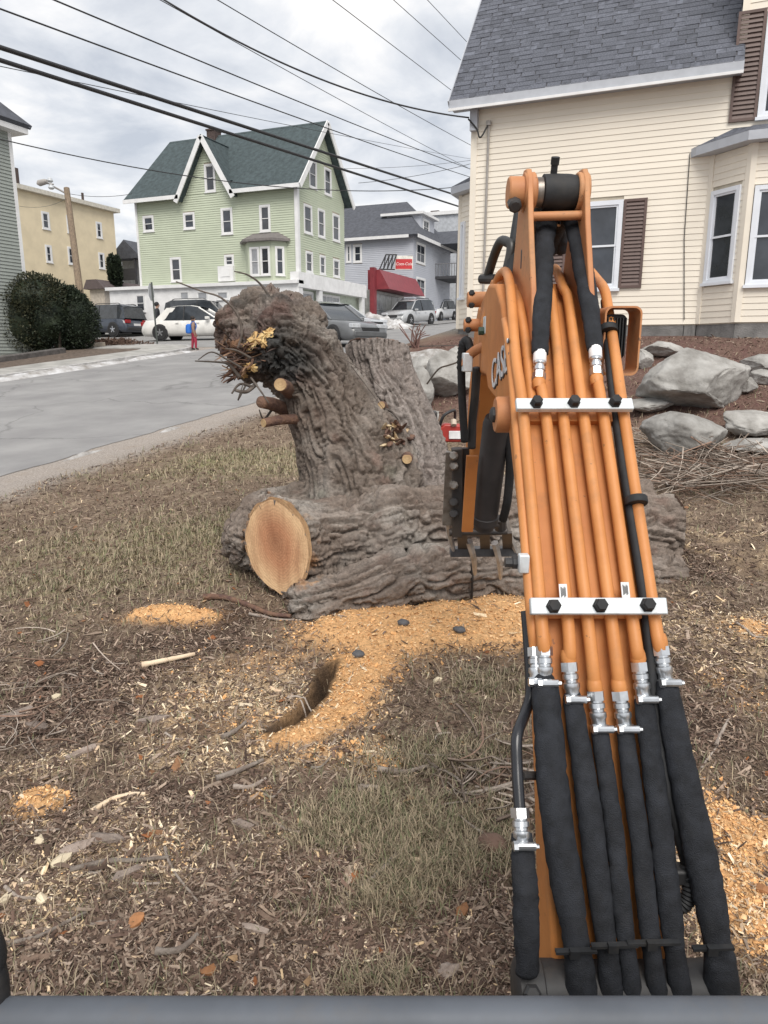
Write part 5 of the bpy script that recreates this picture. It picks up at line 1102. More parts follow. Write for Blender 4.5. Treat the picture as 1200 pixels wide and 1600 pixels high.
# ---- operator cab frame: sill rail and corner posts round the camera, chassis below
CABM = grime(mat('cab_frame_grey', (0.085, 0.095, 0.112), 0.45, var=0.15, scale=5, spec=.4), (.12, .11, .10), .5, 9.0)
sz = locd(600, 1592, .95)
mb = MB(); mb.tube([(-.86, sz.y, sz.z), (.90, sz.y, sz.z)], .026, 20); sill = part(mb, 'cab_sill_rail', CABM, ex_)
mb = MB(); mb.box((-.86, sz.y-.03, sz.z-.5), (.90, sz.y-.005, sz.z-.02)); part(mb, 'cab_front_panel', CAST, ex_, .01)
mb = MB(); mb.tube(spline([locd(-22, 1590, .95), locd(-20, 1560, .955), locd(-26, 1520, .955), locd(-50, 1440, .95), (-.70, sz.y+.03, sz.z+.45), (-.76, sz.y, sz.z+1.0), (-.78, sz.y-.06, sz.z+1.62)], 8), .028, 14); part(mb, 'cab_post', BLK, ex_, angle=180)
mb = MB(); mb.tube([(.88, sz.y, sz.z), (.88, sz.y+.02, sz.z+.6), (.87, sz.y, sz.z+1.0), (.86, sz.y-.06, sz.z+1.62)], .028, 14); part(mb, 'cab_post', BLK, ex_)
mb = MB(); mb.tube([(-.80, sz.y-.06, sz.z+1.62), (.88, sz.y-.06, sz.z+1.62)], .032, 14); part(mb, 'cab_header', BLK, ex_)
mb = MB(); mb.box((-.7, -1.2, .32), (.7, .95, .56)); part(mb, 'chassis', CAST, ex_, .03)
for sx in (-1, 1):
    mb = MB(); prof = [(-1.2, .25), (-1.15, .08), (-1.0, .0), (.7, .06), (.88, .16), (.92, .30), (.8, .42), (-1.05, .36)]
    mb.prism([(sx*.78-.16, y, z-.06) for y, z in prof], (.32, 0, 0)); part(mb, 'track', BLK, ex_, .02)
# ================================================================ felled tree: stump with two stems, lying log
def stem_chain(spec, k=8):
    """(px, py, distance, radius m) -> smooth chain of centres and radii"""
    C = spline([atd(a, b, t) for a, b, t, r in spec], k); R = np.interp(np.linspace(0, len(spec)-1, len(C)), np.arange(len(spec)), [s[3] for s in spec]); return C, R
def ball_chain_mesh(chains):
    mb = MB()
    for C, R in chains:
        mb.tube(C, list(R), 24)
        for e_ in (0, -1):
            o = C[e_]; d = (C[e_] - C[1 if e_ == 0 else -2]).normalized(); r = R[e_]
            mb.lathe(o, d, [(r*.99, -.05*r), (r*.93, .25*r), (r*.75, .5*r), (r*.35, .68*r)], 24)
    return mb
def remeshed(mb, voxel, smooth=6):
    me = bpy.data.meshes.new('tmp'); me.from_pydata(mb.V, [], mb.F); bm = bmesh.new(); bm.from_mesh(me); bmesh.ops.recalc_face_normals(bm, faces=bm.faces); bm.to_mesh(me); bm.free()
    o = bpy.data.objects.new('tmp', me); COL.objects.link(o); r = o.modifiers.new('r', 'REMESH'); r.mode = 'VOXEL'; r.voxel_size = voxel
    s = o.modifiers.new('s', 'SMOOTH'); s.iterations = smooth; s.factor = .6
    dg = bpy.context.evaluated_depsgraph_get(); m2 = bpy.data.meshes.new_from_object(o.evaluated_get(dg)); bpy.data.objects.remove(o); return m2
def np_mesh(me):
    V = np.empty(len(me.vertices)*3, np.float32); me.vertices.foreach_get('co', V); V = V.reshape(-1, 3).astype(float)
    Nn = np.empty(len(me.vertices)*3, np.float32); me.vertices.foreach_get('normal', Nn); Nn = Nn.reshape(-1, 3).astype(float)
    F = np.empty(len(me.loops), np.int32); me.loops.foreach_get('vertex_index', F); return V, Nn, F.reshape(-1, 4)
def bark(V, Nn, chains, amp=1.0, seed=0.0, fc=15.0, fa=2.6, skip=None):
    P = np.concatenate([np.array([tuple(c) for c in C]) for C, R in chains]); A = []
    for C, R in chains:
        c = np.array([tuple(q) for q in C]); d = np.gradient(c, axis=0); A.append(d/np.linalg.norm(d, axis=1)[:, None])
    A = np.concatenate(A); RR = np.concatenate([R for C, R in chains])
    SS = np.concatenate([np.concatenate([[0], np.cumsum(np.linalg.norm(np.diff(np.array([tuple(q) for q in C]), axis=0), axis=1))]) + 7.3*i for i, (C, R) in enumerate(chains)])
    AV = np.concatenate([np.repeat((lambda m: m/np.linalg.norm(m))((np.array(tuple(C[-1])) - np.array(tuple(C[0]))))[None], len(C), 0) for C, R in chains])
    RM = np.concatenate([np.full(len(C), R.mean()) for C, R in chains])
    j = np.zeros(len(V), int)
    for i in range(0, len(V), 20000):
        j[i:i+20000] = np.argmin(np.linalg.norm(V[i:i+20000, None, :] - P[None], axis=2) / RR[None], 1)
    ax = A[j]; D = V - P[j]; al = (D*ax).sum(1); cr = (D - ax*al[:, None])*(RM[j]/RR[j])[:, None]; sl_ = SS[j] + al
    warp = np.stack([fbm(V*2.6 + 5 + seed, 3), fbm(V*2.6 + 15 + seed, 3), fbm(V*2.6 + 25 + seed, 3)], 1)*.075
    q = (cr + warp)*fc + AV[j]*((sl_ + .12*fbm(V*2.2 + 45, 2))*fa)[:, None]
    n1 = pnoise(q + seed); n2 = pnoise(q*np.array([1.9]) + 40 + seed); n3 = pnoise(q*4.1 + 80)
    f1 = sstep(0.0, .20, np.abs(n1)); f2 = sstep(0.0, .22, np.abs(n2))
    h = .042*(f1-.7) + .018*(f2-.6) + .005*n3 + .045*fbm(V*2.0 + seed, 3) + .004*fbm(V*38, 2) + .012*sstep(0, .5, n1)
    if skip is not None: h = h*(~skip)
    return V + Nn*(h*amp)[:, None], f1, n2, ax
def bark_col(V, f1, n2, seed=0.0, base=(0.21, 0.17, 0.143), alt=(0.31, 0.28, 0.25)):
    c = np.ones_like(V)*np.array(base); t = sstep(-.15, .45, fbm(V*3.0 + seed, 4)); c = c*(1-t[:, None]) + np.array(alt)*t[:, None]
    t = sstep(.12, .5, fbm(V*7 + 60 + seed, 4))*.55; c = c*(1-t[:, None]) + np.array((0.18, 0.118, 0.095))*t[:, None]
    c = c*(1 + .28*n2[:, None] + .14*fbm(V*30, 2)[:, None]); return np.clip(c, .01, 1)
def cut(V, p, n):
    n = np.array(tuple(Vector(n).normalized())); d = (V - np.array(tuple(p)))@n; m = d > 0; V2 = V.copy(); V2[m] -= d[m][:, None]*n; return V2, m
BARKM = attr_mat('bark', 0.92, bump=0.8, bscale=55, nvar=0.35, nscale=45, spec=0.2)
def cut_wood(name, heart, sap, rings=55.0):
    if name in MATS: return MATS[name]
    m = bpy.data.materials.new(name); m.use_nodes = True; t = m.node_tree; b = t.nodes['Principled BSDF']; b.inputs['Roughness'].default_value = .75; b.inputs['Specular IOR Level'].default_value = .25
    c = N(t, 'ShaderNodeTexCoord'); nz = N(t, 'ShaderNodeTexNoise'); nz.inputs['Scale'].default_value = 5; nz.inputs['Detail'].default_value = 6; t.links.new(c.outputs['Object'], nz.inputs['Vector'])
    ln = N(t, 'ShaderNodeVectorMath', operation='LENGTH'); t.links.new(c.outputs['Object'], ln.inputs[0])
    ad = N(t, 'ShaderNodeMath', operation='MULTIPLY_ADD'); ad.inputs[1].default_value = .11; t.links.new(nz.outputs['Fac'], ad.inputs[0]); t.links.new(ln.outputs['Value'], ad.inputs[2])
    r = N(t, 'ShaderNodeValToRGB'); t.links.new(ad.outputs[0], r.inputs[0])
    for k, (p, cc) in enumerate(((.09, tuple(x*.80 for x in heart)), (.18, heart), (.27, tuple((a+d)/2 for a, d in zip(heart, sap))), (.325, sap))):
        e_ = r.color_ramp.elements[k] if k < 2 else r.color_ramp.elements.new(p); e_.position = p; e_.color = (*cc, 1)
    sn = N(t, 'ShaderNodeMath', operation='MULTIPLY'); sn.inputs[1].default_value = rings*6.28; t.links.new(ad.outputs[0], sn.inputs[0]); s2 = N(t, 'ShaderNodeMath', operation='SINE'); t.links.new(sn.outputs[0], s2.inputs[0])
    mr = N(t, 'ShaderNodeMapRange'); mr.inputs['From Min'].default_value = -1; mr.inputs['To Min'].default_value = .90; mr.inputs['To Max'].default_value = 1.05; t.links.new(s2.outputs[0], mr.inputs['Value'])
    mm = N(t, 'ShaderNodeMix', data_type='RGBA', blend_type='MULTIPLY'); mm.inputs['Factor'].default_value = 1; t.links.new(r.outputs[0], mm.inputs[6]); t.links.new(mr.outputs[0], mm.inputs[7]); t.links.new(mm.outputs[2], b.inputs['Base Color'])
    mp = N(t, 'ShaderNodeMapping'); mp.inputs['Scale'].default_value = (9, 9, 2.5); t.links.new(c.outputs['Object'], mp.inputs[0]); n9 = N(t, 'ShaderNodeTexNoise'); n9.inputs['Scale'].default_value = 1.0; n9.inputs['Detail'].default_value = 8; n9.inputs['Roughness'].default_value = .65; t.links.new(mp.outputs[0], n9.inputs['Vector'])
    r9 = N(t, 'ShaderNodeValToRGB'); r9.color_ramp.elements[0].position = .36; r9.color_ramp.elements[0].color = (.62, .50, .47, 1); r9.color_ramp.elements[1].position = .6; r9.color_ramp.elements[1].color = (1.05, 1.02, 1.0, 1); t.links.new(n9.outputs['Fac'], r9.inputs[0])
    m9 = N(t, 'ShaderNodeMix', data_type='RGBA', blend_type='MULTIPLY'); m9.inputs['Factor'].default_value = .75; t.links.new(mm.outputs[2], m9.inputs[6]); t.links.new(r9.outputs[0], m9.inputs[7]); t.links.new(m9.outputs[2], b.inputs['Base Color'])
    wv = N(t, 'ShaderNodeTexNoise'); wv.inputs['Scale'].default_value = 60; t.links.new(c.outputs['Object'], wv.inputs['Vector']); bp = N(t, 'ShaderNodeBump'); bp.inputs['Strength'].default_value = .35; bp.inputs['Distance'].default_value = .01; t.links.new(wv.outputs['Fac'], bp.inputs['Height']); t.links.new(bp.outputs[0], b.inputs['Normal'])
    MATS[name] = m; return m
CUT1 = cut_wood('fresh_cut_wood', (0.50, 0.255, 0.14), (0.72, 0.50, 0.29)); CUT2 = cut_wood('pale_cut_wood', (0.55, 0.40, 0.22), (0.72, 0.60, 0.40)); CUT3 = cut_wood('old_cut_wood', (0.20, 0.13, 0.10), (0.26, 0.19, 0.15))
def split_faces(V, F, masks, cols, parent, name, cuts):
    """bark mesh without the sawn faces; each sawn face its own part, centred on its pith"""
    used = np.zeros(len(F), bool)
    for (m, p, cm, lb, shr) in cuts:
        fm = m[F].all(1) & ~used; used |= fm
        if not fm.any(): continue
        ids, inv = np.unique(F[fm], return_inverse=True); c = np.array(tuple(p)); o = mesh_obj(name, V[ids] - c, inv.reshape(-1, 4), cm, None, False)
        o.location = tuple(c); bpy.context.view_layer.update(); o.parent = parent; o.matrix_parent_inverse = WM[parent.name].inverted(); o['label'] = lb
    ids, inv = np.unique(F[~used], return_inverse=True)
    return mesh_obj('bark', V[ids], inv.reshape(-1, 4), BARKM, parent, True, 180, col=cols[ids])
# ---- lying log
chA = stem_chain([(385, 855, 4.25, .27), (432, 853, 4.50, .285), (490, 848, 4.68, .295), (570, 838, 4.82, .29), (680, 822, 4.92, .30), (850, 828, 5.0, .31), (960, 842, 5.05, .31), (1080, 850, 5.1, .31)])
chB = stem_chain([(480, 945, 4.42, .12), (525, 935, 4.42, .185), (580, 925, 4.44, .215), (660, 902, 4.52, .19), (800, 897, 4.65, .18), (1060, 905, 4.8, .17)])
chC = stem_chain([(384, 845, 4.95, .18), (408, 840, 5.0, .26), (470, 815, 5.1, .28), (560, 805, 5.2, .25)])
chD = stem_chain([(520, 790, 5.35, .16), (600, 778, 5.4, .19), (800, 780, 5.45, .20), (1010, 800, 5.45, .19)])
log_ch = [chA, chB, chC, chD]
me = remeshed(ball_chain_mesh(log_ch), .0105, 4); V, Nn, F = np_mesh(me)
# saw cut at the left end: plane through the photographed face
fc_ = atd(432, 853, 4.50); fn = loc2w(-.66, -.75, .0).normalized()
right_end = atd(1043, 860, 5.05); rn_ = (atd(1043, 860, 5.05) - atd(800, 840, 5.0)).normalized()
# only the front stem is sawn off; the rear lobe stays round
dA = np.min(np.linalg.norm(V[:, None, :] - np.array([tuple(c) for c in chA[0]])[None, ::4], axis=2), 1); dC = np.min(np.linalg.norm(V[:, None, :] - np.array([tuple(c) for c in chC[0]])[None, ::3], axis=2), 1)
V += Nn*(.13*fbm(V*1.9 + 4.4, 3))[:, None]
n_ = np.array(tuple(fn)); d = (V - np.array(tuple(fc_)))@n_
dB = np.min(np.linalg.norm(V[:, None, :] - np.array([tuple(c) for c in chB[0]])[None, ::3], axis=2), 1); mcut = (d > 0) & (dA < dC + .03) & (dA - .285 < dB - .17); V[mcut] -= d[mcut][:, None]*n_
V, mr_ = cut(V, right_end, rn_)
Vb, f1, n2, ax = bark(V, Nn, log_ch, 1.0, 1.0, skip=mcut | mr_)
base_p = onG(620, 960)
logt = thing('felled_log', 'huge rough-barked log lying on sawdust with a fresh sawn end', 'log', tuple(base_p))
colr = bark_col(Vb, f1, n2, 1.0)
# torn fresh wood round the sawn rim
rim = np.exp(-((np.abs(d) - .0)/.07)**2)*(dA < .40)*(~mcut); tt_ = (rim*sstep(-.1, .4, fbm(Vb*12, 3)))[:, None]; colr = colr*(1-tt_) + np.array((.46, .25, .12))*tt_
lb_ = split_faces(Vb, F, None, colr, logt, 'cut_face', [(mcut, fc_, CUT1, 'fresh orange sawn face with pale rim', 0), (mr_, right_end, CUT3, 'dark sawn face at the far end', 0)])
# saw kerf across the lower stem
mb = MB(); mb.tube([atd(738, 866, 4.40), atd(738, 905, 4.36), atd(737, 935, 4.42)], .008, 6); mb.build('saw_kerf', mat('kerf_dark', (.02, .015, .012), 1), logt)
# ---- stump
chL = stem_chain([(575, 812, 5.2, .56), (562, 740, 5.18, .455), (530, 665, 5.14, .335), (498, 600, 5.08, .28), (466, 555, 5.02, .265), (436, 532, 4.98, .275), (404, 545, 4.92, .20), (380, 556, 4.88, .14)])
chR = stem_chain([(652, 800, 5.35, .40), (642, 720, 5.42, .29), (618, 640, 5.45, .245), (597, 580, 5.52, .228), (588, 520, 5.54, .225)])
chS = stem_chain([(440, 515, 5.12, .22), (408, 508, 5.10, .225), (380, 515, 5.05, .21), (362, 520, 5.02, .16)])
chT = stem_chain([(470, 520, 5.05, .20), (455, 500, 5.0, .16), (448, 488, 5.0, .10)])
root = stem_chain([(470, 780, 5.0, .12), (420, 790, 4.95, .10), (370, 800, 4.95, .07)])
rt2 = stem_chain([(660, 745, 5.2, .16), (700, 770, 5.3, .14), (730, 790, 5.4, .1)])
st_ch = [chL, chR, chS, chT, root, rt2]
me = remeshed(ball_chain_mesh(st_ch), .0105, 5); V, Nn, F = np_mesh(me)
rc = atd(593, 540, 5.5); rnn = (Vector((-.05, .28, 1))).normalized()
dR = np.min(np.linalg.norm(V[:, None, :] - np.array([tuple(c) for c in chR[0]])[None, ::3], axis=2), 1); dL = np.min(np.linalg.norm(V[:, None, :] - np.array([tuple(c) for c in chL[0]])[None, ::3], axis=2), 1)
nr = np.array(tuple(rnn)); d = (V - np.array(tuple(rc)))@nr; mR = (d > 0) & (dR < .36) & (dR < dL+.05); V[mR] -= (d[mR] - .02*fbm(V[mR]*9, 2))[:, None]*nr
hd_ = 1 - sstep(.35, .75, np.linalg.norm(V - np.array(tuple(atd(405, 520, 4.95))), axis=1)); V += Nn*(hd_*(.10*fbm(V*4.2 + 2, 3) + .05*(.4 - np.abs(pnoise(V*7.0 + 5))*1.6)))[:, None]*(~mR)[:, None]
Vb, f1, n2, ax = bark(V, Nn, st_ch, .85, 7.0, 20.0, 2.6, skip=mR)
# broken left end: torn back to a jagged surface
bc_ = atd(362, 525, 4.82); bn = (atd(330, 530, 4.7) - atd(432, 520, 5.0)).normalized(); nb_ = np.array(tuple(bn)); d = (Vb - np.array(tuple(bc_)))@nb_ ; jag = .10*fbm(Vb*6, 3); mB = d > jag; Vb[mB] -= (d[mB]-jag[mB])[:, None]*nb_
stump_t = thing('tree_stump', 'massive grey-brown double stump, one stem leaning with a torn splintered end', 'stump', tuple(onG(560, 800)))
colr = bark_col(Vb, f1, n2, 7.0, (0.175, 0.143, 0.12), (0.27, 0.242, 0.215))
# reddish rot and dark lichen towards the torn end (patches of their own)
te = sstep(.95, .25, np.linalg.norm(Vb - np.array(tuple(bc_)), axis=1)) if False else 1 - sstep(.25, .95, np.linalg.norm(Vb - np.array(tuple(bc_)), axis=1))
t = (te*sstep(-.15, .35, fbm(Vb*4 + 3, 4)))[:, None]*.85; colr = colr*(1-t) + np.array((.115, .062, .052))*t
t = (te*sstep(.0, .35, fbm(Vb*3.2 + 33, 4)))[:, None]*.85; colr = colr*(1-t) + np.array((.05, .052, .052))*t
t = (mB*sstep(-.1, .3, fbm(Vb*7 + 13, 3)))[:, None]*.8; colr = colr*(1-t) + np.array((.30, .16, .085))*t
dk_ = ((1 - sstep(.12, .42, np.linalg.norm(Vb - np.array(tuple(atd(432, 566, 4.72))), axis=1)))*sstep(-.35, .1, fbm(Vb*5 + 71, 3)))[:, None]*.85; colr = colr*(1-dk_) + np.array((.048, .05, .05))*dk_
wr_ = (sstep(.0, .12, dL-dR))[:, None]*.7; colr = colr*(1-wr_) + (np.array((.275, .24, .222))*(1 + .3*n2[:, None] + .2*fbm(Vb*9, 3)[:, None]))*wr_
lic = (sstep(.2, .5, fbm(Vb*2.6 + 90, 4))*(1-te))[:, None]*.5; colr = colr*(1-lic) + np.array((.15, .165, .12))*lic
split_faces(Vb, F, None, colr, stump_t, 'cut_face', [(mR, rc, CUT3, 'weathered flat-sawn top of the rear stem', 0)])
# torn pale wood, splinters, snapped twigs, sawn branch stubs
TORN = mat('torn_yellow_wood', (0.66, 0.50, 0.24), .8, col2=(0.50, 0.30, 0.12), scale=14, bump=.6); SPL = mat('splintered_wood', (0.20, 0.115, 0.075), .9, col2=(0.10, 0.055, 0.045), scale=18, bump=.6); TWIG = mat('grey_twig', (0.135, 0.115, 0.10), .9, col2=(0.075, 0.06, 0.05), scale=20, objvar=.25)
def chunk(parent, name, c, ax_, L, r, m, seed, jag=.5):
    a = Vector(ax_).normalized(); r_ = random.Random(seed); n = 8; mb = MB(); s = a.cross(Vector((0, 0, 1))).normalized(); u = s.cross(a); V = []
    for i in range(5):
        f = i/4; rr = r*(1, 1.05, .9, .6, .25)[i]
        for k in range(n):
            t = 2*math.pi*k/n; j = 1 + jag*(r_.random()-.5); V.append(Vector(c) + a*(L*(f + (jag*.4*(r_.random()-.5) if i > 1 else 0))) + (s*math.cos(t) + u*math.sin(t)*.6)*rr*j)
    F = []
    for i in range(4):
        for k in range(n): F.append((i*n+k, i*n+(k+1) % n, (i+1)*n+(k+1) % n, (i+1)*n+k))
    F += [tuple(range(n))[::-1], tuple(4*n+k for k in range(n))]; mb.add(V, F); return mb.build(name, m, parent, smooth=False)
from mathutils.bvhtree import BVHTree
SB = BVHTree.FromPolygons([tuple(v) for v in Vb], [tuple(int(i) for i in f) for f in F])
def on_stump(px, py, lift=.0, far=4.95):
    d_ = rayw(px, py).normalized(); h = SB.ray_cast(CAMP, d_); return (h[0] - d_*lift, h[1]) if h[0] is not None else (atd(px, py, far), -d_)
# torn patches: jagged plates of fresh wood clinging to the stump
for k, (x, y, rx, ry, sl_) in enumerate(((400, 530, 15, 12, -.5), (420, 520, 11, 8, -.3), (388, 541, 9, 9, -.7), (392, 574, 12, 8, .2), (380, 585, 8, 7, .4), (412, 536, 7, 9, 0))):
    r_ = random.Random(k+50); n = 22; ring = []
    for q in range(n):
        t = 2*math.pi*q/n; j = r_.uniform(.55, 1.15); ring.append(on_stump(x + rx*j*math.cos(t), y + ry*j*math.sin(t) + sl_*rx*j*math.cos(t)*.5, r_.uniform(.006, .03))[0])
    c = on_stump(x, y, .035)[0]; V_ = ring + [c] + [p_ + (p_-CAMP).normalized()*.05 for p_ in ring]
    mesh_obj('torn_wood', V_, [(q, (q+1) % n, n) for q in range(n)] + [(q, n+1+q, n+1+(q+1) % n, (q+1) % n) for q in range(n)], TORN, stump_t, False)
SPL2 = mat('splinter_dark', (0.075, 0.048, 0.04), .9, col2=(.04, .028, .025), scale=18); SPL3 = mat('splinter_tan', (0.34, 0.215, 0.13), .9, col2=(.22, .13, .08), scale=18)
for k in range(120):
    r_ = random.Random(900+k); x = r_.gauss(380, 17); y = r_.gauss(568, 19) - (x-380)*.5; hit_ = SB.ray_cast(CAMP, rayw(x, y).normalized())[0]
    if hit_ is None: continue
    p_, nn_ = on_stump(x, y, -.02, 4.86); dd = Vector(loc2w(r_.gauss(-.75, .3), r_.gauss(-.35, .35), r_.gauss(-.15, .45))) + nn_*.3; dd.normalize(); L = r_.uniform(.05, .17); w = r_.uniform(.004, .017)
    s_ = dd.cross(Vector((r_.random(), r_.random(), 1))).normalized(); u_ = dd.cross(s_); V_ = []
    for f, ww in ((0, 1), (.5, .85), (1, r_.uniform(.1, .7))):
        bend = s_*(f*f*L*r_.uniform(-.2, .2)); V_ += [p_ + dd*L*f + bend + s_*w*ww, p_ + dd*L*(f*.94) + bend + u_*w*.35*ww, p_ + dd*L*(f*1.04) + bend - s_*w*ww, p_ + dd*L*f + bend - u_*w*.35*ww]
    F_ = [(4*i+q, 4*i+(q+1) % 4, 4*i+4+(q+1) % 4, 4*i+4+q) for i in range(2) for q in range(4)] + [(3, 2, 1, 0), (8, 9, 10, 11)]
    mesh_obj('splinter', V_, F_, (SPL, SPL2, SPL, SPL3, SPL)[k % 5], stump_t, False)
def twig(parent, pts, r0, r1, name='twig', m=TWIG):
    P_ = spline(pts, 5); mb = MB(); mb.tube(P_, list(np.linspace(r0, r1, len(P_))), 7); return mb.build(name, m, parent, angle=180)
for pts, r0, r1 in (([(375, 590, 4.75), (358, 570, 4.7), (345, 566, 4.65), (305, 564, 4.5)], .014, .004), ([(400, 600, 4.8), (385, 612, 4.75), (368, 610, 4.7)], .016, .01), ([(392, 590, 4.78), (408, 612, 4.72), (420, 630, 4.7)], .008, .004),
                    ([(378, 575, 4.7), (352, 560, 4.66), (330, 550, 4.6), (310, 562, 4.55)], .008, .003), ([(395, 605, 4.78), (375, 600, 4.72), (362, 615, 4.7)], .012, .006), ([(425, 640, 4.9), (412, 655, 4.86), (405, 640, 4.82)], .010, .004),
                    ([(372, 545, 4.8), (378, 520, 4.75), (370, 490, 4.7), (345, 465, 4.65), (315, 455, 4.6), (275, 440, 4.5)], .010, .004), ([(436, 492, 4.9), (425, 470, 4.85), (408, 445, 4.8), (388, 430, 4.75), (366, 424, 4.7)], .011, .004),
                    ([(392, 560, 4.7), (370, 548, 4.6), (352, 545, 4.55)], .01, .004), ([(385, 600, 4.75), (372, 625, 4.7), (380, 600, 4.68)], .007, .003), 
                    ([(540, 560, 5.0), (570, 600, 4.9), (600, 640, 4.85)], .004, .002), ([(500, 540, 4.9), (560, 575, 4.85), (600, 610, 4.9)], .004, .002)):
    twig(stump_t, [atd(*q) for q in pts], r0, r1)
def stub(a, b, r, cm=CUT2):
    a, b = Vector(a), Vector(b); mb = MB(); P_ = spline([a, (a+b)/2 + Vector((0, 0, .01)), b], 5); mb.tube(P_, list(np.linspace(r*1.25, r, len(P_))), 14); s_ = mb.build('branch_stub', SPL, stump_t, angle=180)
    if cm:
        d_ = (b-a).normalized(); mb = MB(); mb.lathe(Vector((0, 0, 0)), d_, [(r*.94, 0), (r*.92, .004)], 16); o = mb.build('cut_face', cm, None, smooth=False); o.location = tuple(b); o.parent = s_; bpy.context.view_layer.update(); o.matrix_parent_inverse = WM.get(s_.name, Matrix()).inverted()
        if s_.parent: o.matrix_parent_inverse = Matrix()
        o.matrix_parent_inverse = s_.matrix_world.inverted()
bpy.context.view_layer.update()
stub(atd(455, 615, 4.98), atd(438, 601, 4.62), .044)
stub(atd(445, 640, 5.0), atd(408, 628, 4.72), .04, None)
stub(atd(470, 655, 4.95), atd(412, 661, 4.72), .030)
q_ = on_stump(636, 717)[0]; stub(q_ + (q_-CAMP).normalized()*.1, q_ - (q_-CAMP).normalized()*.07, .036)
q_ = on_stump(600, 638)[0]; stub(q_ + (q_-CAMP).normalized()*.1, q_ - (q_-CAMP).normalized()*.06 + Vector((-.02, 0, .02)), .028)
# ingrown burl of small shoots between the stems
for k in range(34):
    x = random.gauss(618, 14); y = random.gauss(680, 13); a, nn_ = on_stump(x, y, -.02); b = a + nn_*.07 - (a-CAMP).normalized()*.04 + Vector((random.uniform(-.03, .03), random.uniform(-.03, .03), random.uniform(-.03, .04))); chunk(stump_t, 'shoot_stub', a, b-a, (b-a).length, random.uniform(.012, .022), SPL if k % 3 else CUT2, 300+k, .4)
twig(stump_t, [on_stump(x_, y_, l_)[0] for x_, y_, l_ in ((600, 638, .02), (614, 645, .06), (625, 660, .06), (618, 676, .0))], .010, .006)
# ================================================================ boulders
ROCK = mat('grey_granite', (0.40, 0.39, 0.37), 0.9, col2=(0.22, 0.21, 0.195), scale=4, detail=12, bump=1.0, bscale=14, spec=0.2, objvar=.15)
def boulder(label, x, y, hw, hh, dep, seed, name='boulder', t=None, flat=1.0, bottom=None):
    """x, y pixel centre; hw, hh half extents in pixels; depth ratio"""
    if t is None:
        b = onG(x, min(y+hh*.8, 760)); q = b - CAMP; f = Vector((-SY, CY, 0))*CP + Vector((0, 0, -SP)); t = q.dot(f)
    c = atd(x, y, t); rx, rz = hw*t/FPX, hh*t/FPX; ry = rx*dep
    bm = bmesh.new(); bmesh.ops.create_icosphere(bm, subdivisions=5, radius=1.0); V = np.array([tuple(v.co) for v in bm.verts]); F = np.array([[v.index for v in f_.verts] for f_ in bm.faces]); bm.free()
    r_ = np.random.default_rng(seed); P = V.copy()
    for k in range(22):                          # broken facets
        n = r_.normal(size=3); n /= np.linalg.norm(n); d = r_.uniform(.58, .86); e_ = P@n - d; m = e_ > 0; P[m] -= e_[m][:, None]*n*.94
    P = P/np.abs(P).max(0)
    P *= (1 + .10*fbm(V*1.6 + seed*3.3, 3) + .06*fbm(V*5 + seed, 4) + .03*fbm(V*13 + seed, 3))[:, None]
    P = P*np.array([rx, ry, rz]); a = YAW; X = P[:, 0]*math.cos(a) - P[:, 1]*math.sin(a); Y = P[:, 0]*math.sin(a) + P[:, 1]*math.cos(a)
    o = mesh_obj(name, np.stack([X, Y, P[:, 2]], 1), F, ROCK, None, True, 55); o.location = tuple(c)
    return tag(o, label, 'boulder', 'boulders below the cream house')
for k, a in enumerate((
 ('largest pale grey boulder with a sloping top beside the excavator boom', 1083, 594, 90, 50, .8),
 ('rounded grey boulder half buried below the largest boulder', 1072, 682, 68, 42, .8),
 ('flat slab-like stone under the house foundation beside the work light', 1036, 546, 34, 13, .9),
 ('small grey stone wedged under the flat slab-like stone', 1005, 562, 18, 16, .9),
 ('flat stone on top of the pile right of the largest boulder', 1195, 566, 34, 15, .9),
 ('small block under the flat stone right of the largest boulder', 1190, 590, 22, 13, .9),
 ('dark small stone touching the right end of the largest boulder', 1168, 604, 15, 14, .9),
 ('broad low ledge stone below and right of the largest boulder', 1180, 662, 56, 20, .7),
 ('thin flat ledge stone right of the half buried boulder', 1180, 697, 50, 12, .7),
 ('flat reddish-grey slab between the two largest boulders', 1010, 634, 40, 13, .8),
 ('grey boulder with a thin dead stem across it behind the stump', 697, 590, 48, 40, .8),
 ('tall grey boulder right behind the sawn rear stem', 652, 612, 26, 40, .8),
 ('small pale stone under the timber edging', 716, 553, 18, 12, .9),
 ('low stone at the foot of the boulders behind the stump', 660, 655, 26, 22, .8),
 ('rough stone between the stump and the timber edging', 662, 572, 28, 16, .8),
)): boulder(*a, seed=11+k)
# ---- timber edging
mb = MB(); a = atd(640, 545, 13.2); b = atd(735, 543, 12.9); mb.beam(a, b, .16, .10); tag(mb.build('timber_edging', mat('old_timber', (.055, .047, .042), .9, var=.3, scale=8, bump=.5), None, smooth=False, bevel=.015), 'dark weathered timber edging above the boulders behind the stump', 'edging')
mb = MB(); a = atd(1015, 531, 13.4); b = atd(1225, 530, 12.0); mb.beam(a, b, .12, .07); tag(mb.build('timber_edging', mat('grey_timber', (.20, .195, .19), .9, var=.3, scale=8, bump=.5), None, smooth=False, bevel=.01), 'pale weathered timber strip along the house foundation', 'edging')
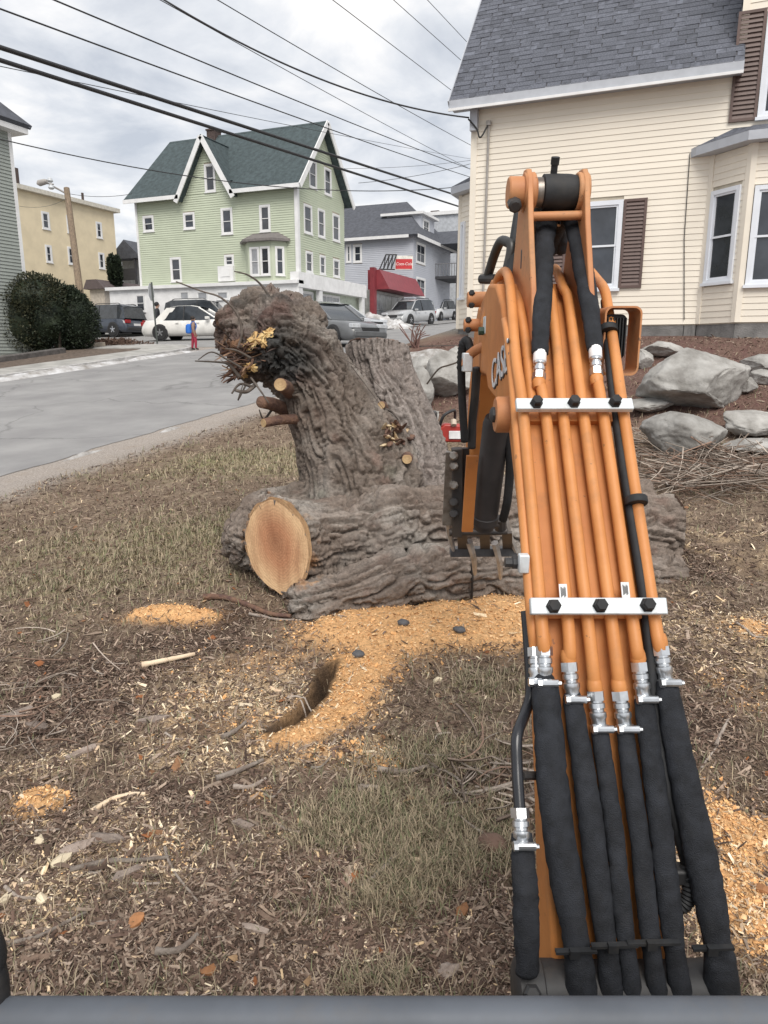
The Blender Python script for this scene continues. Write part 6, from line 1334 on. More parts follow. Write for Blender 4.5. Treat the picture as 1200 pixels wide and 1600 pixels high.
# ================================================================ chainsaw
cs_p = atd(704, 672, 6.2); cst = thing('chainsaw', 'red chainsaw resting on the ground behind the stump', 'chainsaw', (cs_p.x, cs_p.y, cs_p.z-.12), rz=YAW)
CR = mat('chainsaw_red', (.40, .04, .03), .4, var=.15); 
mb = MB(); mb.prism([(-.12, -.06, .02), (.12, -.06, .02), (.15, -.06, .09), (.10, -.06, .17), (-.06, -.06, .18), (-.14, -.06, .10)], (0, .13, 0)); mb.build('body', CR, cst, local=True, bevel=.015)
mb = MB(); mb.box((-.02, -.075, .05), (.10, -.062, .12)); mb.build('label_plate', mat('label_white', (0.75, 0.75, 0.75), .6), cst, local=True, bevel=.004)
mb = MB(); mb.tube(spline([(-.10, -.05, .16), (-.07, -.09, .25), (0, -.06, .29), (.04, .05, .27), (.04, .09, .12)], 6), .013, 8); mb.build('front_handle', CAST, cst, local=True, angle=180)
mb = MB(); mb.tube(spline([(.12, 0, .12), (.24, 0, .14), (.26, 0, .06), (.14, 0, .03)], 6), .016, 8); mb.build('rear_handle', CAST, cst, local=True, angle=180)
mb = MB(); mb.box((-.17, -.05, .14), (-.12, .09, .28)); mb.build('hand_guard', CAST, cst, local=True, bevel=.01)
mb = MB(); mb.prism([(-.12, .02, .05), (-.52, .02, .07), (-.56, .02, .10), (-.52, .02, .13), (-.12, .02, .13)], (0, .008, 0)); mb.build('guide_bar', STEEL, cst, local=True)
mb = MB(); mb.cyl((.02, -.08, .17), (.02, -.05, .21), .025, 10); mb.build('fuel_cap', mat('cap_cream', (.6, .5, .4), .5), cst, local=True)
# ================================================================ cars
CARGL = mat('car_glass', (.03, .035, .04), .05, var=.3, scale=3, spec=.8); TYRE = mat('tyre', (.02, .02, .021), .8); RIM = mat('rim_silver', (.45, .46, .48), .3, metal=.7); LAMPR = mat('tail_lamp', (.30, .015, .02), .25); LAMPW = mat('head_lamp', (.6, .62, .65), .15); PLAS = mat('black_plastic', (.03, .03, .032), .6)
def car(label, pos, head, col, kind, L=4.7, Wd=1.8, H=1.45, rough=.3, group='cars parked along the streets', dirt=None, name='parked_car'):
    m = mat('paint_' + label.split()[0] + '_' + kind + str(round(pos.x)), col, rough, col2=dirt, scale=3, var=.1, coat=.5, spec=.5)
    sl = math.atan2(zg(pos.x + math.cos(head), pos.y + math.sin(head)) - zg(pos.x - math.cos(head), pos.y - math.sin(head)), 2)
    root = thing(name, label, 'car', (pos.x, pos.y, zg(pos.x, pos.y) + .02), group, head); root.rotation_euler = (0, -sl, head); WM[root.name] = Matrix.Translation(root.location) @ Matrix.Rotation(head, 4, 'Z') @ Matrix.Rotation(-sl, 4, 'Y')
    w = Wd/2; suv = kind == 'suv'; hb = .95 if suv else .86; hood = .98 if suv else .80; gc = .22 if suv else .17
    top = [(0, .55, .86), (.015, hb*.80, .93), (.05, hb, .97), (.16, hb+.01, 1), (.30, hb+.01, 1), (.50, hb, 1), (.68, hb-.01, 1), (.72, hood+.05, .99), (.85, hood, .97), (.95, hood-.10, .93), (.99, .58, .88), (1.0, .50, .84)]
    V = []; F = []; n = 9
    for f, zt, wf in top:
        x = (f-.5)*L; ww = w*wf; bz = gc + (.10 if f in (0, 1.0) else 0)
        sec = [(-ww*.86, bz), (-ww*.99, bz+.12), (-ww, (bz+zt)/2), (-ww*.96, zt-.06), (-ww*.86, zt)]
        sec = sec + [(-y, z) for y, z in sec[::-1]]; n = len(sec); V += [(x, y, z) for y, z in sec]
    for i in range(len(top)-1):
        for k in range(n): F.append((i*n+k, i*n+(k+1) % n, (i+1)*n+(k+1) % n, (i+1)*n+k))
    F.append(tuple(range(n))[::-1]); F.append(tuple((len(top)-1)*n+k for k in range(n)))
    body = mesh_obj('body', V, F, m, root, True, 50, local=True)
    # cabin
    if suv: st = [(.02, hb-.02, hb+.0, .90, .88), (.05, hb-.02, H-.12, .92, .74), (.12, hb-.02, H, .93, .72), (.48, hb-.02, H, .93, .72), (.58, hb-.03, H-.10, .93, .74), (.72, hood+.02, hood+.06, .90, .86)]
    else: st = [(.13, hb-.03, hb-.0, .88, .82), (.28, hb-.02, H-.06, .92, .70), (.36, hb-.02, H, .93, .68), (.48, hb-.02, H, .93, .68), (.56, hb-.02, H-.07, .93, .70), (.74, hood+.0, hood+.05, .88, .82)]
    V = []; F = []
    for f, z0, z1, w0, w1 in st:
        x = (f-.5)*L; V += [(x, -w*w0, z0), (x, -w*w1, z1), (x, w*w1, z1), (x, w*w0, z0)]
    for i in range(len(st)-1):
        for k in range(3): F.append((4*i+k, 4*i+k+1, 4*i+5+k, 4*i+4+k))
    cab = mesh_obj('windows', V, F, CARGL, root, True, 25, local=True)
    # roof skin and pillars over the glass
    R = st[1:-1]; V = []; F = []
    for f, z0, z1, w0, w1 in R:
        x = (f-.5)*L; V += [(x, -w*w1-.012, z1-.05), (x, -w*w1*.98, z1+.012), (x, -w*w1*.5, z1+.035), (x, w*w1*.5, z1+.035), (x, w*w1*.98, z1+.012), (x, w*w1+.012, z1-.05)]
    for i in range(len(R)-1):
        for k in range(5): F.append((6*i+k, 6*i+k+1, 6*i+7+k, 6*i+6+k))
    mesh_obj('roof', V, F, m, root, True, 50, local=True)
    for sg in (-1, 1):
        def pil(i, j, fr, wd):
            a = st[i]; b = st[j]; mb = MB(); mb.tube([((a[0]-.5)*L, sg*w*a[3 if fr == 0 else 4], a[1] if fr == 0 else a[2]), ((b[0]-.5)*L, sg*w*b[4], b[2]-.01)], wd, 6); return mb
        pil(5, 4, 1, .035).build('pillar', m, root, local=True)
        a, b = st[0], st[1]; mb = MB(); mb.prism([((a[0]-.5)*L, sg*w*(a[3]+.012), hb-.03), ((b[0]+(.02 if suv else -.03)-.5)*L, sg*w*(b[4]+.012), b[2]-.01), ((b[0]+.055-.5)*L, sg*w*(b[4]+.012), b[2]-.01), ((a[0]+(.10 if suv else .115)-.5)*L, sg*w*(a[3]+.03), hb-.03)], (0, -sg*.02, 0)); mb.build('pillar', m, root, local=True)
        x = (.42-.5)*L; mb = MB(); mb.beam((x, sg*w*.945, hb-.02), (x, sg*w*.715, H-.02), .05, .03, (1, 0, 0)); mb.build('pillar', PLAS, root, local=True)
        mb = MB(); x = (.66-.5)*L; mb.obox((x, sg*(w+.07), hb+.05), (.09, 0, 0), (0, .09, 0), (0, 0, .06)); mb.build('mirror', m, root, local=True, bevel=.02)
        for f in (.19, .80):
            x = (f-.5)*L; rr = .36 if suv else .325
            mb = MB(); mb.lathe((x, sg*(w*1.0-.10), rr), (0, sg, 0), [(rr*1.14, .0), (rr*1.14, .095), (rr*1.04, .10)], 28); mb.build('wheel_arch', PLAS, root, local=True)
            mb = MB(); mb.lathe((x, sg*(w-.12), rr), (0, sg, 0), [(rr*.9, 0), (rr, .03), (rr, .12), (rr*.93, .145), (rr*.68, .15)], 28); wh = mb.build('wheel', TYRE, root, local=True)
            mb = MB(); mb.lathe((x, sg*(w+.018), rr), (0, sg, 0), [(rr*.68, 0), (rr*.66, .008), (rr*.58, .004), (rr*.57, .0)], 28); mb.lathe((x, sg*(w+.02), rr), (0, sg, 0), [(rr*.16, 0), (rr*.16, .012)], 12)
            for q in range(5):
                a_ = 2*math.pi*q/5 + .3; mb.beam((x + .1*rr*math.cos(a_), sg*(w+.026), rr + .1*rr*math.sin(a_)), (x + .62*rr*math.cos(a_), sg*(w+.022), rr + .62*rr*math.sin(a_)), .055, .014, (0, 1, 0))
            mb.build('rim', RIM, wh, local=True)
        mb = MB(); mb.obox((-.5*L+.05, sg*w*.70, hb*.82), (.05, 0, 0), (0, w*.20, 0), (0, 0, .09)); mb.build('tail_light', LAMPR, root, local=True, bevel=.02)
        mb = MB(); mb.obox((.5*L-.13, sg*w*.68, hood*.82), (.10, 0, 0), (0, w*.20, 0), (0, 0, .07)); mb.build('headlight', LAMPW, root, local=True, bevel=.02)
        for f in (.36, .56): mb = MB(); mb.obox(((f-.5)*L, sg*(w+.006), hb-.14), (.07, 0, 0), (0, .012, 0), (0, 0, .015)); mb.build('door_handle', m, root, local=True)
        if suv: mb = MB(); mb.tube([((.12-.5)*L, sg*w*.62, H+.03), ((.15-.5)*L, sg*w*.62, H+.08), ((.48-.5)*L, sg*w*.62, H+.08), ((.52-.5)*L, sg*w*.62, H+.02)], .02, 6); mb.build('roof_rail', PLAS, root, local=True)
    mb = MB(); mb.obox((.5*L-.03, 0, hood*.66), (.05, 0, 0), (0, w*.42, 0), (0, 0, .08)); mb.build('grille', PLAS, root, local=True, bevel=.01)
    mb = MB(); mb.obox((-.5*L-.0, 0, .62), (.012, 0, 0), (0, .26, 0), (0, 0, .06)); mb.build('number_plate', WHITE, root, local=True)
    for s_ in (-1, 1): mb = MB(); mb.obox((s_*(.5*L-.03), 0, .40), (.06, 0, 0), (0, w*.80, 0), (0, 0, .09)); mb.build('bumper', m if not suv else PLAS, root, local=True, bevel=.03)
    return root
def at_t(px, t):                                 # plan position at a distance along a picture column
    d = rayw(px, 520); p = CAMP + d*t; return p
car('white sedan standing in front of the white ground floor wall', at_t(312, 32.8), math.radians(16), (.70, .69, .66), 'sedan', 4.85, 1.85, 1.47)
car('dark blue-grey suv parked behind the evergreen bush', at_t(166, 40.5), math.radians(178), (.045, .055, .075), 'suv', 4.7, 1.9, 1.68)
car('black suv half hidden behind the white sedan', at_t(330, 38.5), math.radians(14), (.02, .022, .026), 'suv', 4.8, 1.9, 1.80)
car('dusty silver sedan beside the dirty snow heap', at_t(525, 33.5), math.radians(-14), (.42, .44, .46), 'sedan', 4.9, 1.85, 1.48, .4)
car('dark grey sedan just behind the leaning stump', at_t(510, 25.5), math.radians(-24), (.13, .135, .14), 'sedan', 4.7, 1.8, 1.45, .35)
car('silver compact suv parked by the red shop', at_t(640, 47.5), math.radians(-100), (.40, .41, .42), 'suv', 4.5, 1.8, 1.62)
car('white suv parked under the grey porches', at_t(684, 60), math.radians(-95), (.66, .67, .68), 'suv', 4.6, 1.8, 1.6)
# ================================================================ people
def skin_body(bones, radii, mats_by, name, parent, sub=2):
    me = bpy.data.meshes.new(name); keys = list(radii); idx = {k: i for i, k in enumerate(keys)}
    me.from_pydata([bones['pos'][k] for k in keys], [(idx[a], idx[b]) for a, b in bones['edges']], [])
    o = bpy.data.objects.new(name, me); COL.objects.link(o); md = o.modifiers.new('skin', 'SKIN'); md.use_smooth_shade = True
    for i, k in enumerate(keys): sv = me.skin_vertices[0].data[i]; r = radii[k]; sv.radius = r if isinstance(r, tuple) else (r, r); sv.use_root = (k == 'pelvis')
    sb = o.modifiers.new('sub', 'SUBSURF'); sb.levels = sub; sb.render_levels = sub
    dg = bpy.context.evaluated_depsgraph_get(); m2 = bpy.data.meshes.new_from_object(o.evaluated_get(dg)); bpy.data.objects.remove(o)
    m2.materials.clear(); ms = []
    for f, m in mats_by: m2.materials.append(m)
    for p in m2.polygons:
        c = p.center
        for i, (f, m) in enumerate(mats_by):
            if f(c): p.material_index = i; break
        p.use_smooth = True
    ob = bpy.data.objects.new(name, m2); COL.objects.link(ob); adopt(ob, parent, True); return ob
SKINM = mat('skin', (.36, .22, .16), .6, var=.05); HAIR = mat('dark_hair', (.025, .018, .015), .7)
def person(label, pos, rz, h, jacket, trousers, shoes, hat=None, walk=.0, hair=HAIR, group=None):
    k = h; root = thing('person', label, 'person', (pos.x, pos.y, zg(pos.x, pos.y)+.012), group, rz)
    P = {'pelvis': (0, 0, .50*k), 'waist': (0, 0, .58*k), 'chest': (0, .0, .70*k), 'neck': (0, 0, .82*k), 'headb': (0, .005*k, .865*k), 'headm': (0, .012*k, .915*k), 'headt': (0, .005*k, .965*k)}
    R = {'pelvis': (.095*k, .075*k), 'waist': (.09*k, .07*k), 'chest': (.105*k, .078*k), 'neck': .04*k, 'headb': (.047*k, .052*k), 'headm': (.058*k, .066*k), 'headt': (.044*k, .05*k)}
    E = [('pelvis', 'waist'), ('waist', 'chest'), ('chest', 'neck'), ('neck', 'headb'), ('headb', 'headm'), ('headm', 'headt')]
    for s, sg in (('l', -1), ('r', 1)):
        st = walk*sg; P.update({'hip'+s: (sg*.055*k, st*.02, .47*k), 'knee'+s: (sg*.06*k, st*.10*k+.01*k, .27*k), 'ank'+s: (sg*.06*k, st*.14*k-.01*k, .05*k), 'toe'+s: (sg*.065*k, st*.14*k+.075*k, .022*k), 'sho'+s: (sg*.115*k, 0, .775*k), 'elb'+s: (sg*.15*k, -st*.05*k-.01*k, .62*k), 'wri'+s: (sg*.145*k, -st*.08*k+.04*k, .485*k), 'han'+s: (sg*.14*k, -st*.08*k+.055*k, .43*k)})
        R.update({'hip'+s: .066*k, 'knee'+s: .047*k, 'ank'+s: .033*k, 'toe'+s: (.028*k, .022*k), 'sho'+s: .052*k, 'elb'+s: .042*k, 'wri'+s: .034*k, 'han'+s: (.016*k, .026*k)})
        E += [('pelvis', 'hip'+s), ('hip'+s, 'knee'+s), ('knee'+s, 'ank'+s), ('ank'+s, 'toe'+s), ('chest', 'sho'+s), ('sho'+s, 'elb'+s), ('elb'+s, 'wri'+s), ('wri'+s, 'han'+s)]
    J = mat('jacket_'+label.split()[0]+label.split()[1], jacket, .8, var=.15); T = mat('trousers_'+label.split()[0]+label.split()[1], trousers, .8, var=.12); Sh = mat('shoes', shoes, .6)
    skin_body({'pos': P, 'edges': E}, R, [(lambda c: c.z < .06*k, Sh), (lambda c: c.z < .50*k and abs(c.x) < .115*k, T), (lambda c: c.z < .47*k, SKINM), (lambda c: c.z < .825*k, J), (lambda c: True, SKINM)], 'body', root)
    mb = MB(); mb.lathe((0, 0, .90*k), (0, -.12, 1), [(.055*k, -.01*k), (.066*k, .02*k), (.066*k, .05*k), (.05*k, .085*k), (.02*k, .10*k)], 14); mb.build('hat' if hat else 'hair', hat or hair, root, local=True, angle=180)
    for s, sg in (('l', -1), ('r', 1)):        # fingers and thumb
        hx, hy, hz = P['han'+s]; mb = MB()
        for q in range(4): mb.tube([(hx + sg*.002*k, hy - .018*k + q*.012*k, hz+.004*k), (hx - sg*.002*k, hy - .016*k + q*.012*k, hz-(.028+.006*(q in (1, 2)))*k), (hx - sg*.010*k, hy - .013*k + q*.012*k, hz-(.046+.006*(q in (1, 2)))*k)], [.0065*k, .006*k, .0045*k], 6)
        mb.tube([(hx, hy + .018*k, hz+.028*k), (hx - sg*.006*k, hy + .036*k, hz+.005*k), (hx - sg*.008*k, hy + .038*k, hz-.015*k)], [.008*k, .007*k, .005*k], 6); mb.build('fingers', SKINM, root, local=True)
    mb = MB(); mb.lathe((0, .072*k, .905*k), (0, 1, -.2), [(.011*k, -.01*k), (.009*k, .004*k), (.004*k, .010*k)], 8); mb.build('nose', SKINM, root, local=True)
    for sg in (-1, 1): mb = MB(); mb.lathe((sg*.022*k, .064*k, .925*k), (0, 1, 0), [(.008*k, 0), (.006*k, .004*k)], 8); mb.build('eye', HAIR, root, local=True)
    mb = MB(); mb.box((-.018*k, .062*k, .878*k), (.018*k, .070*k, .884*k)); mb.build('mouth', mat('lips', (.25, .09, .08), .6), root, local=True)
    return root
cp_ = onG(304, 548); pr = person('child in tan coat and red trousers at the roadside', cp_, math.radians(-70)+YAW, 1.16, (.26, .17, .13), (.33, .03, .06), (.03, .025, .025), walk=.35)
bpk = thing('backpack', 'bright blue backpack on the child at the roadside', 'backpack', tuple(pr.location), rz=pr.rotation_euler.z); k = 1.16
mb = MB(); mb.lathe((0, -.13*k, .48*k), (0, 0, 1), [(.06*k, 0), (.095*k, .03*k), (.10*k, .14*k), (.085*k, .24*k), (.04*k, .28*k)], 14); mb.build('pack', mat('backpack_blue', (.02, .14, .52), .6), bpk, local=True)
for sg in (-1, 1): mb = MB(); mb.tube(spline([(sg*.05*k, -.09*k, .74*k), (sg*.07*k, .0, .83*k), (sg*.075*k, .085*k, .74*k), (sg*.08*k, .05*k, .60*k), (sg*.06*k, -.08*k, .55*k)], 5), .013*k, 6); mb.build('strap', mat('backpack_blue', (.02, .14, .52), .6), bpk, local=True)
person('adult in black jacket and cap standing behind the white sedan', at_t(248, 36.2), math.radians(-60), 1.78, (.022, .023, .028), (.04, .045, .06), (.02, .02, .02), hat=mat('black_cap', (.02, .02, .022), .8))
# ================================================================ street furniture
POLE = mat('weathered_pole_wood', (.23, .175, .125), .9, var=.3, scale=4, stretch=(8, 8, .6), bump=.5)
pb = atd(128, 480, 38); pt = atd(104, 294, 38); up_ = thing('utility_pole', 'leaning wooden utility pole with a street lamp arm and insulators', 'utility pole', (pb.x, pb.y, zg(pb.x, pb.y)))
mb = MB(); d = (pt-pb).normalized(); base_ = pb - d*2.2; mb.tube([base_, pb, pt], [.20, .19, .15], 14); mb.build('pole', POLE, up_)
mb = MB(); mb.tube(spline([atd(104, 303, 38), atd(92, 296, 37.8), atd(78, 289, 37.5)], 5), .05, 8); mb.build('lamp_arm', PIPE, up_)
for x, y in ((78, 281), (80, 292)): mb = MB(); c = atd(x, y, 37.5); mb.lathe(c, (0, 0, -1), [(.05, -.12), (.12, -.05), (.16, .05), (.10, .12)], 12); mb.build('insulator', mat('porcelain_grey', (.5, .52, .54), .4), up_)
mb = MB(); c = atd(66, 285, 37.4); mb.lathe(c, (-1, 0, -.1), [(.08, -.35), (.14, -.2), (.16, .2), (.06, .35)], 12); mb.build('lamp_head', PIPE, up_)
mb = MB(); c = atd(71, 287, 37.4); mb.cyl(atd(60, 285, 37.4), atd(84, 288, 37.5), .04, 6); mb.build('cross_bracket', PIPE, up_)
# road sign seen from behind
sb = onG(246, 540); stp = atd(237, 443, (sb - CAMP).dot(Vector((-SY*CP, CY*CP, -SP)))); sg_ = thing('stop_sign', 'octagonal road sign seen edge-on on a thin leaning post', 'road sign', tuple(sb))
mb = MB(); d_ = (stp - sb); mb.beam(sb, stp + d_*.02, .06, .035, (1, 0, 0)); mb.build('post', mat('green_post', (.10, .11, .10), .6, metal=.3), sg_)
c = sb + d_*.86; a_ = math.radians(22.4 + 150); ux = Vector((math.cos(a_), math.sin(a_), 0)); uz = d_.normalized(); uy = ux.cross(uz); ux = Vector((-.38, .92, 0)).normalized()
mb = MB(); mb.prism([c + Vector((-.03, -.05, 0)) + ux*.38*math.cos(math.pi/8 + k*math.pi/4) + uz*.38*math.sin(math.pi/8 + k*math.pi/4) for k in range(8)], Vector((.012, .005, 0))); mb.build('sign_plate', mat('sign_back_aluminium', (.42, .43, .44), .5, metal=.3), sg_, smooth=False)
sp2 = onG(131, 545); mb = MB(); mb.cyl(sp2, sp2 + Vector((0, 0, .75)), .035, 8); tag(mb.build('bollard', CAST, None), 'short dark post in the bed beside the evergreen bush', 'post')
# ================================================================ overhead wires
WIRE = mat('wire_black', (.025, .025, .028), .6); 
def wire(label, A, B, r, sag=.3, group='overhead wires'):
    n = 24; P_ = [A*(1-i/n) + B*(i/n) - Vector((0, 0, sag*4*(i/n)*(1-i/n))) for i in range(n+1)]; mb = MB(); mb.tube(P_, r, 6); return tag(mb.build('overhead_wire', WIRE, None, angle=180), label, 'wire', group)
def ext(px, py, X, k, other):                    # a point on the plane X, extended beyond by k times the span
    return onX(px, py, X)
def street_wire(label, a, b, X, r, sag=.0, e0=.5, e1=.0):
    A = onX(*a, X); B = onX(*b, X); D = B-A; return wire(label, A - D*e0, B + D*e1, r, sag)
street_wire('thicker upper telephone cable above the street, ending at the cream house bay', (0, 74), (688, 297), -8.0, .030, 0, .35, .12)
street_wire('thicker lower telephone cable running just under its twin', (0, 94), (690, 314), -8.0, .028, 0, .35, .12)
street_wire('thin wire low between the two thick cables and the power lines', (0, 2), (725, 268), -8.0, .011, .15, .3, .5)
street_wire('power line passing above the green house ridge end', (110, 0), (728, 256), -8.0, .011, .15, .3, .5)
street_wire('faint wire highest above the green house', (205, 140), (730, 245), -9.5, .006, .1, .3, .3)
street_wire('faint wire beside the twisted service cable', (262, 0), (728, 258), -8.2, .007, .1, .3, .3)
street_wire('power line over the middle of the road', (350, 0), (728, 220), -8.2, .009, .1, .3, .3)
street_wire('thin power line close to the cream house roof', (520, 0), (700, 137), -8.0, .009, 0, .3, .9)
street_wire('thin second power line close to the cream house roof', (615, 0), (718, 92), -7.8, .009, 0, .3, .9)
street_wire('thin third power line nearest the cream house roof', (668, 0), (728, 64), -7.6, .009, 0, .3, .9)
wire('twisted service cable sagging to the cream house corner', onX(250, -4, -8.0), Vector((HX0-.02, YW-.2, onY(735, 189, YW).z)), .014, .30)
wire('thin cable crossing the street in front of the green house', atd(-10, 215, 22), atd(735, 290, 34), .018, .75)
wire('faint cable strung from the utility pole to the green house', atd(104, 302, 38), atd(206, 303, 37), .012, .15)
wire('faint crossing wire beside the cream house corner', atd(560, 286, 30), atd(735, 256, 30), .010, .1)
wire('lower faint crossing wire beside the cream house corner', atd(480, 262, 42), atd(740, 250, 42), .010, .2)
wire('thin wire from the utility pole towards the grey-green house', atd(104, 310, 38), atd(30, 322, 30), .008, .2)
# ================================================================ plants and litter
def leaf_cloud(name, C, R, n, size, m, parent, seed, squash=1.0, up=.3, shell=.55, lump=.30, cut_low=None, local=False):
    r_ = np.random.default_rng(seed); d = r_.normal(size=(n, 3)); d /= np.linalg.norm(d, axis=1)[:, None]
    rad = (shell + (1-shell)*r_.random(n)**.6)*(1 + lump*fbm(d*2.2 + seed, 3) + .12*fbm(d*6 + seed, 2))
    P = d*rad[:, None]*np.array(R) + np.array(C)
    if cut_low is not None: P = P[P[:, 2] > cut_low]; d = d[:len(P)] if False else (P - np.array(C))/np.linalg.norm(P - np.array(C), axis=1)[:, None]
    n = len(P); a = d + r_.normal(size=(n, 3))*.7 + np.array([0, 0, up]); a /= np.linalg.norm(a, axis=1)[:, None]
    b = np.cross(a, r_.normal(size=(n, 3))); b /= np.linalg.norm(b, axis=1)[:, None]; s = size*r_.uniform(.6, 1.3, n)[:, None]
    V = np.stack([P - b*s*.28, P + a*s*.5 - b*s*.0 + np.cross(a, b)*s*.05, P + b*s*.28, P + a*s*1.15], 1); V = np.stack([P, P + a*s*.5 + b*s*.28, P + a*s*1.1, P + a*s*.5 - b*s*.28], 1).reshape(-1, 3)
    F = np.arange(4*n).reshape(-1, 4); return mesh_obj(name, V, F, m, parent, False, local=local)
def leafmat(name, c1, c2):
    m = mat(name, c1, .6, col2=c2, scale=3.5, detail=3, spec=.3); return m
YEW = leafmat('dark_evergreen_leaf', (.030, .042, .022), (.016, .024, .016)); YEW2 = leafmat('brown_green_leaf', (.055, .055, .028), (.03, .034, .02))
WOODD = mat('shrub_wood', (.06, .045, .035), .9)
bc = onG(62, 556); bush = thing('evergreen_bush', 'large rounded dark evergreen bush in front of the grey-green house', 'bush', (bc.x, bc.y, bc.z))
t_ = (bc-CAMP).dot(Vector((-SY*CP, CY*CP, -SP)))
for k, (x, y, hw, hh) in enumerate(((20, 500, 62, 68), (70, 495, 60, 62), (112, 502, 44, 50), (50, 470, 60, 42), (-40, 490, 60, 66), (100, 478, 36, 34))):
    c = atd(x, y, t_ + .5 + .3*(k % 3)); rx, rz_ = hw*t_/FPX, hh*t_/FPX
    leaf_cloud('crown', tuple(c), (rx, rx*.9, rz_), 8500, .085, YEW if k % 3 else YEW2, bush, 40+k, shell=.75, lump=.22)
    bm = bmesh.new(); bmesh.ops.create_icosphere(bm, subdivisions=3, radius=1); V = np.array([tuple(v.co) for v in bm.verts]); F = np.array([[v.index for v in f.verts] for f in bm.faces]); bm.free()
    mesh_obj('crown_core', V*np.array([rx, rx*.9, rz_])*.80*(1 + .2*fbm(V*2.2 + 40 + k, 3))[:, None] + np.array(tuple(c)), F, YEW, bush)
for k in range(5): a = Vector((bc.x + random.uniform(-.9, .2), bc.y + random.uniform(.7, 1.2), bc.z-.05)); mb = MB(); mb.tube([a, a + Vector((random.uniform(-.1, .1), 0, .5)), a + Vector((random.uniform(-.2, .2), 0, .9))], [.06, .05, .03], 6); mb.build('trunk', WOODD, bush)
# pair of clipped conifers
for k, (x, y, hw, hh) in enumerate(((176, 425, 7, 26), (184, 426, 6, 25))):
    c = atd(x, y, 50); rx, rz_ = hw*50/FPX, hh*50/FPX; tr = thing('columnar_conifer', ('taller' if k == 0 else 'shorter') + ' dark columnar conifer beside the green house', 'tree', (c.x, c.y, c.z-rz_-1))
    leaf_cloud('crown', tuple(c), (rx, rx, rz_), 3500, .16, YEW, tr, 60+k, shell=.5, lump=.15, up=1.2); mb = MB(); mb.tube([(c.x, c.y, c.z-rz_-1), (c.x, c.y, c.z), (c.x, c.y, c.z+rz_*.9)], [.12, .1, .03], 8); mb.build('trunk', WOODD, tr)
# low brown shrubbery and fence on the far corner
c = onG(180, 543); hd = thing('low_hedge', 'low brown winter shrubs on the far street corner beside the evergreen bush', 'shrub', tuple(c))
leaf_cloud('crown', (c.x, c.y, c.z+.05), (1.6, .8, .28), 5000, .09, mat('winter_brown_leaf', (.12, .075, .055), .9, var=.3), hd, 71, shell=.2); mb = MB(); mb.tube([c, c + Vector((0, 0, .4))], .03, 6); mb.build('stem', WOODD, hd)
mb = MB(); a = onG(140, 548); b = onG(163, 546); mb.beam(a + Vector((0, 0, .12)), b + Vector((0, 0, .12)), .3, .3); tag(mb.build('concrete_block', mat('tan_block', (.36, .31, .25), .9), None, smooth=False, bevel=.02), 'tan concrete block on the far street corner', 'block')
mb = MB(); a = onG(0, 575); b = onG(120, 556); mb.beam(a + Vector((-.6, 0, .10)), b + Vector((-.6, 0, .10)), .25, .35); tag(mb.build('low_wall', mat('dark_stone_wall', (.11, .10, .095), .9, var=.3, scale=6, bump=.6), None, smooth=False, bevel=.03), 'low dark stone wall under the evergreen bush', 'wall')
# bare shrub near the timber edging
BARE = mat('bare_red_twig', (.16, .09, .075), .9)
c = atd(648, 541, 13.0); sh = thing('bare_shrub', 'small leafless shrub of thin stems above the timber edging', 'shrub', tuple(c))
for k in range(16):
    e_ = atd(648 + random.uniform(-26, 26), 508 + random.uniform(-6, 16), 13.0 + random.uniform(-.3, .3)); mb = MB(); mb.tube(spline([c + Vector((random.uniform(-.08, .08), 0, -.05)), c*.5 + e_*.5 + Vector((random.uniform(-.05, .05), 0, .05)), e_], 4), [.012]*4 + [.009]*4 + [.004], 5); mb.build('stem', BARE, sh)
# dead stem lying across the boulder
mb = MB(); mb.tube(spline([atd(667, 600, 8.6), atd(685, 577, 8.5), atd(700, 571, 8.5), atd(712, 567, 8.5), atd(735, 556, 8.6)], 6), .010, 6); tag(mb.build('stick', WOODD, None), 'thin dead stem lying across the boulder behind the stump', 'stick')
# ---------------------------------------------------------------- litter
def vis_xy(n, yf0, yf1, half=.92, seed=0):
    r_ = np.random.default_rng(seed); yf = np.exp(r_.uniform(math.log(yf0), math.log(yf1), n)); xr = r_.uniform(-half, half, n)*yf*1.05; X = xr*CY - yf*SY; Y = xr*SY + yf*CY
    return X, Y, yf
def lawn_ok(X, Y): return (X > -6.3) & (X < 3.5) & (Y > .3) & ((Y < 10.3) | ((X > -4.4) & (Y < 14.2)))
# grass blades
X, Y, yf = vis_xy(740000, 1.1, 11.0, seed=1); g = gmask(grs_m, X, Y); sw = gmask(saw_m, X, Y); r_ = np.random.default_rng(2)
ok = lawn_ok(X, Y) & (r_.random(len(X)) < (.04 + .80*g)*(1-sw)*(1-.92*gmask(drk_m, X, Y))*(1-.6*gmask(chip_m, X, Y))); X, Y, yf = X[ok], Y[ok], yf[ok]; n = len(X); Z = ghv(X, Y)
a = r_.uniform(0, 2*math.pi, n); L = r_.uniform(.025, .075, n)*(1 + .03*yf); lean = r_.uniform(.4, 1.5, n); wdt = .0009*(1 + .35*yf)
dx_, dy_ = np.cos(a), np.sin(a); bx, by_ = -dy_*wdt, dx_*wdt
P0 = np.stack([X - bx, Y - by_, Z - .004], 1); P1 = np.stack([X + bx, Y + by_, Z - .004], 1); hz_ = L/np.sqrt(1 + lean**2)
M1 = np.stack([X + dx_*L*.35*lean/2 + bx*.8, Y + dy_*L*.35*lean/2 + by_*.8, Z + hz_*.75], 1); T1 = np.stack([X + dx_*L*lean/np.sqrt(1+lean**2), Y + dy_*L*lean/np.sqrt(1+lean**2), Z + hz_], 1)
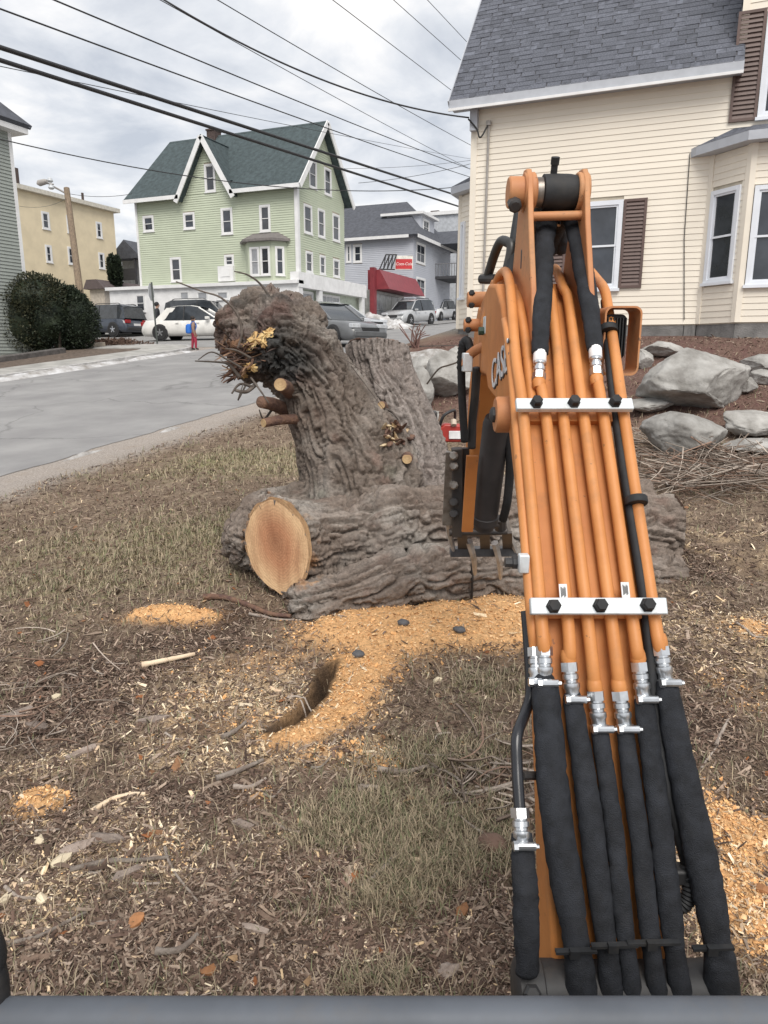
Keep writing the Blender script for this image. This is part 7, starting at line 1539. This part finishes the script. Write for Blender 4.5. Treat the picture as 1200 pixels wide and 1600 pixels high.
hl = L*lean/np.sqrt(1+lean**2); M0 = np.stack([X + dx_*hl*.40 - bx*.85, Y + dy_*hl*.40 - by_*.85, Z + hz_*.66], 1); M1 = np.stack([X + dx_*hl*.40 + bx*.85, Y + dy_*hl*.40 + by_*.85, Z + hz_*.66], 1)
V = np.stack([P0, P1, M0, M1, T1], 1).reshape(-1, 3); b5 = np.arange(n)*5; F = np.concatenate([np.stack([b5, b5+1, b5+3], 1), np.stack([b5, b5+3, b5+2], 1), np.stack([b5+2, b5+3, b5+4], 1)])
cg = np.where((r_.random(n) < .78)[:, None], np.array([.36, .295, .205]), np.array([.19, .20, .11]))*r_.uniform(.5, 1.3, n)[:, None]
tag(mesh_obj('grass', V, F, attr_mat('grass_blade', .8, nvar=.1), None, False, col=np.repeat(cg, 5, 0)), 'short dead and green grass blades over the worn lawn', 'grass', kind='stuff')
# flakes: chips, bark crumbs, dead leaves bits
def flakes(name, label, cat, n, yf0, yf1, seed, size, asp, th, cols, keep, tilt=.5, lift=.004):
    X, Y, yf = vis_xy(n, yf0, yf1, seed=seed); r_ = np.random.default_rng(seed+1); ok = lawn_ok(X, Y); ok &= (r_.random(len(X)) < keep(X, Y)) & (seg_dist(X, Y, trench_pts) > .065); X, Y, yf = X[ok], Y[ok], yf[ok]; n = len(X); Z = ghv(X, Y)
    s = r_.lognormal(0, .45, n)*size*(1 + .07*yf); a = r_.uniform(0, 2*math.pi, n); ux = np.stack([np.cos(a), np.sin(a), r_.normal(0, tilt, n)], 1); ux /= np.linalg.norm(ux, axis=1)[:, None]
    uy = np.stack([-np.sin(a), np.cos(a), r_.normal(0, tilt, n)], 1); uy /= np.linalg.norm(uy, axis=1)[:, None]; nz = np.cross(ux, uy); C = np.stack([X, Y, Z + lift + s*.10], 1)
    hx = (s*.5*r_.uniform(.7, 1.3, n)*asp)[:, None]; hy = (s*.5*r_.uniform(.6, 1.2, n)/asp**.5)[:, None]; t = (s*th)[:, None]; j = lambda: r_.uniform(.6, 1.15, n)[:, None]
    V = np.stack([C - ux*hx*j() - uy*hy*j(), C + ux*hx*j() - uy*hy*j(), C + ux*hx*j() + uy*hy*j(), C - ux*hx*j() + uy*hy*j(), C + nz*t + ux*hx*.2], 1).reshape(-1, 3)
    b = np.arange(n)*5; F = np.concatenate([np.stack([b, b+1, b+4], 1), np.stack([b+1, b+2, b+4], 1), np.stack([b+2, b+3, b+4], 1), np.stack([b+3, b, b+4], 1)])
    c = np.array(cols)[r_.integers(0, len(cols), n)]*r_.uniform(.65, 1.25, n)[:, None]
    return tag(mesh_obj(name, V, F, attr_mat('litter', .9, nvar=.25, nscale=90), None, False, col=np.repeat(c, 5, 0)), label, cat, kind='stuff')
gm = gmask
flakes('wood_chips', 'pale wood chips strewn over the lawn around the log', 'wood chips', 320000, 1.1, 9.0, 11, .0058, 2.6, .14, [(.72, .56, .37), (.62, .46, .28), (.78, .66, .48), (.55, .41, .28)], lambda X, Y: .03 + .62*gm(chip_m, X, Y)*(1-gm(saw_m, X, Y)*.6))
flakes('bark_litter', 'brown bark crumbs and soil clods over the trampled lawn', 'bark litter', 570000, 1.1, 14.5, 13, .0062, 3.0, .3, [(.20, .14, .105), (.13, .088, .066), (.28, .21, .16), (.085, .056, .043), (.36, .28, .22), (.16, .105, .08)], lambda X, Y: (.45 + .45*gm(drk_m, X, Y))*(1-.93*gm(saw_m, X, Y)))
flakes('sawdust_crumbs', 'loose orange sawdust crumbs in front of the log', 'sawdust', 160000, 1.2, 6.5, 17, .0055, 1.2, .5, [(.76, .44, .20), (.70, .38, .16), (.78, .52, .28)], lambda X, Y: np.clip(gm(saw_m, X, Y)**.7 + .35*gm(saw_h, X, Y), 0, 1))
flakes('dead_leaves', 'curled brown dead leaves scattered on the lawn', 'leaves', 1300, 1.1, 8.0, 19, .018, 1.2, .25, [(.24, .13, .07), (.17, .10, .065), (.32, .21, .12), (.30, .12, .05)], lambda X, Y: .35*(1-.8*gm(saw_m, X, Y)))
# fine twigs, too many to count
def twig_mass(name, label, cat, n, sampler, seed, lmin, lmax, rad, cols, parent=None, zoff=0.0, zr=0.0, seg=4):
    r_ = np.random.default_rng(seed); X, Y = sampler(n, r_); n = len(X); Z = ghv(X, Y) + zoff + r_.random(n)*zr; a = r_.uniform(0, 2*math.pi, n); L = r_.uniform(lmin, lmax, n); el = r_.normal(0, .10 + zr*.8, n); R = rad*r_.uniform(.5, 1.6, n)
    d = np.stack([np.cos(a)*np.cos(el), np.sin(a)*np.cos(el), np.sin(el)], 1); s = np.stack([-np.sin(a), np.cos(a), 0*a], 1); u = np.cross(d, s); P = np.stack([X, Y, Z + R], 1); bend = r_.normal(0, .12, n)
    V = []; 
    for k in range(seg):
        f = k/(seg-1) - .5; C = P + d*(L*f)[:, None] + s*(L*bend*(f*f*4-.5))[:, None]
        if zr == 0: C[:, 2] = np.maximum(C[:, 2], ghv(C[:, 0], C[:, 1]) + R*.6)
        rr = (R*(1-.5*(f+.5)))[:, None]
        for q in range(3): t = 2*math.pi*q/3; V.append(C + s*rr*math.cos(t) + u*rr*math.sin(t))
    V = np.stack(V, 1).reshape(-1, 3); b = (np.arange(n)*seg*3)[:, None]; F = []
    for k in range(seg-1):
        for q in range(3): F.append(np.stack([b[:, 0]+k*3+q, b[:, 0]+k*3+(q+1) % 3, b[:, 0]+k*3+3+(q+1) % 3, b[:, 0]+k*3+3+q], 1))
    F = np.concatenate(F); c = np.array(cols)[r_.integers(0, len(cols), n)]*r_.uniform(.6, 1.25, n)[:, None]
    return tag(mesh_obj(name, V, F, attr_mat('litter', .9, nvar=.25, nscale=90), parent, True, 180, col=np.repeat(c, seg*3, 0)), label, cat, kind='stuff')
TC = [(.33, .28, .235), (.20, .155, .125), (.46, .39, .33), (.27, .18, .135)]
def samp_all(n, r_):
    yf = np.exp(r_.uniform(math.log(1.1), math.log(8.5), n)); xr = r_.uniform(-.9, .9, n)*yf; X = xr*CY - yf*SY; Y = xr*SY + yf*CY; ok = lawn_ok(X, Y) & (gm(saw_m, X, Y) < .3) & (r_.random(n) < .35 + .65*np.maximum(gm(drk_m, X, Y), gm(chip_m, X, Y))); return X[ok], Y[ok]
twig_mass('fine_twigs', 'fine broken twigs spread across the lawn', 'twigs', 17000, samp_all, 23, .02, .10, .0013, TC)
def samp_px(x0, x1, y0, y1):
    def f(n, r_):
        P = [onG(r_.uniform(x0, x1), r_.uniform(y0, y1)) for _ in range(min(n, 160))]; k = r_.integers(0, len(P), n); X = np.array([P[i].x for i in k]) + r_.normal(0, .12, n); Y = np.array([P[i].y for i in k]) + r_.normal(0, .12, n); return X, Y
    return f
twig_mass('brush_pile', 'tangled pile of thin cut branches below the boulders', 'brush pile', 330, samp_px(1040, 1215, 715, 775), 29, .3, 1.1, .006, TC, None, .01, .16, 5)
twig_mass('brush_pile', 'loose heap of twigs between the boom and the half buried boulder', 'brush pile', 220, samp_px(985, 1060, 690, 760), 31, .2, .8, .005, TC, None, .01, .10, 5)
twig_mass('brush_pile', 'small bundle of grey twigs on the grass beside the excavator boom', 'brush pile', 60, samp_px(738, 800, 1195, 1240), 33, .10, .30, .006, TC, None, .0, .05, 5)
twig_mass('brush_pile', 'heap of broken twigs at the left edge of the lawn', 'brush pile', 55, samp_px(0, 110, 1030, 1200), 35, .10, .35, .004, TC, None, .0, .06, 5)
# single sticks one can point at
STK = mat('stick_bark', (.33, .285, .245), .9, col2=(.19, .15, .125), scale=18, bump=.5, objvar=.3); BAREW = mat('peeled_wood', (.70, .57, .41), .8, col2=(.52, .40, .28), scale=12, objvar=.15)
def stick(label, pix, r, m=STK, group=None, kink=.0, cat='stick', name='stick', flatw=False):
    P_ = []
    for i, (x, y) in enumerate(pix): q = onG(x, y); P_.append(Vector((q.x, q.y, gh(q.x, q.y) + r*.9)))
    S_ = spline(P_, 5)
    for q in S_: q.z = max(q.z, gh(q.x, q.y) + r*.55)
    rr = [r*(1 - .45*i/len(S_))*random.uniform(.88, 1.12) for i in range(len(S_))]
    mb = MB(); mb.tube(S_, rr, 8)
    return tag(mb.build(name, m, None, angle=60), label, cat, group)
stick('curved dark root-like branch reaching from under the log', [(318, 938), (350, 938), (385, 948), (420, 962), (455, 970)], .022, SPL, cat='branch', name='branch')
stick('second thin branch beside the branch under the log', [(390, 960), (430, 972), (470, 972)], .010)
stick('pale split piece of wood on dark soil left of the trench', [(222, 1045), (262, 1040), (305, 1030)], .018, BAREW)
stick('short dark stick lying beside the trench', [(348, 1162), (368, 1148), (385, 1134)], .012)
stick('stout grey stick below the sawdust tongue', [(338, 1224), (375, 1212), (412, 1193)], .013)
stick('grey stick just in front of the stout grey stick', [(365, 1238), (392, 1230), (416, 1226)], .011)
stick('long pale peeled split stick on the leaf litter', [(140, 1278), (185, 1264), (228, 1249)], .012, BAREW)
stick('long grey crooked stick across the near lawn', [(110, 1368), (165, 1358), (215, 1353), (265, 1350)], .011)
stick('bent brown stick on the dark near soil', [(258, 1330), (270, 1365), (300, 1405), (335, 1448)], .006)
stick('forked grey branch on the grass patch', [(565, 1396), (590, 1375), (615, 1348), (628, 1342)], .011)
stick('pale twig beside the forked grey branch', [(640, 1350), (675, 1352), (702, 1353)], .008, BAREW)
stick('rotten grey stick pointing at the grass patch', [(590, 1213), (630, 1220), (670, 1203)], .014)
stick('short thick stub of grey wood on the grass', [(560, 1245), (590, 1238)], .014)
stick('brown stick near the left edge of the litter', [(10, 1490), (60, 1470), (100, 1455), (138, 1440)], .008)
stick('rough stick on the dark soil near the cab', [(245, 1508), (280, 1492), (310, 1468)], .012)
stick('long pale branch lying on the brush pile', [(1080, 752), (1105, 752), (1135, 742), (1160, 732)], .020, BAREW, cat='branch', name='branch')
stick('thin dark stick on the sawdust right of the boom', [(1150, 985), (1180, 1000), (1215, 1012)], .007)
stick('straight pale twig on the right of the boom', [(1118, 1170), (1128, 1150), (1138, 1128)], .009)
stick('reddish twig below the straight pale twig', [(1095, 1205), (1110, 1185), (1122, 1165)], .006)
for k in range(26):
    x = random.uniform(10, 780); y = random.uniform(1010, 1540); a_ = random.uniform(-.5, .5); L = random.uniform(18, 50)
    stick('thin brown stick lying loose in the lawn litter', [(x, y), (x + L*.5, y + L*.5*a_ + random.uniform(-4, 4)), (x + L, y + L*a_)], random.uniform(.003, .007), STK, 'thin sticks scattered in the lawn litter')
# bark slabs and pale wood flakes
def flake(label, x, y, L, Wd, m, seed, group=None, rot=None, name='bark_slab', cat='bark'):
    q = onG(x, y); r_ = random.Random(seed); a = r_.uniform(0, 6.28) if rot is None else rot; n = 9; out = []
    for k in range(n):
        t = 2*math.pi*k/n; rr = r_.uniform(.75, 1.1); px_, py_ = L/2*math.cos(t)*rr, Wd/2*math.sin(t)*rr; X_ = q.x + px_*math.cos(a) - py_*math.sin(a); Y_ = q.y + px_*math.sin(a) + py_*math.cos(a)
        out.append(Vector((X_, Y_, gh(X_, Y_) + .006 + .012*r_.random())))
    c = sum(out, Vector())/n; c.z = max(c.z, gh(c.x, c.y)) + .012; V = out + [c] + [p_ - Vector((0, 0, .012)) for p_ in out]; F = [(k, (k+1) % n, n) for k in range(n)] + [(k, n+1+k, n+1+(k+1) % n, (k+1) % n) for k in range(n)]
    return tag(mesh_obj(name, V, F, m, None, False), label, cat, group)
BSL = mat('bark_slab_mat', (.34, .28, .24), .9, col2=(.20, .155, .13), scale=14, bump=.8, objvar=.25)
for k, (x, y, L, w) in enumerate(((120, 1330, .13, .04), (165, 1322, .15, .05), (200, 1378, .12, .035), (60, 1140, .14, .05), (20, 1120, .2, .06), (130, 1185, .14, .05), (240, 1130, .16, .04), (380, 1290, .1, .035), (400, 1450, .09, .03), (700, 1530, .07, .05))):
    flake('grey-brown slab of shed bark lying in the litter', x, y, L, w, BSL, 500+k, 'bark slabs lying in the litter', rot=YAW + random.uniform(-.4, .7))
for k, (lb, x, y, L, w) in enumerate((('pale square wood chip near the left edge', 62, 1327, .05, .035), ('ragged cream wood flake beside the shed bark', 98, 1358, .08, .05), ('greenish pale leaf-shaped flake on the near litter', 68, 1424, .06, .04), ('small white chip on dark soil by the broken twigs', 88, 1088, .05, .03), ('small pale chip on the sawdust edge of the grass', 683, 1068, .05, .03), ('cream flake on the near litter by the cab sill', 10, 1420, .05, .03))):
    flake(lb, x, y, L, w, mat('cream_wood', (.62, .53, .38), .8, var=.15, objvar=.15), 600+k, None, name='wood_chip', cat='wood chip')
for k, (lb, x, y) in enumerate((('orange-brown dead leaf near the cab sill', 325, 1515), ('reddish dead leaf near the boom foot', 722, 1440), ('tan dead leaf on dark soil', 215, 1460), ('brown curled leaf on the sawdust right of the boom hoses', 1190, 1425))):
    flake(lb, x, y, .06, .04, mat('dead_leaf', (.30, .14, .06), .8, var=.3, objvar=.3), 700+k, None, name='dead_leaf', cat='leaf')
# stones on the sawdust
STN = mat('dark_stone', (.10, .10, .105), .9, var=.3, scale=20, bump=.5)
for k, (lb, x, y, r) in enumerate((('dark angular stone on the sawdust below the log', 630, 995, .03), ('dark stone on the sawdust nearer the boom', 717, 1006, .03), ('flat stone at the edge of the sawdust', 560, 1038, .03), ('earthy clod on the dark soil beside the boom hose', 770, 1340, .045))):
    q = onG(x, y); bm = bmesh.new(); bmesh.ops.create_icosphere(bm, subdivisions=2, radius=1); V = np.array([tuple(v.co) for v in bm.verts]); F = np.array([[v.index for v in f.verts] for f in bm.faces]); bm.free()
    V = V*(1 + .4*fbm(V*1.5 + k*7, 2))[:, None]*np.array([r*1.2, r, r*.7]); o = mesh_obj('stone', V, F, STN if k < 3 else mat('clod', (.16, .10, .075), .95), None, False); o.location = (q.x, q.y, gh(q.x, q.y) + r*.35); tag(o, lb, 'stone')
